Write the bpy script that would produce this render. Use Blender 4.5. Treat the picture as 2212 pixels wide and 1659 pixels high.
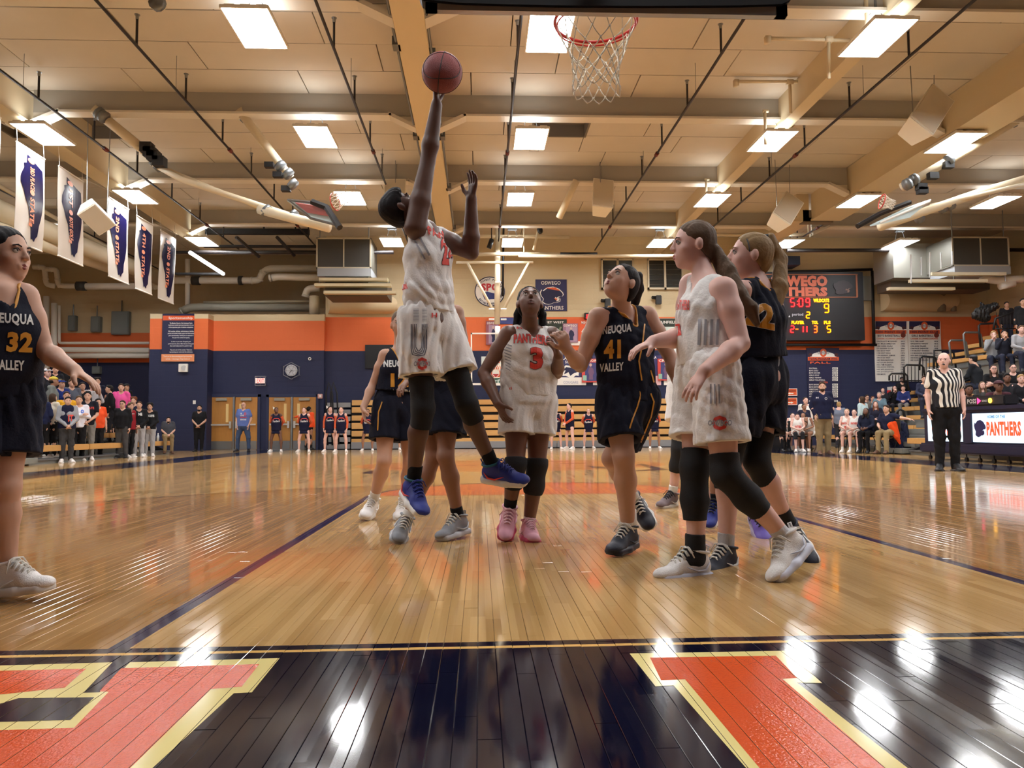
import bpy, bmesh, math, random
import numpy as np
from mathutils import Vector, Matrix
from mathutils.bvhtree import BVHTree
for _o in list(bpy.data.objects): bpy.data.objects.remove(_o)
SC = bpy.context.scene
COL = SC.collection
R = math.radians
random.seed(7)
rng = np.random.RandomState(5)
# ---------------------------------------------------------------- camera
F = 1640.0; CX = 1106.0; CY = 829.5
HCAM = 0.718
YAW = math.atan(71 / F); PITCH = math.atan(97.5 / F); ROLL = R(0.40)
cam_d = bpy.data.cameras.new('camera'); cam = bpy.data.objects.new('camera', cam_d); COL.objects.link(cam)
cam_d.sensor_width = 36; cam_d.lens = F / 2212 * 36; cam_d.clip_start = .05; cam_d.clip_end = 200
CM = (Matrix.Rotation(-YAW, 4, 'Z') @ Matrix.Rotation(R(90) + PITCH, 4, 'X') @ Matrix.Rotation(-ROLL, 4, 'Z'))
cam.matrix_world = Matrix.Translation((0, 0, HCAM)) @ CM
SC.camera = cam
CAMP = np.array([0, 0, HCAM])
_CR = np.array(CM.to_3x3())
# ---------------------------------------------------------------- world, exposure
w = bpy.data.worlds.new('world'); SC.world = w; w.use_nodes = True
w.node_tree.nodes['Background'].inputs[0].default_value = (1, .97, .93, 1)
w.node_tree.nodes['Background'].inputs[1].default_value = .12
SC.view_settings.view_transform = 'Standard'; SC.view_settings.look = 'None'
SC.view_settings.exposure = 0.12; SC.view_settings.gamma = 1; SC.view_settings.use_curve_mapping = False
LIGHT_E = 50.0
UP_W = 14.0

def ray(px, py):
    d = np.array([(px - CX) / F, -(py - CY) / F, -1.0])
    return _CR @ d
def P(px, py, Y):                       # the point at depth Y seen at a pixel
    d = ray(px, py); return CAMP + d * (Y / d[1])
def G(px, py, z=0.0):                   # the point on the horizontal plane z
    d = ray(px, py); return CAMP + d * ((z - HCAM) / d[2])
def PX(px, py, X):                      # the point on the plane x = X
    d = ray(px, py); return CAMP + d * (X / d[0])
def lin(c):
    c = c / 255.0
    return c / 12.92 if c <= .04045 else ((c + .055) / 1.055) ** 2.4
def rgb(r, g, b): return (lin(r), lin(g), lin(b), 1)
# ---------------------------------------------------------------- materials
_MC = {}
def mat(name, col, rough=.6, metal=0., emit=0., noise=0., nscale=20., bump=0., bscale=60., coat=0., stretch=None, spec=.5):
    if name in _MC: return _MC[name]
    m = bpy.data.materials.new(name); m.use_nodes = True; _MC[name] = m
    nt = m.node_tree; b = nt.nodes['Principled BSDF']
    b.inputs['Base Color'].default_value = col; b.inputs['Roughness'].default_value = rough
    b.inputs['Metallic'].default_value = metal; b.inputs['Specular IOR Level'].default_value = spec
    if coat: b.inputs['Coat Weight'].default_value = coat; b.inputs['Coat Roughness'].default_value = .08
    if emit:
        b.inputs['Emission Color'].default_value = col; b.inputs['Emission Strength'].default_value = emit
    if noise or bump:
        g = nt.nodes.new('ShaderNodeNewGeometry'); mp = nt.nodes.new('ShaderNodeMapping')
        nt.links.new(g.outputs['Position'], mp.inputs[0])
        if stretch: mp.inputs['Scale'].default_value = stretch
    if noise:
        n = nt.nodes.new('ShaderNodeTexNoise'); n.inputs['Scale'].default_value = nscale; n.inputs['Detail'].default_value = 4
        nt.links.new(mp.outputs[0], n.inputs['Vector'])
        mx = nt.nodes.new('ShaderNodeMix'); mx.data_type = 'RGBA'
        mx.inputs[6].default_value = tuple(c * (1 - noise) for c in col[:3]) + (1,)
        mx.inputs[7].default_value = tuple(min(1, c * (1 + noise)) for c in col[:3]) + (1,)
        nt.links.new(n.outputs[0], mx.inputs[0]); nt.links.new(mx.outputs[2], b.inputs['Base Color'])
    if bump:
        n = nt.nodes.new('ShaderNodeTexNoise'); n.inputs['Scale'].default_value = bscale; n.inputs['Detail'].default_value = 3
        nt.links.new(mp.outputs[0], n.inputs['Vector'])
        bp = nt.nodes.new('ShaderNodeBump'); bp.inputs['Strength'].default_value = bump; bp.inputs['Distance'].default_value = .01
        nt.links.new(n.outputs[0], bp.inputs['Height']); nt.links.new(bp.outputs[0], b.inputs['Normal'])
    return m
def cmat(r, g, b, rough=.7, **k):
    return mat('paint_%d_%d_%d_%d' % (r, g, b, int(rough * 100)) + ('e' if k.get('emit') else ''), rgb(r, g, b), rough, **k)
def cloth(r, g, b):
    return mat('cloth_%d_%d_%d' % (r, g, b), rgb(r, g, b), .85, noise=.12, nscale=9, bump=.25, bscale=90, spec=.25)
# ---------------------------------------------------------------- mesh builder
class MB:
    def __init__(s): s.v = []; s.f = []; s.mi = []
    def add(s, vs, fs, mi=0):
        o = len(s.v); s.v += [tuple(map(float, x)) for x in vs]; s.f += [tuple(i + o for i in f) for f in fs]; s.mi += [mi] * len(fs); return s
    def box(s, a, b, mi=0, M=None):
        x0, y0, z0 = a; x1, y1, z1 = b
        vs = [(x0, y0, z0), (x1, y0, z0), (x1, y1, z0), (x0, y1, z0), (x0, y0, z1), (x1, y0, z1), (x1, y1, z1), (x0, y1, z1)]
        if M is not None: vs = [tuple(M @ Vector(v)) for v in vs]
        return s.add(vs, [(0, 3, 2, 1), (4, 5, 6, 7), (0, 1, 5, 4), (1, 2, 6, 5), (2, 3, 7, 6), (3, 0, 4, 7)], mi)
    def cbox(s, c, d, mi=0, M=None): return s.box([c[i] - d[i] / 2 for i in range(3)], [c[i] + d[i] / 2 for i in range(3)], mi, M)
    def tube(s, pts, r, n=8, mi=0, closed=False):
        pts = [np.array(p, float) for p in pts]; m = len(pts)
        rs = r if isinstance(r, (list, tuple)) else [r] * m
        ring = []; prev = None
        for i, p in enumerate(pts):
            if closed: t = pts[(i + 1) % m] - pts[i - 1]
            else: t = pts[min(i + 1, m - 1)] - pts[max(i - 1, 0)]
            t = t / (np.linalg.norm(t) + 1e-9)
            if prev is None:
                ref = np.array([0, 0, 1.]) if abs(t[2]) < .9 else np.array([1., 0, 0]); a = np.cross(t, ref)
            else: a = prev - t * (prev @ t)
            a /= np.linalg.norm(a) + 1e-9; prev = a; b = np.cross(t, a)
            ring.append([p + rs[i] * (a * math.cos(2 * math.pi * k / n) + b * math.sin(2 * math.pi * k / n)) for k in range(n)])
        vs = [v for q in ring for v in q]; fs = []
        for i in range(m if closed else m - 1):
            j = (i + 1) % m
            for k in range(n): fs.append((i * n + k, i * n + (k + 1) % n, j * n + (k + 1) % n, j * n + k))
        if not closed: fs += [tuple(range(n))[::-1], tuple((m - 1) * n + k for k in range(n))]
        return s.add(vs, fs, mi)
    def prism(s, poly, ext, mi=0):      # a flat polygon of 3-D points given thickness along ext
        n = len(poly); a = [np.array(p, float) for p in poly]; e = np.array(ext, float)
        return s.add(a + [p + e for p in a], [tuple(range(n))[::-1], tuple(range(n, 2 * n))] + [(i, (i + 1) % n, (i + 1) % n + n, i + n) for i in range(n)], mi)
    def build(s, name, m, parent=None, smooth=False, bevel=0):
        return mkobj(name, s.v, s.f, m, parent, smooth, s.mi, bevel)
def wloc(o):
    p = Vector((0, 0, 0))
    while o is not None: p = p + o.location; o = o.parent
    return p
def mkobj(name, v, f, m, parent=None, smooth=False, mi=None, bevel=0):
    v = np.asarray(v, float).reshape(-1, 3)
    if parent is None: org = np.array([(v[:, 0].min() + v[:, 0].max()) / 2, (v[:, 1].min() + v[:, 1].max()) / 2, v[:, 2].min()])
    else: org = np.array(wloc(parent))
    me = bpy.data.meshes.new(name); me.from_pydata((v - org).tolist(), [], f if isinstance(f, list) else f.tolist())
    ms = m if isinstance(m, (list, tuple)) else [m]
    for q in ms: me.materials.append(q)
    if mi is not None and len(ms) > 1: me.polygons.foreach_set('material_index', mi)
    if smooth: me.shade_smooth()
    o = bpy.data.objects.new(name, me); COL.objects.link(o)
    if parent is None: o.location = org
    else: o.parent = parent
    if bevel:
        bm = bmesh.new(); bm.from_mesh(me)
        bmesh.ops.bevel(bm, geom=[e for e in bm.edges if len(e.link_faces) == 2 and e.calc_face_angle(0) > .6], offset=bevel, segments=2, affect='EDGES')
        bm.to_mesh(me); bm.free()
    me.validate()
    return o
def thing(name, label, cat, loc, group=None):
    o = bpy.data.objects.new(name, None); COL.objects.link(o); o.location = tuple(map(float, loc)); o.empty_display_size = .1
    return tag(o, label, cat, group)
def tag(o, label=None, cat=None, group=None, kind=None):
    if label: o['label'] = label
    if cat: o['category'] = cat
    if group: o['group'] = group
    if kind: o['kind'] = kind
    return o
def struct(o): o['kind'] = 'structure'; return o
# ---------------------------------------------------------------- text as mesh (built-in font)
_TC = {}
def text_mesh(s, bold=.02):
    k = (s, bold)
    if k in _TC: return _TC[k]
    c = bpy.data.curves.new('t', 'FONT'); c.body = s; c.offset = bold; c.resolution_u = 2; c.space_character = 1.08
    o = bpy.data.objects.new('t', c); COL.objects.link(o); bpy.context.view_layer.update()
    m = o.to_mesh(); v = np.array([x.co[:2] for x in m.vertices]); f = [tuple(p.vertices) for p in m.polygons]
    o.to_mesh_clear(); bpy.data.objects.remove(o); bpy.data.curves.remove(c)
    lo = v.min(0); hi = v.max(0); v = (v - lo) / (hi - lo)
    _TC[k] = (v, f, (hi - lo)[0] / (hi - lo)[1]); return _TC[k]
def text_on(mb, s, o, ux, uy, w, h, n=None, mi=0, off=.006, bold=.02):
    """flat lettering: lower-left corner o, unit axes ux, uy, size w x h"""
    v, f, _ = text_mesh(s, bold); o = np.array(o, float); ux = np.array(ux, float); uy = np.array(uy, float)
    n = np.array(n if n is not None else np.cross(ux, uy), float)
    mb.add([o + ux * (a * w) + uy * (b * h) + n * off for a, b in v], f, mi)
# ---------------------------------------------------------------- signed-distance bodies
def nrm(v): v = np.asarray(v, float); return v / (np.linalg.norm(v) + 1e-12)
def V(*a): return np.array(a, float)
def EC(A, B, a0, a1=None, b0=None, b1=None, R_=None, k=.02):
    a1 = a0 if a1 is None else a1; b0 = a0 if b0 is None else b0; b1 = a1 if b1 is None else b1
    return ('ec', np.array(A, float), np.array(B, float), a0, a1, b0, b1, R_, k)
def EL(c, fr, r, k=.015): return ('el', np.array(c, float), fr, r, k)
def _eval(p, X, Y, Z):
    if p[0] == 'ec':
        _, A, B, a0, a1, b0, b1, R_, k = p
        u = B - A; L = np.linalg.norm(u)
        if L < 1e-6: u = V(0, 0, 1); L = 1e-6
        else: u = u / L
        dx = X - A[0]; dy = Y - A[1]; dz = Z - A[2]
        t = dx * u[0] + dy * u[1] + dz * u[2]; tc = np.clip(t, 0, L); s = tc / L
        if R_ is None and a0 == b0 and a1 == b1:
            r2 = dx * dx + dy * dy + dz * dz - t * t + (t - tc) ** 2
            return np.sqrt(np.maximum(r2, 0)) - (a0 + (a1 - a0) * s)
        Rr = np.array(R_, float) if R_ is not None else V(1, 0, 0)
        Rr = Rr - u * (Rr @ u)
        if np.linalg.norm(Rr) < 1e-3: Rr = np.cross(u, V(0, 1, 0.01))
        Rr = nrm(Rr); Ff = np.cross(Rr, u)
        a = a0 + (a1 - a0) * s; b = b0 + (b1 - b0) * s; c = np.minimum(a, b)
        q = dx * Rr[0] + dy * Rr[1] + dz * Rr[2]; r = dx * Ff[0] + dy * Ff[1] + dz * Ff[2]; e = t - tc
        k0 = np.sqrt((q / a) ** 2 + (r / b) ** 2 + (e / c) ** 2); k1 = np.sqrt((q / a ** 2) ** 2 + (r / b ** 2) ** 2 + (e / c ** 2) ** 2)
        return k0 * (k0 - 1) / (k1 + 1e-9)
    _, c, fr, r, k = p
    dx = X - c[0]; dy = Y - c[1]; dz = Z - c[2]
    q = [dx * fr[i][0] + dy * fr[i][1] + dz * fr[i][2] for i in range(3)]
    k0 = np.sqrt(sum((q[i] / r[i]) ** 2 for i in range(3))); k1 = np.sqrt(sum((q[i] / r[i] ** 2) ** 2 for i in range(3)))
    return k0 * (k0 - 1) / (k1 + 1e-9)
def _bb(p, pad):
    if p[0] == 'ec':
        r = max(p[3:7]); lo = np.minimum(p[1], p[2]) - r; hi = np.maximum(p[1], p[2]) + r
    else: r = max(p[3]); lo = p[1] - r; hi = p[1] + r
    return lo - pad, hi + pad
def sdf(prims, h, sub=(), planes=(), fold=None, post=(), clip=()):
    """surface of the smooth union of prims, minus sub, kept behind planes (point, normal)"""
    al = list(prims) + list(post)
    lo = np.min([_bb(p, 0)[0] for p in al], 0) - 3 * h; hi = np.max([_bb(p, 0)[1] for p in al], 0) + 3 * h
    n = np.ceil((hi - lo) / h).astype(int) + 1
    ax = [lo[i] + h * np.arange(n[i]) for i in range(3)]
    Fd = np.full(n, 1.0, dtype=np.float32)
    def sl(p, pad):
        a, b = _bb(p, pad); i0 = np.clip(((a - lo) / h).astype(int), 0, n); i1 = np.clip(((b - lo) / h).astype(int) + 2, 0, n)
        return i0, i1
    def g(i0, i1): return ax[0][i0[0]:i1[0], None, None], ax[1][None, i0[1]:i1[1], None], ax[2][None, None, i0[2]:i1[2]]
    for ps, mode in ((prims, 0), (sub, 1), (post, 0)):
        for p in ps:
            k = max(p[-1], 1e-4); i0, i1 = sl(p, k + 2.5 * h)
            if (i1 <= i0).any(): continue
            d = _eval(p, *g(i0, i1)).astype(np.float32)
            S = (slice(i0[0], i1[0]), slice(i0[1], i1[1]), slice(i0[2], i1[2])); f = Fd[S]
            if mode == 0:
                hh = np.maximum(k - np.abs(f - d), 0) / k; Fd[S] = np.minimum(f, d) - hh * hh * k * .25
            else:
                d = -d; hh = np.maximum(k - np.abs(f - d), 0) / k; Fd[S] = np.maximum(f, d) + hh * hh * k * .25
    X, Y, Z = g([0, 0, 0], n)
    if fold is not None: Fd += fold(X, Y, Z).astype(np.float32)
    if clip: Fd = np.maximum(Fd, np.minimum.reduce([_eval(p, X, Y, Z) for p in clip]).astype(np.float32))
    for pt, nn in planes:
        nn = nrm(nn); Fd = np.maximum(Fd, ((X - pt[0]) * nn[0] + (Y - pt[1]) * nn[1] + (Z - pt[2]) * nn[2]).astype(np.float32))
    return nets(Fd, lo, h)
_CO = np.array([(i, j, k) for i in (0, 1) for j in (0, 1) for k in (0, 1)])
_ED = [(a, b) for a in range(8) for b in range(a + 1, 8) if np.abs(_CO[a] - _CO[b]).sum() == 1]
def nets(Fd, lo, h):
    S = Fd < 0; n = S.shape
    cnt = np.zeros((n[0] - 1, n[1] - 1, n[2] - 1), np.int8)
    for c in _CO: cnt += S[c[0]:n[0] - 1 + c[0], c[1]:n[1] - 1 + c[1], c[2]:n[2] - 1 + c[2]]
    act = np.argwhere((cnt > 0) & (cnt < 8))
    if len(act) == 0: return np.zeros((0, 3)), np.zeros((0, 4), int)
    idm = np.full(cnt.shape, -1, np.int32); idm[act[:, 0], act[:, 1], act[:, 2]] = np.arange(len(act))
    vals = np.stack([Fd[act[:, 0] + c[0], act[:, 1] + c[1], act[:, 2] + c[2]] for c in _CO], 1).astype(float)
    acc = np.zeros((len(act), 3)); num = np.zeros(len(act))
    for a, b in _ED:
        va, vb = vals[:, a], vals[:, b]; m = (va < 0) != (vb < 0)
        t = np.where(m, va / np.where(m, va - vb, 1), 0)
        acc += np.where(m[:, None], _CO[a] + (_CO[b] - _CO[a]) * t[:, None], 0); num += m
    vs = lo + h * (act + acc / num[:, None])
    fs = []
    for d in range(3):
        e1, e2 = [(1, 2), (2, 0), (0, 1)][d]
        sa = [slice(None)] * 3; sb = [slice(None)] * 3; sa[d] = slice(0, -1); sb[d] = slice(1, None)
        A = S[tuple(sa)]; B = S[tuple(sb)]
        e = np.argwhere(A != B); e = e[(e[:, e1] > 0) & (e[:, e2] > 0) & (e[:, e1] < n[e1] - 1) & (e[:, e2] < n[e2] - 1)]
        o1 = np.zeros(3, int); o1[e1] = 1; o2 = np.zeros(3, int); o2[e2] = 1
        q = [idm[tuple((e - x).T)] for x in (o1 + o2, o2, 0 * o1, o1)]
        q = np.stack(q, 1); flip = ~A[tuple(e.T)]
        q[flip] = q[flip][:, ::-1]; fs.append(q)
    fs = np.concatenate(fs); fs = fs[(fs >= 0).all(1)]
    return vs, fs
def sobj(name, vf, m, parent):
    o = mkobj(name, vf[0], vf[1], m, parent, smooth=True); n = len(vf[1])
    if n > 6000: d = o.modifiers.new('thin', 'DECIMATE'); d.ratio = .42 if n > 12000 else .6
    return o
# ================================================================ SETTING
NAVY = rgb(40, 45, 74); ORANGE = rgb(222, 112, 64); CREAM = rgb(206, 188, 152)
XL, XR, Y0, Y1, YD = -23.0, 20.5, -6.0, 29.5, 34.2
ZC = 8.3
def wall_mat(zo=3.78, zt=5.1, name='painted_block'):
    m = bpy.data.materials.new(name); m.use_nodes = True; nt = m.node_tree; N = nt.nodes; L = nt.links; b = N['Principled BSDF']
    b.inputs['Roughness'].default_value = .6; b.inputs['Specular IOR Level'].default_value = .3
    g = N.new('ShaderNodeNewGeometry'); s = N.new('ShaderNodeSeparateXYZ'); L.new(g.outputs['Position'], s.inputs[0])
    def gt(v):
        q = N.new('ShaderNodeMath'); q.operation = 'GREATER_THAN'; q.inputs[1].default_value = v; L.new(s.outputs['Z'], q.inputs[0]); return q
    m1 = N.new('ShaderNodeMix'); m1.data_type = 'RGBA'; m1.inputs[6].default_value = NAVY; m1.inputs[7].default_value = ORANGE
    L.new(gt(zo).outputs[0], m1.inputs[0])
    m2 = N.new('ShaderNodeMix'); m2.data_type = 'RGBA'; m2.inputs[7].default_value = CREAM; L.new(m1.outputs[2], m2.inputs[6]); L.new(gt(zt).outputs[0], m2.inputs[0])
    L.new(m2.outputs[2], b.inputs['Base Color'])
    # block joints as fine relief only
    ad = N.new('ShaderNodeMath'); ad.operation = 'ADD'; L.new(s.outputs['X'], ad.inputs[0]); L.new(s.outputs['Y'], ad.inputs[1])
    c = N.new('ShaderNodeCombineXYZ'); L.new(ad.outputs[0], c.inputs[0]); L.new(s.outputs['Z'], c.inputs[1])
    br = N.new('ShaderNodeTexBrick'); br.inputs['Scale'].default_value = 1; br.inputs['Brick Width'].default_value = .4; br.inputs['Row Height'].default_value = .2
    br.inputs['Mortar Size'].default_value = .008; br.inputs['Color1'].default_value = (1, 1, 1, 1); br.inputs['Color2'].default_value = (1, 1, 1, 1); br.inputs['Mortar'].default_value = (0, 0, 0, 1)
    L.new(c.outputs[0], br.inputs['Vector']); bp = N.new('ShaderNodeBump'); bp.inputs['Strength'].default_value = .5; bp.inputs['Distance'].default_value = .01
    L.new(br.outputs[0], bp.inputs['Height']); L.new(bp.outputs[0], b.inputs['Normal'])
    return m
WM = wall_mat()
def wall(name, a, b): return struct(MB().box(a, b).build(name, WM))
xb0 = P(322, 800, 28.7)[0]; xb1 = P(448, 800, 28.7)[0]; xd1 = P(700, 800, 29.3)[0]
wall('wall_far', (xd1, Y1, 0), (XR, Y1 + .2, ZC + .35))
WM2 = wall_mat(3.78, 4.93, 'painted_block_low')
struct(MB().box((xb1 - .1, 29.3, 0), (xd1, 29.7, P(560, 679, 29.3)[2])).build('wall_far_doors', WM2))
struct(MB().box((xb0, 28.7, 0), (xb1, 29.6, P(385, 678, 28.7)[2])).build('wall_far_pier', WM2))
wall('wall_far_recess', (XL, YD, 0), (xd1 + 1, YD + .2, ZC + .35))
wall('wall_left', (XL - .2, Y0, 0), (XL, YD, ZC + .35)); wall('wall_right', (XR, Y0, 0), (XR + .2, Y1 + .2, ZC + .35)); wall('wall_near', (XL, Y0 - .2, 0), (XR, Y0, ZC + .35))
wall('wall_far_return', (xd1, 29.7, 5.2), (xd1 + .2, YD, ZC + .35))
# ---- floor
def floor_mat():
    m = bpy.data.materials.new('court_floor'); m.use_nodes = True; nt = m.node_tree; N = nt.nodes; L = nt.links; b = N['Principled BSDF']
    g = N.new('ShaderNodeNewGeometry'); s = N.new('ShaderNodeSeparateXYZ'); L.new(g.outputs['Position'], s.inputs[0])
    X, Y = s.outputs['X'], s.outputs['Y']
    def val(x):
        return x
    def M(op, a, bb=None, c=None):
        q = N.new('ShaderNodeMath'); q.operation = op
        for i, x in enumerate((a, bb, c)):
            if x is None: continue
            if isinstance(x, (int, float)): q.inputs[i].default_value = x
            else: L.new(x, q.inputs[i])
        return q.outputs[0]
    def band(v, a, bb): return M('MULTIPLY', M('GREATER_THAN', v, a), M('LESS_THAN', v, bb))
    def mx(f, A, B):
        q = N.new('ShaderNodeMix'); q.data_type = 'RGBA'
        L.new(f, q.inputs[0])
        for i, x in ((6, A), (7, B)):
            if isinstance(x, tuple): q.inputs[i].default_value = x
            else: L.new(x, q.inputs[i])
        return q.outputs[2]
    bx = M('FLOOR', M('DIVIDE', M('ADD', X, 20), .0572))
    wn = N.new('ShaderNodeTexWhiteNoise'); wn.noise_dimensions = '1D'; L.new(bx, wn.inputs['W'])
    by = M('FLOOR', M('ADD', M('DIVIDE', Y, .95), M('MULTIPLY', wn.outputs[0], 7.0)))
    wn2 = N.new('ShaderNodeTexWhiteNoise'); wn2.noise_dimensions = '1D'; L.new(M('ADD', M('MULTIPLY', bx, 17.31), by), wn2.inputs['W'])
    mp = N.new('ShaderNodeMapping'); mp.inputs['Scale'].default_value = (60, 2.2, 1); L.new(g.outputs['Position'], mp.inputs[0])
    n = N.new('ShaderNodeTexNoise'); n.inputs['Scale'].default_value = 1; n.inputs['Detail'].default_value = 6; L.new(mp.outputs[0], n.inputs['Vector'])
    r = N.new('ShaderNodeValToRGB'); r.color_ramp.elements[0].color = rgb(158, 118, 68); r.color_ramp.elements[1].color = rgb(210, 172, 114)
    L.new(M('ADD', M('ADD', .12, M('MULTIPLY', wn2.outputs[0], .42)), M('MULTIPLY', n.outputs[0], .34)), r.inputs[0])
    wood = r.outputs[0]
    rx, ry, cb = .646, 4.2, .646
    dx = M('SUBTRACT', X, rx); dy = M('SUBTRACT', Y, ry)
    d = M('SQRT', M('ADD', M('MULTIPLY', dx, dx), M('MULTIPLY', dy, dy)))
    ax = M('ABSOLUTE', dx)
    YB = 2.62; YF = YB + 5.8
    in3 = M('MULTIPLY', M('LESS_THAN', d, 6.02), M('GREATER_THAN', Y, YB))
    lane = M('MULTIPLY', M('LESS_THAN', ax, 1.83), M('LESS_THAN', Y, YF))
    stain = M('MULTIPLY', in3, M('SUBTRACT', 1, lane))
    dk = N.new('ShaderNodeMix'); dk.data_type = 'RGBA'; dk.blend_type = 'MULTIPLY'; dk.inputs[7].default_value = (.62, .50, .42, 1); L.new(M('MULTIPLY', stain, .75), dk.inputs[0]); L.new(wood, dk.inputs[6])
    c = dk.outputs[2]
    c = mx(M('MULTIPLY', band(d, 5.99, 6.04), M('GREATER_THAN', Y, YB)), c, rgb(70, 40, 25))
    # free-throw half disc
    fy = M('SUBTRACT', Y, YF); df = M('SQRT', M('ADD', M('MULTIPLY', dx, dx), M('MULTIPLY', fy, fy)))
    half = M('GREATER_THAN', fy, 0)
    c = mx(M('MULTIPLY', half, M('LESS_THAN', df, 1.83)), c, rgb(205, 92, 48))
    c = mx(M('MULTIPLY', half, band(df, 1.80, 1.86)), c, rgb(40, 36, 60))
    c = mx(M('MULTIPLY', M('LESS_THAN', ax, 1.86), band(fy, -.06, 0)), c, rgb(150, 90, 45))
    c = mx(M('MULTIPLY', band(ax, 1.81, 1.88), band(Y, YB, YF)), c, rgb(28, 32, 66))
    c = mx(M('MULTIPLY', M('LESS_THAN', ax, 1.83), band(Y, 5.58, 5.60)), c, rgb(150, 74, 40))
    # centre circle, centre line
    cy = M('SUBTRACT', Y, YB + 12.8); dc = M('SQRT', M('ADD', M('MULTIPLY', dx, dx), M('MULTIPLY', cy, cy)))
    c = mx(band(dc, 1.75, 1.83), c, rgb(40, 36, 70))
    c = mx(M('MULTIPLY', band(cy, -.025, .025), M('LESS_THAN', ax, 7.6)), c, rgb(60, 40, 60))
    # far lane
    c = mx(M('MULTIPLY', M('LESS_THAN', ax, 1.83), band(Y, YB + 19.8, YB + 25.6)), c, rgb(206, 152, 88))
    # navy borders: sidelines and baselines
    c = mx(M('MULTIPLY', band(ax, 7.62, 8.8), M('LESS_THAN', Y, YB + 26.7)), c, rgb(20, 24, 52))
    c = mx(M('MULTIPLY', M('LESS_THAN', ax, 8.8), band(Y, YB + 25.6, YB + 26.7)), c, rgb(20, 24, 52))
    c = mx(M('LESS_THAN', Y, YB), c, rgb(10, 12, 34))
    c = mx(band(Y, YB - .078, YB - .052), c, rgb(222, 176, 104))
    L.new(c, b.inputs['Base Color'])
    n3 = N.new('ShaderNodeTexNoise'); n3.inputs['Scale'].default_value = 1; n3.inputs['Detail'].default_value = 2
    mp3 = N.new('ShaderNodeMapping'); mp3.inputs['Scale'].default_value = (9, 2.6, 1); L.new(g.outputs['Position'], mp3.inputs[0]); L.new(mp3.outputs[0], n3.inputs['Vector'])
    n4 = N.new('ShaderNodeTexNoise'); n4.inputs['Scale'].default_value = 140; n4.inputs['Detail'].default_value = 3; L.new(g.outputs['Position'], n4.inputs['Vector'])
    bp = N.new('ShaderNodeBump'); bp.inputs['Strength'].default_value = 1; bp.inputs['Distance'].default_value = .0005
    hh = M('ADD', M('MULTIPLY', n3.outputs[0], .9), M('MULTIPLY', n4.outputs[0], .035))
    hh = M('ADD', hh, M('MULTIPLY', wn2.outputs[0], .0))
    L.new(hh, bp.inputs['Height']); L.new(bp.outputs[0], b.inputs['Normal'])
    rr = M('ADD', .07, M('MULTIPLY', wn2.outputs[0], .05)); L.new(rr, b.inputs['Roughness'])
    b.inputs['IOR'].default_value = 1.5; b.inputs['Specular IOR Level'].default_value = .75
    return m
FM = floor_mat()
BX0, BX1, BY0, BY1 = -5.9, 6.9, 1.55, 9.0
fl = MB()
for a, b in (((XL, Y0), (XR, BY0)), ((XL, BY1), (XR, YD)), ((XL, BY0), (BX0, BY1)), ((BX1, BY0), (XR, BY1))):
    fl.box((a[0], a[1], -.1), (b[0], b[1], 0))
fl.box((BX0, BY0, -.1), (BX1, BY1, -.016), 1)
floor = struct(fl.build('floor', [FM, cmat(26, 18, 14, .9)]))
# boards of the near court, each a piece with eased edges
BW = .0572; boards = []
nb = int((BX1 - BX0) / BW)
for i in range(nb):
    x0 = BX0 + i * BW; y = BY0 - random.random() * .9
    while y < BY1:
        l = random.uniform(.5, 1.5); a = max(y, BY0); b = min(y + l, BY1)
        if b - a > .02:
            xl = G(0, 1300)[0]
            boards.append((x0, a, b))
        y += l
def board_v(x0, a, b):
    e = .0012; g = .0005; t = -.014; tz = random.uniform(-.0004, .0004)
    return [(x0 + g, a + g, t), (x0 + BW - g, a + g, t), (x0 + BW - g, b - g, t), (x0 + g, b - g, t),
            (x0 + g, a + g, tz - e), (x0 + BW - g, a + g, tz - e), (x0 + BW - g, b - g, tz - e), (x0 + g, b - g, tz - e),
            (x0 + g + e, a + g + e, tz), (x0 + BW - g - e, a + g + e, tz), (x0 + BW - g - e, b - g - e, tz), (x0 + g + e, b - g - e, tz)]
BF = [(8, 9, 10, 11)] + [(4 + i, 4 + (i + 1) % 4, 8 + (i + 1) % 4, 8 + i) for i in range(4)] + [(i, (i + 1) % 4, 4 + (i + 1) % 4, 4 + i) for i in range(4)]
def bvis(q):
    x0, a, b = q; y = (a + b) / 2; a = max(a, 1.62)
    if y < 1.6 or not (-.66 * b - .1 < x0 < .73 * b + .1): return 0
    return (1 / a - 1 / b) / y
boards.sort(key=bvis, reverse=True)
rest = MB()
for i, q in enumerate(boards):
    v = board_v(*q)
    if i < 300: mkobj('floor_board', v, BF, FM, floor)
    else: rest.add(v, BF)
rs = rest.build('floor_boards', FM, floor); rs['kind'] = 'stuff'
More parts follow.
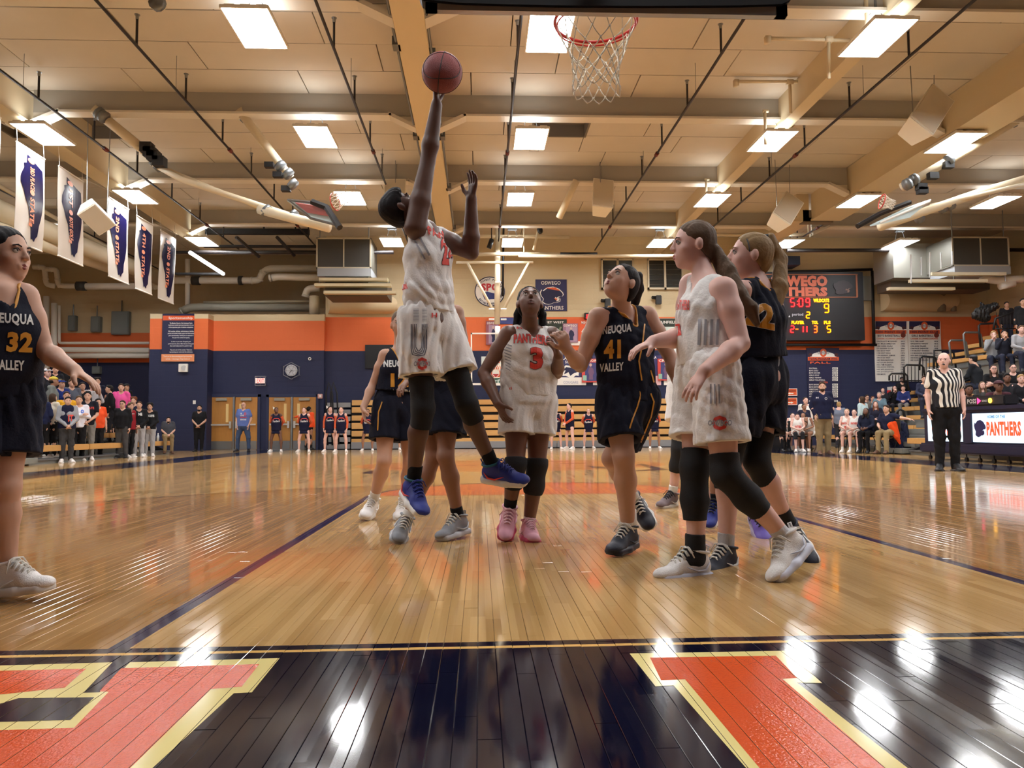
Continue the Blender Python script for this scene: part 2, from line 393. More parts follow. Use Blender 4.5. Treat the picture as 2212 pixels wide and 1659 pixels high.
# big block letters on the near apron, cut at the board joints
def paint(name, polys, m, z, cut=True):
    bm = bmesh.new()
    for poly in polys:
        vs = [bm.verts.new((p[0], p[1], z)) for p in poly]
        f = bm.faces.new(vs)
        if f.normal.z < 0: f.normal_flip()
    bm.normal_update()
    for f in bm.faces:
        if f.normal.z < 0: f.normal_flip()
    if cut:
        xs = [v.co.x for v in bm.verts]; i0 = int((min(xs) - BX0) / BW) + 1; i1 = int((max(xs) - BX0) / BW) + 1
        for i in range(i0, i1):
            for s in (-.0009, .0009):
                bmesh.ops.bisect_plane(bm, geom=bm.verts[:] + bm.edges[:] + bm.faces[:], plane_co=(BX0 + i * BW + s, 0, 0), plane_no=(1, 0, 0))
        kill = [f for f in bm.faces if abs(((f.calc_center_median().x - BX0) / BW + .5) % 1 - .5) * BW < .0008]
        bmesh.ops.delete(bm, geom=kill, context='FACES')
    bmesh.ops.triangulate(bm, faces=[f for f in bm.faces if len(f.verts) > 4])
    me = bpy.data.meshes.new(name); bm.to_mesh(me); bm.free(); me.materials.append(m)
    o = bpy.data.objects.new(name, me); COL.objects.link(o); o.parent = floor; o.location = -floor.location
    return o
def GP(l): return [G(x, y)[:2] for x, y in l]
LC = mat('court_cream_paint', rgb(232, 214, 142), .12, spec=.55); LO = mat('court_orange_paint', rgb(214, 80, 26), .14, spec=.55, bump=.25, bscale=120)
paint('letter_outline', [GP([(1360, 1412), (1700, 1406), (1776, 1476), (1722, 1475), (1960, 1659), (2060, 1740), (1700, 1760), (1455, 1481), (1416, 1483)])], LC, .0006)
paint('letter_face', [GP([(1404, 1421), (1676, 1417), (1722, 1465), (1690, 1467), (1912, 1659), (2010, 1745), (1745, 1760), (1640, 1659), (1480, 1468), (1428, 1470)])], LO, .0009)
paint('letter_outline', [GP([(0, 1438), (243, 1431), (180, 1497), (215, 1496), (281, 1431), (604, 1422), (544, 1496), (505, 1498), (330, 1659), (250, 1740), (-120, 1760), (-420, 1659), (-240, 1445)])], LC, .0006)
paint('letter_face', [GP([(-20, 1450), (186, 1445), (140, 1486), (10, 1500), (-200, 1510), (-230, 1455)]), GP([(262, 1444), (560, 1435), (522, 1484), (456, 1489), (282, 1659), (180, 1760), (-100, 1760), (-160, 1595), (0, 1578), (160, 1573), (235, 1495), (215, 1494)])], LO, .0009)
paint('letter_counter', [GP([(-30, 1530), (40, 1509), (204, 1507), (152, 1556), (0, 1560), (-60, 1560)])], mat('court_navy_paint', rgb(12, 14, 38), .12, spec=.55), .0012)
# centre-court emblem
NV = mat('court_navy_paint', rgb(12, 14, 38), .12); 
paint('emblem_wing', [GP([(778, 1022), (832, 1011), (806, 1021), (832, 1026)]), GP([(1446, 1015), (1384, 1001), (1376, 1003), (1410, 1013), (1330, 1020)]), GP([(1340, 1011), (1268, 1006), (1280, 1011), (1320, 1014)])], NV, .0006, False)
_n = 40; _c = (0.646, 15.4)
paint('emblem_ball', [[(_c[0] + 3.1 * math.cos(t * 2 * math.pi / _n), _c[1] + 2.4 * math.sin(t * 2 * math.pi / _n)) for t in range(_n)]], mat('court_amber_stain', rgb(205, 124, 62), .12), .0004, False)
_st = []
for k in range(7):
    y = 13.6 + k * .6; w = 2.9 * math.sqrt(max(0, 1 - ((y - 15.4) / 2.5) ** 2))
    _st.append([(_c[0] - w, y), (_c[0] + w, y), (_c[0] + w, y + .09), (_c[0] - w, y + .09)])
paint('emblem_stripe', _st, NV, .0008, False)
paint('emblem_spot', [[(_c[0] + a, y), (_c[0] + a + .5, y), (_c[0] + a + .6, y + .35), (_c[0] + a + .1, y + .35)] for a, y in ((-2.3, 14.2), (-1.2, 15.2), (.1, 14.7), (1.0, 15.6), (1.9, 14.4), (-1.9, 16.1), (.8, 16.6))], cmat(176, 62, 34, .15), .001, False)

# ---- ceiling: deck, rows of roof panels, transverse and long beams
CT = mat('ceiling_tan', rgb(206, 196, 178), .85, noise=.05, nscale=1.5)
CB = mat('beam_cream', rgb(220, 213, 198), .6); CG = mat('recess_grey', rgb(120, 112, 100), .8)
ceil = struct(MB().box((XL, Y0, ZC + .35), (XR, YD, ZC + .5)).build('ceiling', cmat(130, 108, 84, .9)))
BYs = [3.25, 7.8, 12.35, 16.9, 21.45, 26.1]
hatches = [(P(1181, 280, 18)[0] * 0 + 1.4, 17.6, 2.75, 19.2), (-11.9, 17.4, -9.0, 19.6)]
rows = []
for i in range(-2, 6):
    for k in range(4): rows.append((16.9 + 4.55 * i + k * 1.1375, 16.9 + 4.55 * i + (k + 1) * 1.1375))
restp = MB(); npan = 0
for ri, (a, b) in enumerate(rows):
    if b > 33.5: continue
    x = XL - [0, 1.9, .9, 2.7][ri % 4]
    while x < XR:
        x0, x1 = max(x, XL), min(x + 3.65, XR); x += 3.65
        if x1 - x0 < .1: continue
        segs = [(x0, x1, a, b)]
        for hx0, hy0, hx1, hy1 in hatches:
            out = []
            for s in segs:
                if s[0] < hx1 and s[1] > hx0 and s[2] < hy1 and s[3] > hy0:
                    if s[0] < hx0: out.append((s[0], hx0, s[2], s[3]))
                    if s[1] > hx1: out.append((hx1, s[1], s[2], s[3]))
                    m0, m1 = max(s[0], hx0), min(s[1], hx1)
                    if s[2] < hy0: out.append((m0, m1, s[2], hy0))
                    if s[3] > hy1: out.append((m0, m1, hy1, s[3]))
                else: out.append(s)
            segs = out
        for s in segs:
            if s[1] - s[0] < .03 or s[3] - s[2] < .03: continue
            g = .011; z = ZC + random.uniform(-.004, .004)
            q = MB().box((s[0] + g, s[2] + g, z), (s[1] - g, s[3] - g, ZC + .1))
            if s[3] > 12 : q.build('roof_panel', CT, ceil); npan += 1
            else: restp.add(q.v, q.f)
o = restp.build('roof_panels', CT, ceil); o['kind'] = 'stuff'
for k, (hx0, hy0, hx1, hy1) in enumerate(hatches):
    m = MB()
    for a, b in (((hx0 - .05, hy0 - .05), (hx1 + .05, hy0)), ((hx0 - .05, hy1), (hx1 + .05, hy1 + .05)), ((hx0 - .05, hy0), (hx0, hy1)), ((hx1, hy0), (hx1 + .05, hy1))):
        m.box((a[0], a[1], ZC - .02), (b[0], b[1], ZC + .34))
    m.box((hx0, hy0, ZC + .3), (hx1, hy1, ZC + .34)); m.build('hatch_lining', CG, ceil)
tn = 0
LONG = [(-10.1, .52, 7.5), (-1.14, .53, 7.5), (7.03, .3, 7.6), (11.3, 1.0, 7.42)]
def tbeam(y, xa, xb):
    global tn; tn += 1
    m = MB(); z0 = HCAM + 7.08; zt = ZC + .02
    m.box((xa, y - .04, z0), (xb, y + .04, zt), 1)
    m.box((xa + .55, y - .16, z0 - .03), (xb - .55, y + .16, z0 + .02))
    for xx, sg in ((xa, 1), (xb, -1)):       # haunch down to the long beam
        m.prism([(xx, y - .16, z0 - .32), (xx + sg * .6, y - .16, z0 - .03), (xx + sg * .6, y - .16, z0 + .05), (xx, y - .16, z0 - .22)], (0, .32, 0))
        m.prism([(xx, y - .03, z0 - .3), (xx + sg * .6, y - .03, z0), (xx, y - .03, z0)], (0, .06, 0))
    return struct(m.build('trim_%d' % tn, [CB, cmat(172, 167, 156, .7)]))  # web greyer than the cream flange: its shade is painted into the colour
for y in BYs:
    tbeam(y, -9.84, -1.4); tbeam(y, -.87, 10.8); tbeam(y, 11.8, XR); tbeam(y, XL, -10.36)
for x, wd, zb in LONG:
    tn += 1; m = MB(); ye = 23.9 if x > 11 else 29.4; ys = Y0
    m.box((x - wd / 2, ys, zb), (x + wd / 2, ye, zb + .05)); m.box((x - wd * (.47 if wd > .9 else .3), ys, zb + .05), (x + wd * (.47 if wd > .9 else .3), ye, ZC + .3))
    if x > 11: m.box((x - .75, ye, zb - .05), (x + .25, ye + .3, zb + .35), 1); m.box((x - 1.05, ye, zb - .02), (x - .45, 29.4, zb + .1)); m.box((x - .95, ye, zb + .1), (x - .55, 29.4, ZC))
    struct(m.build('trim_%d' % tn, [cmat(216, 200, 166, .6), CG]))
# ================================================================ FITTINGS
WHITE = cmat(236, 232, 222, .5); CREAMP = cmat(222, 208, 178, .5); BLACK = cmat(14, 14, 17, .5); GREYM = cmat(120, 124, 126, .4, metal=.6)
PIPEW = cmat(242, 238, 228, .45); PIPEB = cmat(30, 24, 24, .5); STEEL = cmat(150, 152, 152, .35, metal=.8)
DIFF = mat('lamp_diffuser', (.96, .98, 1, 1), .5, emit=LIGHT_E)
# ---- high-bay lights
lcols = [(-9.65, 'outer column by the banners'), (-3.65, 'column between banners and centre beam'), (1.2, 'column over the lane'), (6.8, 'column astride the slim beam'), (11.15, 'outer column by the deep beam'), (-14.7, 'column over the student stand'), (15.3, 'column over the spectator stand')]
lrows = [(3.1, 'row behind the hoop'), (7.7, 'nearest row'), (12.3, 'second row from the hoop'), (16.95, 'third row from the hoop'), (21.5, 'fourth row from the hoop'), (26.6, 'row nearest the far wall')]
for ry, rn in lrows:
    for cx, cn in lcols:
        z = HCAM + 6.62
        if ry > 26 and cx == -3.65: cx = -3.05
        if ry > 26 and 6 < cx < 7: cx = 6.5
        if ry > 26 and cx > 10: z += .0
        t = thing('ceiling_light', 'glaring white high-bay light, ' + cn + ', ' + rn, 'light', (cx, ry, z), 'high-bay lights under the roof')
        m = MB(); m.box((cx - .35, ry - .62, z), (cx + .35, ry + .62, z + .012)); m.build('diffuser', DIFF, t)
        m = MB(); m.box((cx - .37, ry - .64, z + .014), (cx + .37, ry + .64, z + .03)); 
        for s in (-1, 1): m.box((cx + s * .37 - .012, ry - .64, z - .02), (cx + s * .37 + .012, ry + .64, z + .03)); m.box((cx - .37, ry + s * .64 - .012, z - .02), (cx + .37, ry + s * .64 + .012, z + .03))
        for k in range(3): m.box((cx - .33 + k * .25, ry - .58, z + .03), (cx - .17 + k * .25, ry + .58, z + .08))
        m.build('housing', WHITE, t)
        m = MB()
        for s in (-1, 1): m.tube([(cx, ry - .02, ZC - .45), (cx + s * .12, ry, z + .4), (cx + s * .2, ry, z + .07)], .008, 5)
        m.box((cx - .16, ry - .05, ZC - .52), (cx + .16, ry + .05, ZC - .45)); m.tube([(cx, ry, ZC - .5), (cx, ry, ZC)], .02, 6)
        m.build('hanger', GREYM, t)
        if ry > 5:
            l = bpy.data.lights.new('uplight', 'AREA'); l.energy = UP_W; l.color = (.95, .97, 1); l.shape = 'RECTANGLE'; l.size = .5; l.size_y = 1.1
            lo = bpy.data.objects.new('uplight', l); COL.objects.link(lo); lo.parent = t; lo.location = (0, 0, .11); lo.rotation_euler = (math.pi, 0, 0)
# ---- sprinkler pipes along the hall
for i, x in enumerate([-9.1, -6.1, -2.6, .73, 4.5, 8.06, 11.75, -13.6]):
    zp = HCAM + 6.9; names = ['passing beside the banners', 'second in from the banners', 'left of the centre beam', 'passing behind the hoop net', 'just past the hoop', 'beside the slim beam', 'beyond the deep beam', 'over the student stand']
    t = thing('sprinkler_pipe', 'long thin black sprinkler pipe ' + names[i], 'pipe', (x, 12, zp), 'sprinkler pipes under the roof')
    MB().tube([(x, Y0 + .2, zp), (x, 28.9 if i < 7 else 33, zp)], .028, 8).build('pipe_run', PIPEB, t, True)
    for k in range(9):
        y = 11.2 + 2.28 * k
        if y > 28.5: break
        m = MB().tube([(x, y, zp), (x, y, ZC - .2)], .022, 6).tube([(x, y, ZC - .2), (x, y, ZC - .12)], .012, 6); m.build('riser', PIPEB, t)
        m = MB(); m.tube([(x, y, ZC - .12), (x, y, ZC - .11)], .05, 10); m.tube([(x, y, ZC - .2), (x, y, ZC - .12)], .03, 8); m.build('sprinkler_head', STEEL, t)
    for y in (18.6, 25.5): MB().tube([(x, y - .08, zp), (x, y + .08, zp)], .05, 8).build('coupling', cmat(110, 40, 30, .5), t)
    for y in (15.2, 20.2, 24.7): MB().tube([(x + .02, y, zp), (x + .02, y, ZC)], .006, 4).build('hanger_rod', STEEL, t)
# ---- near hoop
HX, HY, HZ = P(1287, 45, 4.2)[0], 4.2, 3.05
t = thing('basketball_hoop', 'red rim with knotted white net under the black padded backboard edge', 'hoop', (HX, HY - .38, 2.8))
RED = cmat(190, 30, 26, .35)
m = MB(); m.tube([(HX + .235 * math.cos(a), HY + .235 * math.sin(a), HZ) for a in np.linspace(0, 2 * math.pi, 48, endpoint=False)], .0095, 8, closed=True)
m.tube([(HX + .225 * math.cos(a), HY + .225 * math.sin(a), HZ - .028) for a in np.linspace(0, 2 * math.pi, 48, endpoint=False)], .005, 6, closed=True)
m.build('rim', RED, t, True)
m = MB(); m.box((HX - .09, HY - .38, HZ - .07), (HX + .09, HY - .36, HZ + .05)); m.box((HX - .08, HY - .37, HZ - .03), (HX + .08, HY - .225, HZ)); m.build('rim_bracket', RED, t)
m = MB(); NS = 12; lv = [(HZ - .01, .228), (HZ - .115, .185), (HZ - .17, .162), (HZ - .225, .143), (HZ - .28, .132), (HZ - .335, .128), (HZ - .39, .135), (HZ - .425, .138)]
def npt(i, k): a = 2 * math.pi * (i + .5 * (k % 2)) / NS; z, r = lv[k]; r += .006 * math.sin(3 * a + k); return (HX + r * math.cos(a), HY + r * math.sin(a), z + .008 * math.sin(2 * a + k * 1.3))
for i in range(NS):
    for k in range(len(lv) - 1):
        for dd in ((0, -1) if k % 2 == 0 else (0, 1)):
            a = npt(i, k); b = npt(i + dd, k + 1); mid = [(a[j] + b[j]) / 2 for j in range(3)]; mid[2] -= .004
            m.tube([a, mid, b], .0032, 5)
        if k: m.tube([np.array(npt(i, k)) - V(0, 0, .006), np.array(npt(i, k)) + V(0, 0, .006)], .0065, 6)
m.build('net', cmat(232, 224, 206, .8), t, True)
BBY = HY - .38; bw = .915
m = MB(); m.box((HX - bw, BBY - .02, 2.9), (HX + bw, BBY, 3.97)); m.build('backboard_glass', mat('glass', (.8, .87, .86, 1), .05, spec=.5), t)
m = MB()
for a, b in (((-bw - .03, 2.87), (bw + .03, 2.93)), ((-bw - .03, 3.95), (bw + .03, 4.0)), ((-bw - .03, 2.87), (-bw + .03, 4.0)), ((bw - .03, 2.87), (bw + .03, 4.0))): m.box((HX + a[0], BBY - .03, a[1]), (HX + b[0], BBY + .008, b[1]))
m.build('backboard_frame', STEEL, t)
zb = P(1300, 14, BBY)[2]
pp = [P(x, y, BBY - .04) for x, y in ((905, -14), (912, 1), (1000, 9), (1200, 14), (1400, 15), (1600, 14), (1690, 11), (1708, 2), (1712, -14))]
m = MB(); m.prism(pp + [pp[-1] + V(0, 0, .07), pp[0] + V(0, 0, .07)], (0, .09, 0)); m.build('edge_padding', cmat(22, 26, 30, .55), t, bevel=.006)
MB().tube([(HX, BBY - .05, 3.4), (HX - .25, BBY - 1.4, 4.6), (HX - .35, BBY - 2.0, 8.1)], .07, 10).build('support_mast', CREAMP, t, True)
# ---- far hoop
fx, fy, fz = HX, 27.0, 3.05
t = thing('basketball_hoop', 'far hoop with small orange rim and glass board before the school banners', 'hoop', (fx, fy + .4, 2.7))
bl, br_ = P(1017, 780, 27.3)[0], P(1017, 780, 27.3)[0] + 1.83; zt_, zb_ = P(1017, 719, 27.3)[2], P(1017, 832, 27.3)[2]
fx = (bl + br_) / 2; zr = P(1075, 777, 27)[2]
m = MB()
for a, b in (((bl, zb_), (br_, zb_ + .07)), ((bl, zt_ - .05), (br_, zt_)), ((bl, zb_), (bl + .05, zt_)), ((br_ - .05, zb_), (br_, zt_)), ((fx - .3, zb_ + .25), (fx + .3, zb_ + .29)), ((fx - .3, zb_ + .7), (fx + .3, zb_ + .74)), ((fx - .3, zb_ + .25), (fx - .26, zb_ + .74)), ((fx + .26, zb_ + .25), (fx + .3, zb_ + .74))):
    m.box((a[0], 27.28, a[1]), (b[0], 27.32, b[1]))
m.build('backboard_frame', WHITE, t)
gm = bpy.data.materials.new('clear_glass'); gm.use_nodes = True; gb = gm.node_tree.nodes['Principled BSDF']; gb.inputs['Transmission Weight'].default_value = 1; gb.inputs['Roughness'].default_value = .02; gb.inputs['IOR'].default_value = 1.02; gb.inputs['Base Color'].default_value = (.9, .95, .95, 1)
MB().box((bl + .05, 27.295, zb_ + .05), (br_ - .05, 27.305, zt_ - .05)).build('backboard_glass', gm, t)
def hoop(t, c, r, ax=(1, 0, 0), ay=(0, 1, 0), ln=.42, tk=.012, col=cmat(226, 84, 40, .4)):
    c = np.array(c, float); ax = nrm(ax); ay = nrm(ay); dn = -np.cross(ax, ay)
    MB().tube([c + r * (ax * math.cos(a) + ay * math.sin(a)) for a in np.linspace(0, 2 * math.pi, 24, endpoint=False)], tk, 6, closed=True).build('rim', col, t, True)
    m = MB(); LV = [(0, 1), (.28, .8), (.5, .66), (.72, .6), (1, .62)]
    def q(i, k): a = 2 * math.pi * (i + .5 * (k % 2)) / 12; return c + dn * ln * LV[k][0] + r * LV[k][1] * (ax * math.cos(a) + ay * math.sin(a))
    for i in range(12):
        for k in range(4):
            for d in ((0, -1) if k % 2 == 0 else (0, 1)): m.tube([q(i, k), q(i + d, k + 1)], tk * .5, 4)
    m.build('net', cmat(236, 230, 216, .8), t)
hoop(t, (fx, 26.95, zr), .225)
m = MB(); m.box((fx - .12, 27.1, zr - .1), (fx + .12, 27.3, zr + .05)); m.box((fx - .12, 27.32, zr + .2), (fx + .12, 27.62, zr + .5)); m.build('rim_bracket', cmat(226, 84, 40, .4), t)
t = thing('backboard_mast', 'cream steel mast and V braces dropping to the far hoop', 'mast', P(1075, 700, 27.6))
def PP(l, Y): return [P(x, y, Y) for x, y in l]
MB().tube(PP([(1075, 490), (1074, 700)], 27.6), .11, 10).build('mast', CREAMP, t, True)
MB().tube(PP([(1010, 568), (1064, 668)], 27.5), .05, 8).build('brace', CREAMP, t, True); MB().tube(PP([(1142, 568), (1088, 668)], 27.5), .05, 8).build('brace', CREAMP, t, True)
MB().tube(PP([(945, 510), (1230, 512)], 27.6), .07, 8).build('cross_bar', CREAMP, t, True); MB().tube(PP([(985, 567), (1152, 567)], 27.5), .05, 8).build('cross_bar', CREAMP, t, True)
m = MB()
for x, y in ((1062, 668), (1088, 668), (1062, 690), (1088, 690), (1076, 610)): m.tube(PP([(x - 6, y), (x + 6, y)], 27.45), .035, 6)
m.build('clamp', WHITE, t); MB().tube(PP([(1075, 705), (1075, 735)], 27.5), .1, 10).build('board_coupling', WHITE, t, True)
for i, (x0, x1, y) in enumerate([(1535, 1758, 507), (1120, 1560, 553)]):
    tag(MB().tube(PP([(x0, y), (x1, y)], 27.0), .06, 8).tube([P(x0 + 12, y, 27), V(P(x0 + 12, y, 27)[0], 27, ZC)], .02, 5).tube([P(x1 - 12, y, 27), V(P(x1 - 12, y, 27)[0], 27, ZC)], .02, 5).build('curtain_track', CREAMP, None, True), ['cream pipe behind the two ponytailed heads', 'cream pipe running above the dark windows'][i], 'pipe')
tag(MB().tube(PP([(1088, 470), (1086, 640)], 27.9), .04, 8).build('conduit', BLACK, None, True), 'black conduit dropping beside the far cream mast', 'pipe')
# ---- folded side hoops
def folded(lbl, poles, board, rimc, rimx, rimy, Yb, pad):
    t = thing('folded_hoop', lbl, 'hoop', P(*poles[0][0]))
    for pl, r in poles: pass
    return t
t = thing('folded_hoop', 'side hoop folded up under the roof on long cream tubes near the banners', 'hoop', P(420, 400, 17))
for pts, r in (([(200, 234, 16.8), (345, 352, 17.6)], .11), ([(328, 352, 17.5), (392, 388, 17.3), (640, 470, 17)], .07), ([(345, 360, 17.6), (570, 452, 17.2)], .05), ([(560, 452, 17), (712, 492, 16.6)], .11)):
    MB().tube([P(*p) for p in pts], r, 10).build('tube', CREAMP, t, True)
for x, y, Y in ((215, 246, 16.8), (223, 252, 16.8), (335, 348, 17.5), (345, 358, 17.5), (575, 455, 17), (632, 466, 16.9)):
    MB().tube([P(x - 3, y - 3, Y), P(x + 4, y + 3, Y)], .15, 10).build('clamp', GREYM, t, True)
m = MB()
for p in ((318, 320), (325, 330), (333, 338), (345, 350)): m.cbox(P(p[0], p[1], 17.3), (.25, .25, .22))
m.build('winch', BLACK, t)
bd = [P(622, 432, 16.7), P(686, 438, 16.2), P(735, 488, 15.8), P(672, 472, 16.3)]
MB().prism(bd, (0, .03, .03)).build('backboard_glass', mat('board_glass_pale', rgb(190, 205, 205), .15), t)
m = MB()
for i in range(4): m.tube([bd[i], bd[(i + 1) % 4]], .03, 6)
m.tube([P(655, 440, 16.4), P(700, 462, 16.0)], .02, 6); m.build('backboard_frame', STEEL, t)
MB().prism([P(638, 437, 16.5), P(700, 446, 16), P(722, 468, 15.8), P(664, 458, 16.3)], (0, -.02, -.02)).build('red_markings', cmat(150, 70, 60, .5), t)
MB().tube([P(674, 436, 16), P(706, 448, 15.9), P(734, 492, 15.6)], .07, 6).build('edge_padding', BLACK, t)
hoop(t, P(724, 436, 15.9), .225, nrm(P(720, 418, 15.9) - P(722, 455, 15.7)), V(.3, 1, 0), .33, .012, cmat(200, 60, 50, .4))
t = thing('roof_tube', 'short cream strut with clamps between two light columns', 'pipe', P(560, 300, 17.5))
MB().tube([P(515, 236, 16.9), P(628, 385, 17.6)], .1, 10).build('tube', CREAMP, t, True)
for x, y in ((520, 243), (528, 252), (605, 358), (622, 375), (632, 398)): MB().tube([P(x - 3, y - 3, 17.2), P(x + 4, y + 4, 17.2)], .14, 10).build('clamp', GREYM, t, True)
m = MB()
for p in ((582, 357), (600, 378), (618, 408)): m.cbox(P(p[0], p[1], 17.2), (.2, .15, .12))
m.build('spot_lamp', BLACK, t)
t = thing('roof_tube', 'cut end of a cream strut at the top picture edge', 'pipe', P(340, 10, 12))
MB().tube([P(322, -30, 12), P(352, 22, 12.2)], .09, 10).build('tube', CREAMP, t, True); MB().tube([P(336, 2, 12), P(344, 10, 12.1)], .13, 10).build('clamp', GREYM, t, True)
t = thing('folded_hoop', 'side hoop folded up under the roof above the scoreboard wall', 'hoop', P(1950, 450, 17))
for pts, r in (([(2230, 240, 16.8), (2100, 318, 17), (1948, 404, 17.3)], .1), ([(2240, 380, 16.6), (2120, 415, 17), (1900, 490, 16.8)], .1), ([(2240, 392, 16.6), (2010, 445, 17)], .05)):
    MB().tube([P(*p) for p in pts], r, 10).build('tube', CREAMP, t, True)
for x, y in ((2192, 262), (2050, 346), (1975, 388), (1960, 398), (1985, 470), (2035, 448), (2052, 442)): MB().tube([P(x - 4, y + 2, 17), P(x + 4, y - 2, 17)], .14, 10).build('clamp', GREYM, t, True)
bd = [P(2012, 432, 16.6), P(1960, 450, 16.3), P(1880, 489, 15.8), P(1965, 470, 16.2)]
MB().prism(bd, (0, .03, .03)).build('backboard_glass', mat('board_glass_pale', rgb(190, 205, 205), .15), t)
MB().tube([P(1852, 489, 15.8), P(1900, 462, 15.9), P(1965, 437, 16.1)], .06, 6).build('edge_padding', BLACK, t)
MB().tube([P(1900, 482, 15.9), P(2008, 435, 16.5)], .03, 6).build('backboard_frame', WHITE, t)
m = MB()
for p in ((1990, 404), (2015, 380), (2048, 357), (1992, 412)): m.cbox(P(p[0], p[1], 17), (.22, .15, .15))
m.build('winch', BLACK, t)
hoop(t, P(1905, 435, 15.9), .225, nrm(P(1910, 432, 15.9) - P(1905, 460, 15.7)), V(.2, 1, 0), .3, .012, cmat(200, 60, 50, .4))
tag(MB().tube([P(1245, 390, 21.3), P(1208, 470, 22)], .1, 10).build('roof_tube', CREAMP, None, True), 'cream strut slanting below the roof left of the grille speaker', 'pipe')
# ---- goal-post like hangers right of the net
for i, (a, b, c, d, Y) in enumerate([((1658, 83), (1850, 88), (1790, 86), (1790, 170), 13.5), ((1590, 176), (1785, 177), (1706, 178), (1708, 245), 15.8), ((1868, 0), (1868, 0), (1870, -10), (1874, 78), 12.3), ((1648, 240), (1660, 240), (1652, 240), (1654, 312), 16.6), ((1522, 388), (1532, 388), (1525, 388), (1526, 425), 21.3)]):
    m = MB().tube([P(a[0], a[1], Y), P(b[0], b[1], Y)], .035, 6).tube([P(c[0], c[1], Y), P(d[0], d[1], Y)], .035, 6)
    if i < 2: m.cbox(P(a[0], a[1] + 4, Y), (.1, .1, .14)); m.cbox(P(c[0], c[1], Y), (.14, .1, .1))
    tag(m.build('antenna_bracket', CREAMP, None, True), ['cream T-shaped hanger nearest the net', 'second cream T-shaped hanger, just below the first', 'cream drop rod by the top light pair', 'cream drop rod by the middle light pair', 'cream drop rod by the far light pair'][i], 'bracket', 'hangers on the slim beam')
# ---- loudspeakers
def speaker(lbl, A, B, up, w, dp):
    """box between two end points; up: which way its front leans"""
    u = nrm(B - A); n = nrm(np.asarray(up, float) - u * (np.asarray(up, float) @ u)); r = np.cross(u, n); t = thing('loudspeaker', lbl, 'speaker', (A + B) / 2)
    c4 = [(-w / 2, dp / 2), (w / 2, dp / 2), (w * .32, -dp / 2), (-w * .32, -dp / 2)]
    MB().prism([A + r * x + n * y for x, y in c4], B - A).build('cabinet', cmat(240, 234, 218, .5), t, bevel=.012)
    MB().prism([A + (B - A) * .04 + r * x + n * y for x, y in ((-w * .46, dp / 2 + .002), (w * .46, dp / 2 + .002), (w * .46, dp / 2 + .015), (-w * .46, dp / 2 + .015))], (B - A) * .92).build('grille', cmat(214, 204, 184, .8), t)
    m = MB(); hi = A if A[2] > B[2] else B
    for s_ in (A, B): m.tube([s_ * .9 + (A + B) * .05 + V(0, 0, .1), V(s_[0], s_[1], ZC)], .010, 5)
    m.build('hanging_chain', STEEL, t)
speaker('white box speaker hung tilted by the deep beam, nearer of two', P(2020, 215, 15.6), P(1972, 288, 15.2), (-.5, -1, -.6), .62, .5)
speaker('white box speaker hung tilted by the deep beam, farther of two', P(1708, 436, 21.2), P(1678, 484, 20.8), (-.5, -1, -.6), .62, .5)
speaker('white front-facing speaker with grille, hung past the net', P(1300, 398, 21.4), P(1298, 458, 21.1), (0, -1, -.3), .6, .5)
speaker("white front-facing speaker with grille, beyond the shooter's head", P(856, 398, 21.4), P(854, 456, 21.1), (0, -1, -.3), .6, .5)
speaker('white box speaker hung tilted between the banners', P(185, 443, 18.3), P(233, 490, 18.8), (.5, -.6, -.9), .5, .42)
# ---- championship banners
ST = [(.33, .96), (.95, .87), (.97, .8), (.98, .5), (.95, .4), (.9, .3), (.84, .22), (.8, .1), (.72, .06), (.68, .02), (.6, .05), (.55, .03), (.53, .12), (.5, .22), (.42, .3), (.4, .38), (.3, .45), (.22, .55), (.13, .62), (.14, .7), (.2, .76), (.25, .8), (.22, .84), (.33, .86)]
bn = [(35, 100, 305, 540, '3RD PLACE', 'STATE'), (125, 182, 358, 572, '1ST', 'BOYS GOLF'), (233, 278, 425, 613, '2ND', 'STATE'), (295, 330, 465, 635, '4TH', 'STATE'), (348, 380, 497, 657, '2ND', 'STATE'), (-48, 4, 222, 470, '1ST PLACE', 'STATE')]
BW_ = mat('banner_vinyl', rgb(232, 226, 216), .22, spec=.6, bump=.5, bscale=2.5); BN_ = mat('banner_navy', rgb(24, 22, 66), .2, spec=.6, bump=.5, bscale=2.5); BO_ = mat('banner_orange', rgb(240, 150, 110), .4)
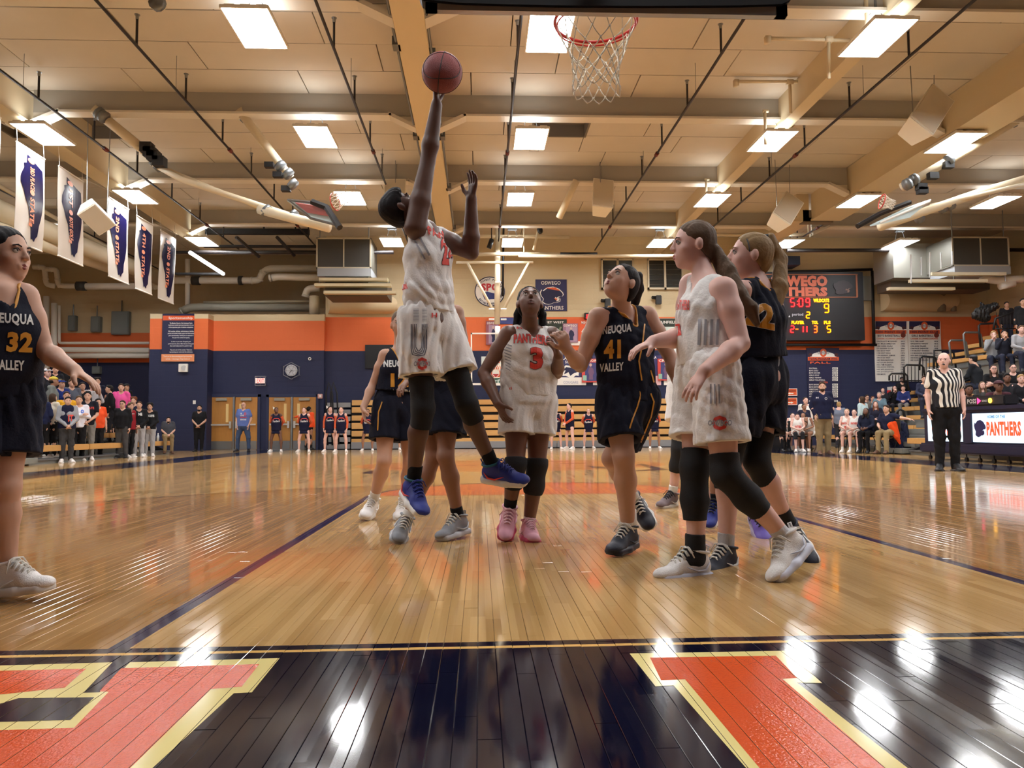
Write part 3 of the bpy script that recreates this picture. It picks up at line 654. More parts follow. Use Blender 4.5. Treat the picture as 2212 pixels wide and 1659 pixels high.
for i, (x0, x1, yt, yb, a, b) in enumerate(bn):
    xw = -9.95; A = PX(x0, yt, xw); B = PX(x1, yt, xw); ya, yb2 = A[1], B[1]; zt = A[2]; zb = zt - 2.15
    t = thing('banner', 'white hanging banner with navy state shape, ' + ['largest in full view', 'second in full view', 'third, just past the tilted speaker', 'fourth, with the bright glare', 'smallest, over the wall pier', 'cut off by the picture edge'][i], 'banner', (xw, (ya + yb2) / 2, zb), 'hanging state banners')
    def bp(u, v, dd=0): return V(xw + .05 * math.sin(v * 3 + i) * (1 - v) + .02 * math.sin(u * 5 + i) + dd, ya + (yb2 - ya) * u, zb + (zt - zb) * v)
    m = MB(); n = 10
    for s in (0, -.008):
        vs = [bp(u / n, v / n, s) for v in range(n + 1) for u in range(n + 1)]
        m.add(vs, [(q * (n + 1) + p, q * (n + 1) + p + 1, (q + 1) * (n + 1) + p + 1, (q + 1) * (n + 1) + p) for q in range(n) for p in range(n)])
    m.build('cloth', BW_, t, True)
    def drape(polys, mt, nm, d):
        bm = bmesh.new()
        for pl in polys: bm.faces.new([bm.verts.new((p[0], p[1], 0)) for p in pl])
        for k in range(1, 10):
            for no in ((0, 1, 0), (1, 0, 0)): bmesh.ops.bisect_plane(bm, geom=bm.verts[:] + bm.edges[:] + bm.faces[:], plane_co=(k / 10, k / 10, 0), plane_no=no)
        bmesh.ops.triangulate(bm, faces=bm.faces[:])
        bm.verts.index_update()
        mkobj(nm, [bp(v.co.x, v.co.y, d) for v in bm.verts], [tuple(v.index for v in f.verts) for f in bm.faces], mt, t); bm.free()
    drape([[(x * .95 + .0, y * .93 + .04) for x, y in ST]], BN_, 'state_shape', .012)
    m = []
    for s, u0, v0, ln, hh in ((a, .42, .82, .2 if len(a) < 5 else .24, .17), (b, .42, .5, .26, .17)):
        v, f, asp = text_mesh(s, .04)
        for ff in f: m.append([(u0 + v[q][1] * hh, v0 - v[q][0] * ln) for q in ff])
    m.append([(.46 + .13 * math.cos(q * .7) , .88 + .028 * math.sin(q * .7)) for q in range(9)]); m.append([(.5 + .09 * math.cos(q * .7), .555 + .03 * math.sin(q * .7)) for q in range(9)])
    m.append([(.4, .2), (.52, .2), (.52, .235), (.4, .235)])
    drape(m, BO_, 'lettering', .017)
    MB().tube([bp(0, 1), bp(1, 1)], .018, 6).build('top_rod', WHITE, t); MB().tube([bp(0, 0), bp(1, 0)], .018, 6).build('bottom_rod', WHITE, t)
    m = MB()
    for u in (0.03, .97): m.tube([bp(u, 1), bp(u, 1) + V(-.1, 0, 1.3)], .006, 4)
    m.build('cord', WHITE, t)
# ---- doors
def dbl_door(n, x0, xm, x1, xb):
    Yd = 29.28
    z1 = P(x0, 858, Yd)[2]; X0, XM, X1 = [P(x, 900, Yd)[0] for x in (x0, xm, x1)]
    t = thing('door_%d' % n, None, None, ((X0 + X1) / 2, Yd, 0)); struct(t)
    fr = MB(); fm = cmat(34, 40, 72, .5)
    fr.box((X0 - .1, Yd - .05, 0), (X0, Yd + .02, z1 + .1)); fr.box((X1, Yd - .05, 0), (X1 + .1, Yd + .02, z1 + .1)); fr.box((X0 - .1, Yd - .05, z1), (X1 + .1, Yd + .02, z1 + .12)); fr.build('door_frame', fm, t)
    MB().box((XM - .035, Yd - .08, 0), (XM + .035, Yd - .02, z1)).build('mullion', STEEL, t)
    WD = mat('door_oak', rgb(176, 122, 58), .4, noise=.15, nscale=3, stretch=(8, 8, 1))
    for k, (a, b) in enumerate(((X0 + .01, XM - .05), (XM + .05, X1 - .01))):
        d = MB().box((a, Yd - .045, .02), (b, Yd - .005, z1 - .01)).build('door_leaf', WD, t)
        MB().box((a + .01, Yd - .055, .03), (b - .01, Yd - .046, .34)).build('kick_plate', STEEL, d)
        sx = b - .2 if k == 0 else a + .2
        MB().box((sx - .05, Yd - .052, 1.05), (sx + .05, Yd - .0455, 1.75)).build('narrow_window', cmat(220, 190, 130, .3), d)
        m = MB(); m.box((a + .05, Yd - .13, .93), (b - .04, Yd - .09, .99)); hx = b - .1 if k == 0 else a + .03; m.box((hx, Yd - .14, .82), (hx + .07, Yd - .046, 1.08)); m.build('panic_bar', cmat(214, 212, 206, .3, metal=.5), d)
        cc = (a + b) / 2; MB().box((cc - .2, Yd - .12, z1 - .14), (cc + .2, Yd - .046, z1 - .04)).build('door_closer', cmat(150, 145, 130, .4), d)
    MB().box((X0, Yd - .2, 0.001), (X1, Yd, .02)).build('threshold', STEEL, t)
dbl_door(1, 455, 506, 557, 0); dbl_door(2, 581, 631, 683, 0)
# ---- wall things helpers
def wbox(name, lbl, cat, x0, y0, x1, y1, Y, dp, m, group=None, top=True):
    a = P(x0, y1, Y); b = P(x1, y0, Y)
    return a, b, MB().box((a[0], Y - dp, a[2]), (b[0], Y, b[2]))
def wthing(name, lbl, cat, x0, y0, x1, y1, Y, dp, m, group=None, bevel=.0):
    a, b, q = wbox(name, lbl, cat, x0, y0, x1, y1, Y, dp, m); return tag(q.build(name, m, None, bevel=bevel), lbl, cat, group)
def sign(name, lbl, cat, x0, y0, x1, y1, Y, bg, dp=.03, texts=(), shapes=(), group=None, border=None):
    """flat sign on a wall; texts: (string, x0, y0, x1, y1, colour); shapes: (polygon px, colour)"""
    a = P(x0, y1, Y); b = P(x1, y0, Y); t = thing(name, lbl, cat, ((a[0] + b[0]) / 2, Y, a[2]), group)
    MB().box((a[0], Y - dp, a[2]), (b[0], Y, b[2])).build('panel', bg, t)
    bycol = {}
    for i, (pl, c) in enumerate(shapes):
        o = Y - dp - .002 - .002 * i; q = [P(x, y, o) for x, y in pl]; bycol.setdefault((c, 's'), MB()).prism(q, (0, .002, 0))
    for s, tx0, ty0, tx1, ty1, c in texts:
        o = Y - dp - .004 - .002 * len(shapes); p = P(tx0, ty1, o); q = P(tx1, ty0, o)
        text_on(bycol.setdefault((c, 't'), MB()), s, p, (1, 0, 0), (0, 0, 1), q[0] - p[0], q[2] - p[2], (0, -1, 0), off=0)
    for (c, k), mb in bycol.items(): mb.build('print' if k == 's' else 'lettering', c, t)
    if border:
        m = MB(); 
        for u, v in (((a[0], a[2]), (b[0], a[2] + .02)), ((a[0], b[2] - .02), (b[0], b[2])), ((a[0], a[2]), (a[0] + .02, b[2])), ((b[0] - .02, a[2]), (b[0], b[2]))): m.box((u[0], Y - dp - .01, u[1]), (v[0], Y - dp, v[1]))
        m.build('border', border, t)
    return t
W_ = cmat(238, 234, 226, .6); N_ = cmat(28, 28, 66, .5); O_ = cmat(222, 92, 44, .5); OL = cmat(236, 150, 100, .5); K_ = cmat(20, 20, 26, .5); GR = cmat(120, 126, 136, .6)
sp = [('The Member Schools of the Conference', 722), ('enthusiastically promote good sportsmanship', 710 - 21), ('of interscholastic athletic competition', 693)]
tx = [('Sportsmanship', 364, 684, 416, 691, W_)]
yy = 698
for blk in (['The Member Schools of the Southwest Prairie', 'Conference consider good sportsmanship to be one', 'of the important goals of athletic competition.'], ['Will coaches, athletes, administrators, families,', 'patrons and student bodies support and demonstrate', 'good sportsmanship. Nothing less is expected of', 'the sport but conduct are paying.'], ['So cheer on your team. Recognize good', 'performances by others. Make the best of the game', 'that could really attend to positive ways.'], ['Play your part of this contest. Thank you', 'representing your school and the conference.']):
    for s in blk:
        hw = len(s) * .57; tx.append((s, 391 - hw, yy - 1.6, 391 + hw, yy + 1.6, W_)); yy += 4.6
    yy += 4
sign('sportsmanship_poster', 'tall navy sportsmanship poster with small white text on the pier', 'poster', 350, 678, 420, 765, 28.68, N_, texts=tx, shapes=(([(352, 682), (420, 682), (420, 692), (352, 692)], O_),))
sign('poster_footer', 'light orange strip sign under the sportsmanship poster', 'sign', 349, 765, 420, 781, 28.68, OL, texts=(('Thank you for demonstrating good sportsmanship', 353, 768, 415, 772, W_), ('CHSL - Oswego High School', 358, 774, 410, 777.5, W_)))
t = thing('wall_speaker', 'small white square speaker under the sportsmanship poster', 'speaker', P(397, 804, 28.7))
a, b, q = wbox('', '', '', 387, 786, 407, 804, 28.7, .08, W_); q.build('case', W_, t, bevel=.01); MB().tube([P(397, 795, 28.61), P(397, 795, 28.6)], .1, 20).build('cone', cmat(200, 200, 198, .7), t)
wthing('light_switch', 'small white switch plate above the man in black', 'switch', 417, 865, 423, 873, 28.7, .02, W_)
# exit sign
t = thing('exit_sign', 'lit red and white EXIT sign in a wire cage above the doors', 'sign', P(562, 832, 29.28))
a, b, q = wbox('', '', '', 552, 817, 572, 828, 29.28, .07, 0); q.build('panel', mat('exit_face', rgb(255, 214, 200), .5, emit=.9), t)
m = MB(); p = P(555, 827, 29.2); q2 = P(570, 818, 29.2); text_on(m, 'EXIT', p, (1, 0, 0), (0, 0, 1), q2[0] - p[0], q2[2] - p[2], (0, -1, 0), off=0); m.build('lettering', mat('exit_red', rgb(255, 60, 70), .5, emit=1.2), t)
def cage(t, pts, Y, dp, n=3):
    m = MB(); q = [P(x, y, Y - dp) for x, y in pts]
    for i in range(len(q)): m.tube([q[i], q[(i + 1) % len(q)]], .012, 4); m.tube([q[i], q[i] + V(0, dp, 0)], .01, 4)
    c = sum(q) / len(q)
    for i in range(len(q)):
        for f in (.5,): m.tube([(q[i] + q[(i + 1) % len(q)]) / 2, c], .005, 4)
        m.tube([c + (q[i] - c) * .6, c + (q[(i + 1) % len(q)] - c) * .6], .005, 4)
    m.build('wire_cage', cmat(130, 132, 138, .4), t)
cage(t, [(551, 813), (573, 813), (573, 833), (551, 833)], 29.28, .15)
t = thing('wall_clock', 'round white clock in a hexagonal wire cage', 'clock', P(629, 818, 29.28))
c = P(629, 800, 29.2); MB().tube([c, c + V(0, .08, 0)], .22, 28).build('dial', cmat(206, 208, 214, .3), t); m = MB()
m.tube([c - V(0, .01, 0), c + V(.09, -.01, -.03)], .008, 4); m.tube([c - V(0, .01, 0), c + V(-.06, -.01, -.1)], .008, 4)
for k in range(12): m.tube([c + V(.18 * math.sin(k * math.pi / 6), -.005, .18 * math.cos(k * math.pi / 6)), c + V(.2 * math.sin(k * math.pi / 6), -.005, .2 * math.cos(k * math.pi / 6))], .006, 4)
m.build('hands', K_, t); cage(t, [(629, 783), (646, 792), (646, 810), (629, 819), (612, 810), (612, 792)], 29.28, .2)
t = thing('smoke_sensor', 'tiny white ring fitting right of the caged clock', 'sensor', P(669, 778, 29.28)); MB().tube([P(669, 775, 29.28), P(669, 775, 29.22)], .06, 16).build('ring', W_, t); MB().tube([P(669, 775, 29.22), P(669, 775, 29.21)], .035, 12).build('lens', K_, t)
t = thing('strobe_alarm', 'small pale strobe alarm by the second door pair', 'alarm', P(692, 860, 29.28)); a, b, q = wbox('', '', '', 687, 851, 697, 861, 29.28, .08, 0); q.build('case', cmat(210, 160, 150, .5), t, bevel=.01); a, b, q = wbox('', '', '', 690, 853, 694, 858, 29.2, .03, 0); q.build('lens', W_, t)
# recess wall boxes
for x0, y0, x1, y1, l in ((152, 683, 169, 716, 'narrow grey electrical box, nearest the white pipes'), (201, 685, 222, 718, 'middle grey electrical disconnect box on the orange band'), (245, 674, 284, 724, 'largest grey electrical cabinet on the orange band'), (204, 792, 221, 808, 'small grey-green junction plate on the navy wall')):
    t = thing('electrical_box', l, 'box', P((x0 + x1) / 2, y1, YD)); a, b, q = wbox('', '', '', x0, y0, x1, y1, YD, .25, 0); q.build('case', cmat(116, 124, 124, .5), t, bevel=.015)
    MB().box((a[0] + .05, YD - .27, a[2] + .05), (b[0] - .05, YD - .25, b[2] - .05)).build('lid', cmat(126, 134, 134, .5), t)
    MB().tube([((a[0] + b[0]) / 2, YD - .1, b[2]), ((a[0] + b[0]) / 2, YD - .1, b[2] + .5)], .025, 6).build('conduit', GREYM, t)
# pipes of the recess corner
def pipe(lbl, runs, Y, r=.1, mtl=PIPEW, name='wall_pipe', parts=()):
    t = thing(name, lbl, 'pipe', P(runs[0][0][0], runs[0][0][1], Y))
    for run in runs:
        pts = [P(p[0], p[1], p[2] if len(p) > 2 else Y) for p in run]; q = []
        for i, p in enumerate(pts):           # rounded elbows
            if 0 < i < len(pts) - 1:
                a = nrm(pts[i - 1] - p) * min(r * 1.8, np.linalg.norm(pts[i - 1] - p) / 2); b = nrm(pts[i + 1] - p) * min(r * 1.8, np.linalg.norm(pts[i + 1] - p) / 2)
                q += [p + a, p + a * .45 + b * .05 , p + (a + b) * .2, p + b * .45 + a * .05, p + b]
            else: q.append(p)
        MB().tube(q, r, 10).build('pipe_run', mtl, t, True)
        for i in range(1, len(pts) - 1): MB().tube([pts[i] + nrm(pts[i - 1] - pts[i]) * r * 1.9, pts[i] + nrm(pts[i - 1] - pts[i]) * r * 2.4], r * 1.12, 10).build('collar', mtl, t, True)
    for x0, x1, y in parts: MB().tube([P(x0, y, Y), P(x1, y, Y)], r * 1.35, 10).build('sleeve', cmat(60, 60, 58, .6), t, True)
pipe('thin white pipe turning down then along the orange band', [[(128, 660), (128, 741), (322, 741)]], 33.6, .06)
pipe('thick white pipe turning down then along the orange band', [[(117, 655), (117, 755), (322, 757)]], 33.6, .12)
pipe('thick white pipe along the top of the navy band', [[(100, 640), (100, 830)], [(104, 769), (322, 768)]], 33.7, .12)
pipe('white zigzag pipe stepping down above the student stand', [[(72, 577), (96, 577), (100, 615), (118, 618)], [(100, 582), (122, 582), (126, 616), (140, 618), (165, 618)]], 33.2, .11)
pipe('long white pipe from the zigzag to the wall pier corner', [[(165, 619), (350, 618), (352, 606), (560, 606), (566, 590), (580, 580), (690, 580)]], 31.5, .14, parts=((166, 186, 618), (415, 432, 606), (516, 524, 606)))
pipe('pair of white elbows beside the air handler', [[(588, 600), (600, 598), (690, 600)], [(660, 640), (664, 624), (690, 622)]], 30.6, .14)
pipe('white vertical pipe by the pier top', [[(405, 560), (405, 670)]], 31.5, .1)
pipe('grey duct pipe lying along the pier top', [[(395, 672), (410, 664), (680, 665)]], 30.3, .16, cmat(150, 148, 136, .5))
pipe('slim pipe above the grey duct on the pier top', [[(440, 654), (672, 651)]], 30.4, .06, cmat(170, 162, 140, .5))
pipe('vertical tan pipe under the air handler corner', [[(679, 640), (679, 679)]], 30.2, .2, CREAMP)
pipe('big cream duct running along the hall behind the banners', [[(-60, 430, 19), (345, 602, 31)]], 25, .28, CREAMP)
pipe('second cream duct running along the hall below the first', [[(-60, 475, 19), (300, 600, 31)]], 25, .2, CREAMP)
pipe('thin cream conduit along the hall behind the banners', [[(-40, 380, 19), (330, 590, 31)]], 25, .06, CREAMP)
pipe('black pipe across the roof end before the air handler', [[(415, 545), (850, 545)]], 27.3, .07, PIPEB)
pipe('black pipe across the roof end over the scoreboard', [[(1210, 549), (1290, 549)], [(1700, 541), (2230, 540)]], 27.3, .07, PIPEB)
pipe('cream pipe across the roof end over the windows', [[(1020, 549), (1210, 549)]], 27.3, .07, CREAMP)
pipe('white elbow pipes by the second air handler', [[(2215, 603), (2150, 606), (2120, 600)], [(2190, 612), (2160, 618)]], 26, .14, mat('pipe_white_bright', rgb(250, 248, 240), .4))
for i, (x, y, lb) in enumerate([(2034, 640, 'thicker'), (2060, 640, 'thinner')]): pipe(lb + ' grey duct rising behind the rolled curtain end', [[(x, 600), (x, 672)]], 29.2, .16 - .05 * i, cmat(120, 110, 94, .6))
# dark roof steel over the far left
for i, (pl, l) in enumerate([([(402, 500), (668, 500)], 'dark steel beam over the far doors'), ([(372, 545), (430, 545)], 'stub of dark pipe by the last banner'), ([(380, 592), (484, 592)], 'dark pipe behind the white lagged pipe'), ([(440, 532), (690, 531)], 'lower dark steel rail over the far doors')]):
    a, b = P(pl[0][0], pl[0][1], 27.8), P(pl[1][0], pl[1][1], 27.8); hh = .1 if i == 0 else .035
    m = MB().box((a[0], 27.7, a[2] - hh), (b[0], 27.9, a[2] + hh))
    if i == 0:
        for x in (a[0] + .3, a[0] + 2.8, b[0] - .5): m.tube([(x, 27.8, a[2]), (x, 27.8, ZC)], .03, 6)
    tag(m.build('roof_rail', BLACK), l, 'beam', 'dark roof steel')
for i, (a, b) in enumerate((((510, 512, 26), (560, 555, 27)), ((598, 512, 26), (636, 552, 27)), ((410, 545, 26), (483, 592, 27.6)))):
    tag(MB().tube([P(*a), P(*b)], .06, 6).build('roof_strut', BLACK if i < 2 else mat('tube_lamp', (1, .98, .95, 1), .5, emit=14)), ['dark slanting strut nearer the banners', 'dark slanting strut nearer the air handler', 'bright slanting lamp tube beneath the last banner light'][i], 'strut')
wthing('wall_screen', 'black wall screen behind the number twelve player', 'screen', 789, 745, 850, 796, 29.492, .08, cmat(14, 14, 18, .3))
for i, x in enumerate((-1.44, -.84)):
    t = thing('beam_conduit', ['grey conduit along the banner-side edge of the centre beam', 'grey conduit along the hoop-side edge of the centre beam'][i], 'pipe', (x, 15, 7.5))
    MB().tube([(x, 3, 7.56), (x, 29, 7.56)], .025, 6).build('conduit', GREYM, t, True)
    for y in (13.2 + i * .4, 17.4, 21.2, 25.6): MB().box((x - .07, y - .12, 7.5), (x + .07, y + .12, 7.66)).build('junction_box', GREYM, t)
# ---- air handlers, rolled curtains, windows
def handler(lbl, x0, y0, x1, y1, xs, Y):
    t = thing('air_handler', lbl, 'air handler', P((x0 + x1) / 2, y1, Y)); a = P(x0, y1, Y); b = P(x1, y0, Y); c = P(xs, y0, Y + 1.4); dk = cmat(58, 57, 53, .5)
    MB().box((a[0], Y, a[2]), (b[0], Y + 1.5, b[2])).build('casing', cmat(96, 94, 86, .4, metal=.3), t)
    m = MB(); mid = (a[0] + b[0]) / 2
    for p, q in (((a[0], a[2]), (b[0], a[2] + .05)), ((a[0], b[2] - .05), (b[0], b[2])), ((a[0], a[2]), (a[0] + .05, b[2])), ((b[0] - .05, a[2]), (b[0], b[2])), ((mid - .02, a[2]), (mid + .02, b[2]))): m.box((p[0], Y - .03, p[1]), (q[0], Y, q[1]))
    m.build('frame', cmat(190, 182, 160, .4), t)
    for s, e in ((a[0] + .06, mid - .03), (mid + .03, b[0] - .06)): MB().box((s, Y - .012, a[2] + .06), (e, Y - .002, b[2] - .06)).build('panel', dk, t)
    m = MB().box((a[0] + .05, Y - .05, a[2] - .28), (b[0], Y + 1.4, a[2])); m.build('drip_tray', cmat(160, 164, 170, .4, metal=.3), t)
    m = MB()
    for x in (a[0] + .1, b[0] - .1): m.tube([(x, Y + .1, a[2] - .5), (x, Y + .1, ZC)], .02, 6)
    m.build('hanger_rod', STEEL, t)
    return a, b
a, b = handler('dark boxed air handler with white frame over the shooter\'s side', 683, 514, 802, 580, 812, 26.5)
tag(MB().box((a[0] + .3, 26.6, a[2] - .95), (b[0] + .55, 28.0, a[2] - .3)).build('supply_duct', cmat(92, 86, 74, .6)), 'dull duct stack beneath the first air handler', 'duct')
for i, (x0, x1, y) in enumerate(((690, 838, 604), (680, 845, 616), (700, 855, 632))):
    p = P(x0, y, 26.3); q = P(x1, y, 26.3); tag(MB().box((p[0], 26.2, p[2] - .05), (q[0], 26.5, p[2] + .05)).build('trapeze_bar', cmat(206, 194, 160, .5)), ['upper', 'middle', 'lowest'][i] + ' cream support bar under the first air handler', 'bar', 'support bars under the air handler')
handler('galvanised air handler with bright edge over the wall charts', 2057, 512, 2178, 575, 2100, 25.5)
tag(MB().box(P(1931, 600, 27) , P(2055, 545, 28.4)).build('supply_duct', cmat(150, 148, 140, .35, metal=.5)), 'shiny galvanised duct left of the second air handler', 'duct')
tag(MB().box(P(1925, 625, 27.6) , P(2100, 604, 28.6)).build('supply_duct', cmat(84, 78, 68, .6)), 'dull duct beneath the galvanised air handler', 'duct')
for i, (x0, x1, y, Y) in enumerate(((2010, 2170, 592, 25.4), (1965, 2130, 607, 25.6), (1918, 2060, 624, 26))):
    p = P(x0, y, Y); q = P(x1, y, Y); tag(MB().box((p[0], Y - .1, p[2] - .05), (q[0], Y + .1, p[2] + .05)).build('trapeze_bar', cmat(222, 212, 184, .5)), ['upper', 'middle', 'lowest'][i] + ' cream support bar under the second air handler', 'bar', 'support bars under the second air handler')
t = thing('duct_hanger', 'bright steel hanger frame on the shiny duct', 'frame', P(2030, 580, 25.3)); m = MB()
for pts in ([(2032, 545), (2033, 580), (2057, 572), (2057, 543)], [(1968, 550), (1968, 612)], [(2009, 545), (2008, 600)], [(1990, 555), (1990, 595)]): m.tube(PP(pts, 25.3), .025, 6)
m.build('frame', cmat(226, 230, 232, .3, metal=.3), t)
for x0, x1, y0, y1, l in ((708, 852, 642, 678, 'cream rolled divider curtain bulging over the orange band by the shooter'), (1902, 2050, 630, 673, 'cream rolled divider curtain bulging above the wall charts')):
    Y = 29.45; a = P(x0, y1, Y); b = P(x1, y0, Y); hh = (b[2] - a[2]) / 2; m = MB(); vs = []; n = 12
    for i in range(n + 1):
        th = math.pi * i / n; vs += [(a[0] + .15 * math.sin(th), Y - hh * 1.1 * math.sin(th), a[2] + hh - hh * math.cos(th)), (b[0] - .15 + .3 * math.sin(th), Y - hh * 1.1 * math.sin(th), a[2] + hh - hh * math.cos(th))]
    m.add(vs, [(2 * i, 2 * i + 1, 2 * i + 3, 2 * i + 2) for i in range(n)]); m.add([vs[2 * i] for i in range(n + 1)], [tuple(range(n + 1))]); m.add([vs[2 * i + 1] for i in range(n + 1)], [tuple(range(n + 1))])
    tag(m.build('rolled_curtain', cmat(206, 184, 146, .6), None, True), l, 'curtain')
for i, (x0, x1, xm) in enumerate(((1299, 1368, 1334), (1399, 1474, 1436))):
    Y = 29.45; a = P(x0, 626, Y); b = P(x1, 560, Y); t = thing('window_%d' % (i + 1), None, None, ((a[0] + b[0]) / 2, Y, a[2])); struct(t); m = MB(); xm = P(xm, 600, Y)[0]
    for p, q in (((a[0], a[2]), (b[0], a[2] + .08)), ((a[0], b[2] - .06), (b[0], b[2])), ((a[0], a[2]), (a[0] + .06, b[2])), ((b[0] - .06, a[2]), (b[0], b[2])), ((xm - .04, a[2]), (xm + .04, b[2]))): m.box((p[0], Y - .08, p[1]), (q[0], Y + .02, q[1]))
    m.build('window_frame', cmat(196, 184, 156, .5), t)
    for s, e in ((a[0] + .06, xm - .04), (xm + .04, b[0] - .06)): MB().box((s, Y - .03, a[2] + .08), (e, Y - .01, b[2] - .06)).build('pane', cmat(44, 44, 40, .2), t)
    m = MB()
    for k in range(5):
        z = a[2] + .2 + k * .2
        for s, e in ((a[0] + .06, xm - .04), (xm + .04, b[0] - .06)): m.tube([(s, Y - .05, z), (e, Y - .05, z)], .008, 4)
    m.build('grille_bar', cmat(90, 88, 80, .5), t)
for x, y, l in ((1418, 648, 'small black wall speaker under the dark windows'), (1308, 655, 'small grey wall box under the first window')):
    t = thing('wall_fixture', l, 'speaker', P(x, y + 10, 29.4)); q = P(x, y, 29.3); MB().cbox(q + V(.08, 0, 0), (.22, .18, .35)).build('case', cmat(40, 40, 40, .5), t, bevel=.02); MB().tube([q + V(-.16, 0, .1), q + V(.1, .1, .1)], .07, 8).build('arm', BLACK, t)
t = thing('ceiling_camera', 'small white camera on an angled bracket before the far girders', 'camera', P(1166, 505, 26.9)); MB().tube([P(1163, 498, 26.9), P(1153, 540, 26.9)], .05, 8).build('arm', CREAMP, t, True); MB().tube([P(1166, 495, 26.7), P(1167, 500, 26.9)], .1, 10).build('lens_housing', BLACK, t, True)
t = thing('stage_lamp', 'small black can lamp hanging right of the mast pipe', 'lamp', P(1060, 525, 26.5)); MB().tube([P(1063, 517, 26.5), P(1056, 536, 26.5)], .09, 10).build('can', BLACK, t, True); MB().tube([P(1062, 520, 26.6), V(P(1062, 520, 26.6)[0], 26.6, ZC)], .02, 6).build('hanger', BLACK, t)
# ---------------- banners and charts on the far wall
Yw = 29.492
def ell(cx, cy, rx, ry, n=24, a0=0, a1=360): return [(cx + rx * math.cos(R(a0 + (a1 - a0) * k / (n if a1 - a0 < 360 else n))), cy - ry * math.sin(R(a0 + (a1 - a0) * k / n))) for k in range(n + (1 if a1 - a0 < 360 else 0))]
BLU = cmat(40, 50, 110, .5); RD = cmat(190, 44, 50, .5); GN = cmat(34, 44, 30, .5); GNL = cmat(120, 130, 100, .6); TL = cmat(30, 90, 72, .5); TQ = cmat(60, 60, 112, .5)
t = thing('conference_crest', 'round white conference crest with red letters behind the mast braces', 'crest', P(1058, 662, Yw))
c = P(1058, 630, Yw); r = 32 / 55.7
MB().tube([c, c - V(0, .03, 0)], r, 40).build('disc', W_, t); MB().tube([c + V(math.cos(a) * r, -.035, math.sin(a) * r) for a in np.linspace(0, 2 * math.pi, 40, endpoint=False)], .02, 5, closed=True).build('ring', N_, t)
m = MB(); v, f, _ = text_mesh('SPC', .05); m.add([c + V(-.34 + .68 * x, -.04, .02 + .3 * y) for x, y in v], f); m.build('lettering', RD, t)
m = MB()
for s, a0, a1, rr, up in (('SOUTHWEST PRAIRIE', 160, 20, .47, 1), ('CONFERENCE', 15, -30, .47, 1), ('ESTABLISHED 2005', 215, 325, .5, -1)):
    n = len(s)
    for i, ch in enumerate(s):
        if ch == ' ': continue
        th = R(a0 + (a1 - a0) * (i + .5) / n); v, f, _ = text_mesh(ch, .04); ux = V(math.sin(th), 0, -math.cos(th)) * up; uy = V(math.cos(th), 0, math.sin(th)) * up
        q = c + V(math.cos(th) * rr, -.04, math.sin(th) * rr) if up > 0 else c + V(math.cos(th) * rr, -.04, math.sin(th) * rr); q = q - ux * .025 - uy * .03
        m.add([q + ux * (.05 * x) + uy * (.075 * y) for x, y in v], f)
m.build('ring_lettering', N_, t)
m = MB(); m.prism([c + V(x, -.035, z) for x, z in ((-.3, -.08), (-.1, .0), (.1, -.06), (.32, -.1), (.25, -.3), (-.2, -.32))], (0, -.004, 0)); m.build('blue_emblem', BLU, t)
CAT = [(0, .62), (.06, .78), (.12, .72), (.3, .88), (.55, .93), (.8, .82), (.97, .62), (1, .5), (.93, .42), (.8, .42), (.7, .34), (.62, .3), (.78, .36), (.86, .3), (.85, .16), (.72, .1), (.6, .1), (.5, .04), (.36, 0), (.22, .03), (.1, .12), (.14, .3), (.04, .45)]
def cat(x, y, w, h, flip=False): return [((x + w * (1 - a) if flip else x + w * a), y - h * b) for a, b in CAT]
def mouth(x, y, w, h, flip=False): return [((x + w * (1 - a) if flip else x + w * a), y - h * b) for a, b in ((.62, .3), (.66, .4), (.72, .34), (.8, .42), (.9, .42), (.78, .36), (.84, .28), (.8, .16), (.7, .16), (.74, .28))]
sign('school_banner', 'navy OSWEGO PANTHERS banner with outlined panther head on the cream wall', 'banner', 1157, 604, 1224, 672, Yw, mat('fade_navy', rgb(44, 42, 84), .5), texts=(('OSWEGO', 1169, 607, 1211, 615, W_), ('PANTHERS', 1165, 661, 1217, 669, W_)), shapes=((cat(1166, 658, 52, 42), W_), (cat(1168, 657, 48, 39), N_), ([(1178, 622), (1200, 621), (1210, 628), (1190, 625)], O_), (mouth(1168, 657, 48, 39), W_), ([(1196, 644), (1204, 645), (1202, 649)], O_)))
BG2 = []
def SB(lbl, x0, y0, x1, y1, bg, tx=(), sh=(), Y=Yw): return sign('school_banner', lbl, 'banner', x0, y0, x1, y1, Y, bg, texts=tx, shapes=sh)
SB('dark JOLIET WEST banner behind the girl in pigtails', 1160, 690, 1224, 745, GN, (('JOLIET WEST', 1166, 694, 1218, 700, W_), ('W', 1178, 706, 1214, 728, GNL)))
SB('orange MINOOKA banner with white diamond beside the JOLIET banner', 1225, 690, 1290, 745, O_, (('MINOOKA', 1256, 694, 1288, 700, W_),), (([(1256, 716), (1262, 708), (1270, 722), (1262, 732)], W_), ([(1225, 737), (1290, 737), (1290, 746), (1225, 746)], W_)))
SB('blue banner edge beside the mast foot', 1078, 686, 1120, 700, BLU)
SB('PLAINFIELD CENTRAL WILDCATS banner between two navy jerseys', 1415, 688, 1478, 754, cmat(206, 218, 208, .6), (('PLAINFIELD', 1418, 693, 1462, 699, W_), ('WILDCATS', 1422, 744, 1466, 750, cmat(150, 170, 160, .6))), (([(1415, 688), (1478, 688), (1478, 706), (1415, 706)], GN), (cat(1430, 742, 30, 22), TL)))
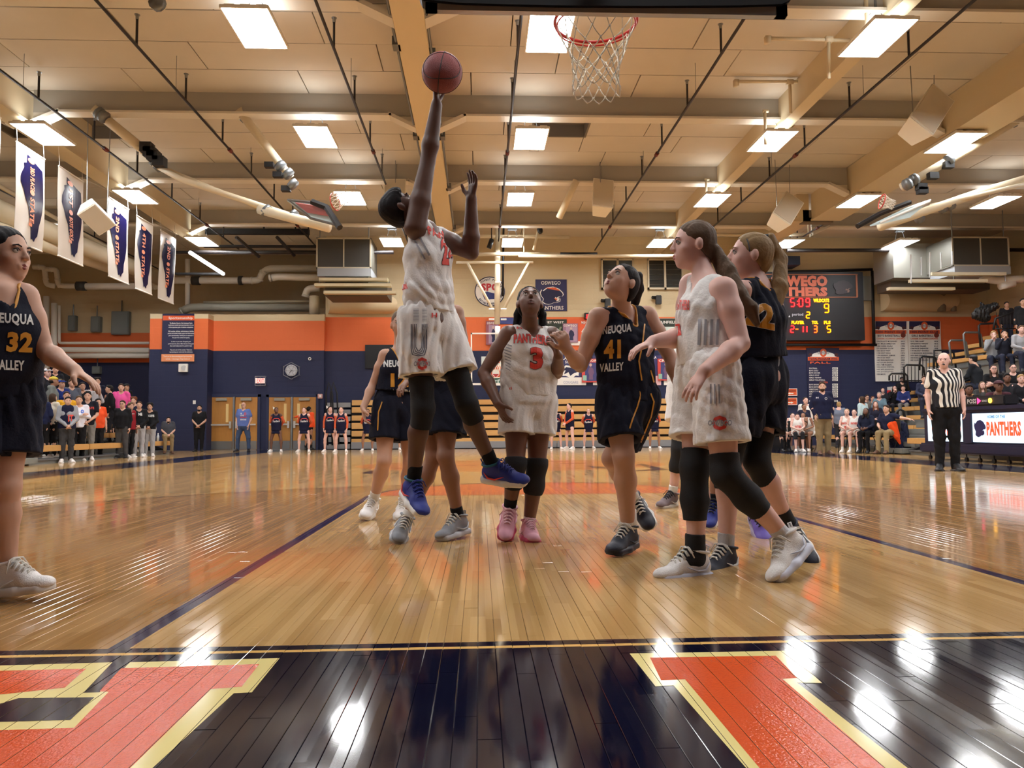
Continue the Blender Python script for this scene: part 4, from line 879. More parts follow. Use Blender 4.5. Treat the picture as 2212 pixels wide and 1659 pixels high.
SB('white banner with orange and green tiger head behind the far net', 1040, 770, 1100, 833, cmat(226, 232, 228, .6), (('TIGERS', 1050, 822, 1090, 829, TL),), ((ell(1071, 803, 17, 18), TL), (ell(1071, 802, 14, 15), O_), (ell(1071, 806, 8, 8), W_), ([(1064, 808), (1078, 808), (1071, 815)], RD), ([(1058, 796), (1066, 799), (1060, 801)], K_), ([(1084, 796), (1076, 799), (1082, 801)], K_)))
SB('PLAINFIELD SOUTH COUGARS banner with white cougar head', 1200, 768, 1266, 832, mat('fade_navy2', rgb(52, 52, 96), .5), (('PLAINFIELD', 1210, 771, 1256, 777, W_), ('SOUTH', 1221, 779, 1245, 785, W_), ('COUGARS', 1217, 823, 1249, 829, cmat(170, 170, 190, .5))), (([(1200, 815), (1266, 815), (1266, 832), (1200, 832)], W_), ([(1210, 801), (1222, 789), (1240, 791), (1257, 802), (1250, 806), (1250, 812), (1244, 811), (1236, 817), (1222, 812), (1212, 812)], W_), ([(1213, 802), (1223, 793), (1240, 795), (1252, 803), (1240, 806), (1232, 812), (1228, 804), (1218, 809), (1222, 800)], N_)))
SB('navy banner partly hidden by the number forty-one player', 1281, 768, 1345, 832, mat('fade_navy3', rgb(60, 60, 104), .5), (('ROMEOVILLE', 1288, 771, 1338, 777, W_),), (([(1281, 815), (1345, 815), (1345, 832), (1281, 832)], W_),))
SB('AURORA banner with red and blue initial', 1366, 768, 1428, 832, mat('fade_navy4', rgb(52, 48, 100), .5), (('WEST AURORA', 1370, 769, 1418, 775, W_), ('A', 1388, 782, 1416, 812, RD)), (([(1366, 812), (1428, 812), (1428, 832), (1366, 832)], cmat(224, 180, 180, .6)),))
SB('red banner edge behind the running white player', 1434, 768, 1490, 832, cmat(214, 60, 54, .5), (('WEST', 1440, 772, 1480, 780, W_),), (([(1434, 815), (1490, 815), (1490, 832), (1434, 832)], W_),))
SILH = [(.42, .95), (.52, .98), (.58, .88), (.54, .8), (.72, .68), (.78, .45), (.68, .3), (.7, .05), (.35, .05), (.4, .3), (.3, .5), (.36, .7), (.46, .8)]
for i, (x0, y0, x1, y1, bg, ttl, l) in enumerate([(1050, 694, 1078, 745, cmat(150, 84, 96, .5), 'OSWEGO', 'maroon player poster beside the mast foot'), (1216, 699, 1248, 740, cmat(150, 110, 130, .5), 'OSWEGO', 'purple-tinted player poster over the orange banner'), (1257, 775, 1291, 826, cmat(206, 70, 60, .5), 'SENIOR', 'red-edged player poster beside the cougar banner'), (1178, 775, 1202, 826, cmat(206, 70, 60, .5), 'SENIOR', 'red-edged player poster by the number three girl'), (1421, 775, 1452, 822, cmat(206, 70, 60, .5), 'CRUZ', 'red-edged CRUZ player poster near the running player')]):
    w, h = x1 - x0, y1 - y0
    sh = [([(x0 + w * .2, y0 + h * .16), (x1 - w * .06, y0 + h * .16), (x1 - w * .06, y1 - h * .06), (x0 + w * .2, y1 - h * .06)], TQ if i > 1 else cmat(170, 140, 160, .5)), ([(x0 + w * (.15 + .8 * a), y1 - h * (.08 + .72 * b)) for a, b in SILH], N_ if i < 2 else cmat(110, 80, 110, .5)), (ell(x0 + w * .55, y0 + h * .26, w * .09, h * .07, 10), cmat(200, 170, 160, .5))]
    if i > 1: sh.append(([(x0 + w * .05, y1 - h * .3), (x0 + w * .3, y1 - h * .3), (x0 + w * .3, y1 - h * .08), (x0 + w * .05, y1 - h * .08)], cmat(150, 190, 170, .5)))
    sign('player_poster', l, 'poster', x0, y0, x1, y1, Yw - .06, bg, texts=((ttl, x0 + 2, y0 + 1.5, x1 - 2, y0 + 6.5, W_),) + ((('2020', x1 - 18, y1 + 1, x1 - 3, y1 + 5, W_),) if i == 1 else ()), shapes=sh)
# small red counter
t = thing('shot_clock', 'small black clock box with red digits at the orange band', 'clock', P(1268, 686, 29.4)); a, b, q = wbox('', '', '', 1262, 677, 1290, 690, 29.49, .19, 0); q.build('case', K_, t)
REDL = mat('led_red', rgb(255, 22, 24), .5, emit=9); AMB = mat('led_amber', rgb(255, 150, 0), .5, emit=4.5); ORL = mat('led_orange', rgb(255, 70, 12), .5, emit=7)
m = MB(); p = P(1266, 688, 29.28); text_on(m, '5:09', p, (1, 0, 0), (0, 0, 1), .4, .16, (0, -1, 0), off=0); m.build('digits', REDL, t)
# ---- scoreboard
SEG = {'0': 'abcdef', '1': 'bc', '2': 'abged', '3': 'abgcd', '5': 'afgcd', '9': 'abcdfg', '-': 'g', '4': 'fgbc'}
def seg(mb, ch, x, y, w, h, Y, tk=.02):
    pts = {'a': ((0, 1), (1, 1)), 'b': ((1, 1), (1, .5)), 'c': ((1, .5), (1, 0)), 'd': ((0, 0), (1, 0)), 'e': ((0, 0), (0, .5)), 'f': ((0, .5), (0, 1)), 'g': ((0, .5), (1, .5))}
    if ch == ':':
        for v in (.3, .7): mb.tube([P(x + w * .5, y + h * (1 - v), Y), P(x + w * .5, y + h * (1 - v) + 1.5, Y)], tk * 1.2, 6)
        return
    for s in SEG[ch]:
        (ax, ay), (bx, by) = pts[s]; A = P(x + w * ax, y + h * (1 - ay), Y); B = P(x + w * bx, y + h * (1 - by), Y); d = (B - A) * .1
        mb.tube([A + d, B - d], tk, 5)
Ys = 29.1
t = thing('scoreboard', 'large black scoreboard with red and amber digits and orange school title', 'scoreboard', P(1728, 738, Ys))
a, b, q = wbox('', '', '', 1598, 592, 1853, 738, 29.492, .39, 0); q.build('cabinet', cmat(24, 24, 30, .5), t)
m = MB(); o_ = Ys - .02
for p, q in (((1598, 641), (1853, 642.5)), ((1598, 592), (1853, 593.5)), ((1850, 593), (1852, 641))): A = P(p[0], q[1], o_); B = P(q[0], p[1], o_); m.box((A[0], o_, A[2]), (B[0], o_ + .03, B[2]))
m.build('title_border', cmat(150, 90, 60, .5), t)
m = MB()
for s, x0, y0, x1, y1 in (('OSWEGO', 1664, 595, 1787, 619), ('PANTHERS', 1640, 620, 1787, 640)):
    p = P(x0, y1, o_); q = P(x1, y0, o_); text_on(m, s, p, (1, 0, 0), (0, 0, 1), q[0] - p[0], q[2] - p[2], (0, -1, 0), off=0, bold=.07)
m.build('title_lettering', cmat(206, 110, 84, .5), t)
MB().prism([P(x, y, o_) for x, y in cat(1800, 637, 42, 34)], (0, -.01, 0)).build('panther_emblem', cmat(48, 38, 44, .5), t); MB().prism([P(x, y, o_ - .01) for x, y in mouth(1800, 637, 42, 34)], (0, -.01, 0)).build('emblem_fangs', cmat(120, 90, 80, .5), t)
YY = Ys - .03
for ch, x, y, w_, h_, c_ in [('5', 1708, 645, 8, 17, 0), (':', 1719, 645, 8, 17, 0), ('0', 1726, 645, 8, 17, 0), ('9', 1741, 645, 8, 17, 0), ('2', 1708, 704, 7, 14, 0), ('-', 1718, 704, 7, 14, 2), ('1', 1728, 704, 7, 14, 0), ('1', 1736, 704, 7, 14, 0), ('5', 1683, 704, 7, 14, 0), ('3', 1758, 704, 7, 14, 2), ('9', 1781, 657, 9, 18, 1), ('2', 1742, 674, 7, 13, 1), ('5', 1787, 704, 7, 14, 1), ('1', 1640, 657, 9, 18, 1), ('4', 1655, 657, 9, 18, 1)]:
    m = MB(); seg(m, ch, x, y, w_, h_, YY); m.build(['red_digit', 'amber_digit', 'orange_digit'][c_], [REDL, AMB, ORL][c_], t)
for s, x0, y0, x1, y1 in (('TOL', 1679, 693, 1692, 700), ('PLAYER', 1710, 693, 1737, 700), ('TOL', 1754, 693, 1767, 700), ('FLS', 1780, 693, 1794, 700), ('FLS', 1650, 693, 1664, 700), ('WILDCATS', 1757, 645, 1791, 653)):
    m = MB(); p = P(x0, y1, YY); q = P(x1, y0, YY); text_on(m, s, p, (1, 0, 0), (0, 0, 1), q[0] - p[0], q[2] - p[2], (0, -1, 0), off=0, bold=.05); m.build('amber_lettering', AMB, t)
m = MB(); p = P(1711, 684, YY); q = P(1735, 676, YY); text_on(m, 'period', p, (1, 0, 0), (0, 0, 1), q[0] - p[0], q[2] - p[2], (0, -1, 0), off=0)
m.prism([P(1703, 685, YY), P(1707, 685, YY), P(1705, 681, YY)], (0, -.01, 0)); m.build('period_lettering', cmat(200, 200, 205, .5), t)
for i, (l, p, q) in enumerate((('black rail over the scoreboard', (1690, 588), (1884, 582)), ('black cable rail under the scoreboard', (1640, 745), (1893, 745)), ('black conduit rising right of the scoreboard', (1884, 585), (1888, 745)))):
    tag(MB().tube([P(p[0], p[1], 29.3), P(q[0], q[1], 29.3)], .06, 6).build('cable_rail', BLACK, None, True), l, 'rail')
wthing('electrical_box', 'grey wall cabinet right of the scoreboard top', 'box', 1856, 598, 1882, 650, 29.45, .15, cmat(130, 132, 128, .6), bevel=.01)
tag(MB().box(P(1688, 572, 28.6), P(1710, 563, 29.4) + V(0, 0, .0)).build('projector', cmat(40, 56, 84, .5)), 'dark blue box above the ponytail and scoreboard', 'projector')
# ---- charts
def chart(lbl, x0, x1, y0, y1, title, rows, dark=False, Y=None):
    bg = N_ if dark else W_; sh = [([(x0, y0), (x1, y0), (x1, y0 + 17), (x0, y0 + 17)], N_), (ell((x0 + x1) / 2, y0 + 19, (x1 - x0) * .42, 11, 12, 0, 180), W_), (ell((x0 + x1) / 2, y0 + 10, 7.5, 9, 16), O_), (ell((x0 + x1) / 2, y0 + 10, 3.5, 4.8, 12), W_), (cat(x0 + 1, y0 + 18, 9, 8, True), cmat(70, 34, 40, .5)), (cat(x1 - 10, y0 + 18, 9, 8), cmat(70, 34, 40, .5)), ([(x0, y0 + 19), (x1, y0 + 19), (x1, y0 + 27), (x0, y0 + 27)], O_)]
    tx = [('OSWEGO', (x0 + x1) / 2 - 12, y0 + 7, (x0 + x1) / 2 + 12, y0 + 13, GR), (title[0], x0 + 3, y0 + 20.5, x1 - 3, y0 + 25.5, N_), (title[1], x0 + 5, y0 + 29, x1 - 14 if not dark else x1 - 18, y0 + 33.5, N_ if not dark else O_)]
    if not dark: tx.append(('CAREER SCORING LEADERS', x0 + 3, y0 + 36, x1 - 4, y0 + 39, O_)); sh.append((ell(x1 - 7, y0 + 30, 5.5, 5.5, 14), cmat(130, 60, 50, .5)))
    y = y0 + 42
    for l, r in rows:
        if r is None: tx.append((l, (x0 + x1) / 2 - 8, y, (x0 + x1) / 2 + 10, y + 3.6, O_))
        else:
            tx.append((l, x0 + 3, y, x0 + 3 + len(l) * (2.15 if dark else 2.1), y + 3.1, W_ if dark else N_)); tx.append((r, x1 - 12, y, x1 - 4, y + 3.1, N_))
            if dark: sh.append(([(x1 - 14, y - .6), (x1 - 2, y - .6), (x1 - 2, y + 3.6), (x1 - 14, y + 3.6)], W_))
        y += 5.05
    return sign('record_chart', lbl, 'chart', x0, y0, x1, y1, Y or Yw, bg, texts=tx, shapes=sh)
chart('white 1000 POINT CLUB boys basketball chart, nearer the scoreboard', 1891, 1958, 694, 824, ('1000 POINT CLUB', 'BOYS BASKETBALL'), [(a, b) for a, b in (('1596 ELLIOTT MCGAHHEY', '2015'), ('1501 MILES SIMELTON', '2008'), ('1430 CHRIS KILAU', '1998'), ('1351 ANDREW SOLOW', '2006'), ('1252 ZACH WEST', '2011'), ('1198 KENT DEAN', '1974'), ('1194 ANDREW ZIEMNIK', '2009'), ('1094 RYAN WEST', '2013'), ('1085 SEAN MADIGAN', '2008'), ('1027 DYLAN ENGLER', '2012'), ('1015 TIM KILEEN', '1989'), ('1006 JASON WEITZEL', '1997'), ('1005 JEFF JOHNSON', '1991'), ('1002 JAYLEN JONES', '2017'), ('1000 MACK', '1982'))], Y=29.492)
chart('white 1000 POINT CLUB girls basketball chart, nearer the right stand', 1964, 2030, 694, 824, ('1000 POINT CLUB', 'GIRLS BASKETBALL'), [(a, b) for a, b in (('2319 TERI HART', '1983-86'), ('1590 DANITA WRIGHT', '1989-93'), ('1298 ANNI WILDER', '2011-15'), ('1298 PAIGE SHEARON', '1998'), ('1194 BRANDY DANIELS', '1999'), ('1130 MARIANNE MCDONNELL', '2004'), ('1050 ERIN BENNETT', '2002'), ('1005 KINSLEY MCDONNELL', '2007'), ('1001 LAUREN NELSON', '2010'))], Y=29.492)
chart('navy TOTAL PROGRAM WINS chart behind the standing coach', 1745, 1812, 752, 868, ('TOTAL PROGRAM WINS', 'FALL'), [('FOOTBALL', '633'), ('BOYS GOLF', '587'), ('BOYS SOCCER', '312'), ('GIRLS GOLF', '81'), ('GIRLS TENNIS', '254'), ('GIRLS VOLLEYBALL', '667'), ('WINTER', None), ('BOYS BASKETBALL', '813'), ('BOYS BOWLING', '96'), ('WRESTLING', '702'), ('GIRLS BASKETBALL', '570'), ('GYMNASTICS', '92'), ('GIRLS BOWLING', '48'), ('SPRING', None), ('BASEBALL', '906')], dark=True)
for y, s, d, l in ((839, 'Concessions', -1, 'upper orange sign reading Concessions with left arrow'), (859, 'Restrooms', 1, 'lower orange sign reading Restrooms with right arrow')):
    xm = 1708; ar = [(xm - 6 * d, y + 9.8), (xm + 1 * d, y + 9.8), (xm + 1 * d, y + 8.4), (xm + 6 * d, y + 10.8), (xm + 1 * d, y + 13.2), (xm + 1 * d, y + 11.8), (xm - 6 * d, y + 11.8)]
    sign('direction_sign', l, 'sign', 1696, y, 1721, y + 16, 29.45, O_, texts=((s, 1698, y + 3, 1719, y + 7, K_),), shapes=((ar, W_),), border=W_)
# ---- folded stand along the far wall
TAN = mat('bench_tan', rgb(206, 160, 96), .45, noise=.12, nscale=3, stretch=(1, 8, 8)); ALU = cmat(150, 150, 150, .45, metal=.4); DRK = cmat(16, 15, 18, .9)
yb_ = 28.75; XA, XB = P(757, 950, 28.6)[0], P(1640, 950, 28.6)[0]
t = thing('folded_bleacher', 'closed bank of tan bench fronts behind the cheerleaders', 'bleacher', ((XA + XB) / 2, yb_, 0))
MB().box((XA, yb_ + .05, 0), (XB, 29.45, P(1000, 864, 28.6)[2] - .02)).build('carcass', DRK, t)
for k, (ya, yb2) in enumerate([(863, 874), (878, 890), (896, 907), (912, 925), (929, 941), (946, 959)]):
    z1, z0 = P(1035, ya, yb_)[2], P(1035, yb2, yb_)[2]; n = 5
    for i in range(n):
        a = XA + (XB - XA) * i / n + .02; b = XA + (XB - XA) * (i + 1) / n - .02
        MB().box((a, yb_ + .03 * (5 - k) * .3 - .05, z0), (b, yb_ + .3, z1)).build('bench_front', TAN, t, bevel=.008)
        MB().box((a, yb_ + .02, z0 - .06), (b, yb_ + .2, z0 - .045)).build('gap_rail', ALU, t) if i == 0 and False else None
for i in range(8):
    a = XA + (XB - XA) * i / 8 + .01; b = XA + (XB - XA) * (i + 1) / 8 - .01; MB().box((a, yb_ - .08, .02), (b, yb_ + .3, .27)).build('skirt_panel', ALU, t, bevel=.006)
xs0 = P(703, 950, 28.6)[0]
t = thing('aisle_steps', 'grey metal aisle steps beside the tan bench fronts', 'steps', ((xs0 + XA) / 2, yb_, 0))
for k in range(7): MB().box((xs0, yb_ + .02 * k, .02 + k * .26), (XA - .04, yb_ + .6, .2 + k * .26)).build('riser', ALU if k % 2 == 0 else cmat(130, 130, 132, .5), t, bevel=.006)
m = MB()
for x in (708, 718): m.tube(PP([(x, 962), (x - 4, 850), (x + 2, 826), (x + 10, 850), (x + 14, 960)], 28.5), .03, 6)
tag(m.build('folded_handrails', BLACK, None, True), 'black folded handrails leaning at the steps behind the cheerleaders', 'handrail')
# ---- student stand (left) and spectator stand (right)
def stand(lbl, sx, x0, ya, yb, nrow, rise=.27, run=.66, z0=.42, aisle=(), group=None, seatlen=2.4, upper=None):
    yb_0 = yb
    t = thing('bleacher', lbl, 'bleacher', (x0, (ya + yb) / 2, 0))
    for k in range(nrow):
        xa = x0 + sx * run * k; zt = z0 + rise * k
        if upper and k >= upper[0]: yb = upper[1]
        MB().box((min(xa + sx * .05, xa + sx * (run + .05)), ya, zt - .34), (max(xa + sx * .05, xa + sx * (run + .05)), yb, zt - .3)).build('deck', cmat(96, 98, 100, .5), t)
        MB().box((min(xa + sx * .1, xa + sx * .14), ya, max(0, zt - .34 - rise)), (max(xa + sx * .1, xa + sx * .14), yb, zt - .3)).build('riser_board', cmat(124, 126, 122, .5), t)
        y = ya
        while y < yb - .1:
            e = min(y + seatlen, yb)
            if not any(a < (y + e) / 2 < b for a, b in aisle):
                MB().box((min(xa, xa + sx * .28), y + .02, zt - .14), (max(xa, xa + sx * .28), e - .02, zt)).build('bench_seat', TAN, t, bevel=.01)
            y = e
    yb = yb_0
    for e in (ya, yb):
        m = MB().prism([(x0 + sx * .12, e, 0), (x0 + sx * .12, e, .1)] + [(x0 + sx * run * nrow, e, z0 + rise * nrow - .35), (x0 + sx * run * nrow, e, 0)], (0, .04 if e == ya else -.04, 0)); m.build('end_panel', DRK, t)
    return t
SLX = -9.85; stand('student stand with tan bench seats and grey decks', -1, SLX, 17.3, 24.9, 9, upper=(2, 26.6))
t = thing('aisle_steps', 'grey metal steps at the near end of the student stand', 'steps', (SLX, 16.5, 0))
for k in range(8): MB().box((SLX - .55 * k - .9, 15.7, .03), (SLX - .55 * k + .12, 17.25, .16 + .155 * k)).build('step', cmat(126, 130, 126, .45), t, bevel=.01)
SRX = 10.9; stand('spectator stand with tan bench seats and grey decks', 1, SRX, 14.2, 19.0, 12, rise=.33, run=.72, upper=(8, 27.5))
stand('wall side section of the spectator stand past the aisle', 1, SRX + 2.0, 20.9, 28.6, 7, rise=.33, run=.72)
# aisle steps right
t = thing('aisle_steps', 'grey aisle steps with black edges in the spectator stand', 'steps', (SRX, 19.9, 0))
for k in range(15): MB().box((SRX + .36 * k - .1, 19.06, .02 + .165 * k), (SRX + .36 * k + .6, 20.84, .15 + .165 * k)).build('step', cmat(120, 122, 118, .5), t, bevel=.01)
# railings (black) traced as bent tubes standing on the stand
def railing(lbl, pts, Y, bars=0, ybot=None, r=.035, col=BLACK):
    t = thing('guard_rail', lbl, 'railing', P(pts[0][0], pts[0][1], Y)); MB().tube(PP(pts, Y), r, 8).build('hoop_tube', col, t, True)
    if bars:
        x0, x1 = min(p[0] for p in pts), max(p[0] for p in pts); yt = min(p[1] for p in pts)
        for k in range(1, bars): x = x0 + (x1 - x0) * k / bars; MB().tube(PP([(x, yt + 3), (x, ybot)], Y), r * .4, 5).build('bar', col, t, True)
        MB().tube(PP([(x0, ybot - 2), (x1, ybot - 2)], Y), r * .6, 6).build('lower_rail', col, t, True)
railing('black barred guard rail, lowest, in front of the charts', [(1921, 822), (1921, 812), (1926, 807), (1955, 807), (1960, 812), (1962, 845)], 26.6, 6, 826)
railing('black barred guard rail, second from lowest', [(1953, 824), (1953, 793), (1958, 788), (1990, 789), (1995, 794), (2000, 826)], 26.6, 6, 824)
railing('black barred guard rail, third from lowest', [(1986, 800), (1987, 775), (1992, 770), (2018, 771), (2022, 775), (2030, 824)], 26.6, 6, 824)
railing('dark guard rail standing over the girls basketball chart', [(2017, 800), (2018, 757), (2052, 757), (2060, 763), (2066, 800)], 26.6)
railing('grey hoop rail climbing the stand, lower', [(2056, 790), (2050, 740), (2054, 735), (2082, 735), (2087, 740), (2096, 800)], 26, col=GREYM)
railing('grey hoop rail climbing the stand, middle', [(2088, 780), (2081, 722), (2085, 718), (2112, 718), (2118, 722), (2128, 772)], 25.5, col=GREYM)
railing('black hoop rail climbing the stand, highest', [(2118, 750), (2114, 704), (2118, 700), (2150, 698), (2155, 705), (2165, 752)], 25)
railing('black rail with bars before the top platform', [(2146, 712), (2150, 688), (2196, 672), (2197, 720)], 24.5, 7, 712)
railing('black handrail bent over the low steps by the seated coach', [(1924, 910), (1938, 888), (1944, 884), (1952, 888), (1962, 940)], 20.5)
# concrete dressing on the right wall top: speaker bag
# ---- scorer's table
TX = 9.75; ty0, ty1 = 9.0, 16.3
t = thing('scorers_table', 'navy padded scorer\'s table with glowing lit panels facing the court', 'table', (TX + .4, 12.6, 0))
NT = mat('table_navy', rgb(26, 30, 58), .35); MB().box((TX, ty0, .16), (TX + .75, ty1, 1.02)).build('cabinet', NT, t, bevel=.03)
MB().box((TX - .06, ty0, 1.0), (TX + .8, ty1, 1.1)).build('table_top', NT, t, bevel=.03); MB().box((TX - .12, ty0, .16), (TX, ty1, .36)).build('lower_pad', NT, t, bevel=.03)
LCDS = mat('lit_panel', rgb(206, 226, 240), .3, emit=.85)
pan = [(14.9, 16.1, 'a'), (13.0, 14.6, 'b'), (11.1, 12.7, 'a'), (9.2, 10.8, 'b')]
for i, (a, b, k) in enumerate(pan):
    sc = MB().box((TX - .03, a, .40), (TX - .01, b, .96)).build('lit_screen', LCDS, t)
    xo = TX - .035
    def tt(s, ya, yb2, z0, z1, mt, nm='lettering', bold=.03):
        m = MB(); text_on(m, s, (xo, ya, z0), (0, -1, 0), (0, 0, 1), ya - yb2, z1 - z0, (-1, 0, 0), off=0, bold=bold); m.build(nm, mt, sc)
    if k == 'b':
        tt('HOME OF THE', b - .45, b - .95, .86, .92, mat('lit_blue', rgb(90, 140, 180), .4, emit=.5)); tt('PANTHERS', b - .42, b - 1.35, .53, .8, mat('lit_orange', rgb(236, 80, 40), .4, emit=.9), bold=.05)
        m = MB(); m.prism([(xo, b - .06 - .34 * a_, .5 + .36 * b_) for a_, b_ in CAT], (-.004, 0, 0)); m.build('panther_head', mat('lit_navy', rgb(40, 40, 90), .4), sc)
    else:
        tt('OSWEGO', b - .15, a + .06, .53, .8, mat('lit_orange', rgb(236, 80, 40), .4, emit=.9), bold=.05); tt('WELCOME TO', b - .4, a + .35, .86, .92, mat('lit_blue', rgb(90, 140, 180), .4, emit=.5))
    MB().box((TX - .05, a - .28, .38), (TX - .005, a - .02, .98)).build('divider', NT, t)
for k in range(18):
    y = ty0 + .2 + k * .41; MB().tube([(TX + .05, y, .16), (TX + .05, y, .09)], .012, 6).tube([(TX + .03, y, .045), (TX + .07, y, .045)], .045, 10).build('castor', BLACK, t)
bx = P(2100, 870, 14.5)
t = thing('possession_display', 'black tabletop box reading POSS with pink arrow and amber lamp', 'display', (TX + .3, 14.5, 1.1))
zz = 1.1; MB().box((TX, 13.7, zz), (TX + .3, 15.3, zz + .2)).build('case', K_, t, bevel=.03); xo = TX - .005
m = MB(); text_on(m, 'POSS', (xo, 14.76, zz + .06), (0, -1, 0), (0, 0, 1), .27, .09, (-1, 0, 0), off=.002); text_on(m, 'BONUS', (xo, 15.15, zz + .08), (0, -1, 0), (0, 0, 1), .14, .04, (-1, 0, 0), off=.002); text_on(m, 'BONUS', (xo, 14.32, zz + .08), (0, -1, 0), (0, 0, 1), .14, .04, (-1, 0, 0), off=.002); m.build('lettering', cmat(220, 215, 210, .5), t)
MB().prism([(xo, 14.46, zz + .04), (xo, 14.46, zz + .17), (xo, 14.35, zz + .105)], (-.004, 0, 0)).build('possession_arrow', mat('led_pink', rgb(255, 60, 130), .5, emit=2), t); MB().tube([(xo, 14.08, zz + .1), (xo - .01, 14.08, zz + .1)], .05, 14).build('bonus_lamp', mat('led_yellow', rgb(255, 190, 60), .5, emit=4), t)
# coolers, bottle, fire extinguisher
t = thing('drink_cooler', 'orange cooler with white lid at the end of the bench', 'cooler', P(1672, 915, 24)); c = P(1672, 908, 23.8); c[2] = .75
MB().tube([c - V(0, 0, .3), c + V(0, 0, .2)], .22, 16).build('barrel', cmat(226, 80, 40, .5), t, True); MB().tube([c + V(0, 0, .2), c + V(0, 0, .3)], .23, 16).build('lid', W_, t, True); MB().box(c - V(.3, .3, .75), c - V(-.3, -.3, .3)).build('stand', K_, t)
t = thing('fire_extinguisher_box', 'red extinguisher in a white wall box behind the spectators', 'box', P(1920, 850, 29.2)); a, b, q = wbox('', '', '', 1917, 836, 1924, 854, 29.49, .39, 0); q.build('case', W_, t); MB().tube([P(1920.5, 852, 29.05), P(1920.5, 843, 29.05)], .07, 10).build('extinguisher', cmat(200, 30, 30, .4), t)
t = thing('water_bottle', 'clear water bottle on the bench end beside the seated bearded man', 'bottle', P(342, 957, 26.5)); c = PX(341, 957, -9.98); c[2] = .42; MB().tube([c, c + V(0, 0, .16), c + V(0, 0, .2), c + V(0, 0, .22)], [.04, .04, .02, .02], 10).build('body', cmat(190, 200, 206, .2), t, True); MB().tube([c + V(0, 0, .22), c + V(0, 0, .25)], .022, 8).build('cap', W_, t)
# ---- team bench chairs
def chair(lbl, x, y, rz, group='black folding team chairs'):
    Mx = Matrix.Translation((x, y, 0)) @ Matrix.Rotation(rz, 4, 'Z'); t = thing('folding_chair', lbl, 'chair', (x, y, 0), group)
    MB().box((-.22, -.22, .43), (.22, .2, .46), 0, Mx).build('seat', BLACK, t, bevel=.01); MB().box((-.22, .2, .6), (.22, .23, .9), 0, Mx).build('backrest', cmat(70, 52, 34, .6) if 'brown' in lbl else BLACK, t, bevel=.01)
    for s in (-1, 1):
        MB().tube([tuple(Mx @ Vector(q)) for q in ((s * .22, -.25, 0.01), (s * .22, .22, .62), (s * .22, .22, .9))], .013, 6).build('leg', BLACK, t, True); MB().tube([tuple(Mx @ Vector(q)) for q in ((s * .2, .3, 0.01), (s * .2, -.15, .44))], .013, 6).build('leg', BLACK, t, True)
# ================================================================ PEOPLE
def frame(f, u):
    f = nrm(f); u = np.asarray(u, float); u = nrm(u - f * (u @ f)); return [np.cross(f, u), u, f]     # right, up, forward
SKD = mat('skin_deep', rgb(112, 76, 60), .45, noise=.08, nscale=12, spec=.5); SKE = mat('skin_dark', rgb(96, 66, 54), .45, noise=.08, nscale=12)
def skin(r, g, b): return mat('skin_%d_%d_%d' % (r, g, b), rgb(r, g, b), .5, noise=.06, nscale=14, spec=.4)
SKL = skin(212, 168, 146); SKM = skin(196, 152, 128); SKT = skin(154, 112, 90); SKP = skin(222, 178, 164)
def head_prims(c, fr, s=1., far=False):
    r, u, f = fr
    def q(x, y, z): return c + s * (r * x + u * y + f * z)
    p = [EL(q(0, .035, -.012), fr, (.074 * s, .085 * s, .092 * s)), EL(q(0, -.02, .022), fr, (.063 * s, .085 * s, .066 * s), .03), EL(q(0, -.062, .034), fr, (.046 * s, .042 * s, .047 * s), .03), EL(q(0, -.092, .058), fr, (.02 * s, .016 * s, .018 * s), .02)]
    for a in (-1, 1): p += [EL(q(a * .036, -.025, .056), fr, (.022 * s, .02 * s, .018 * s), .02), EL(q(a * .077, -.005, -.008), fr, (.012 * s, .030 * s, .018 * s), .006)]
    p += [EC(q(-.032, .024, .080), q(.032, .024, .080), .010 * s, k=.014), EC(q(0, .012, .088), q(0, -.020, .103), .007 * s, .0105 * s, k=.012)]
    for a in (-1, 1): p.append(EL(q(a * .010, -.024, .096), fr, (.0075 * s,) * 3, .007))
    p += [EC(q(-.02, -.053, .083), q(.02, -.053, .083), .006 * s, k=.008), EC(q(-.016, -.063, .082), q(.016, -.063, .082), .0065 * s, k=.008)]
    sub = [EL(q(a * .031, .006, .097), fr, (.017 * s, .011 * s, .012 * s), .01) for a in (-1, 1)]
    return p, sub, q
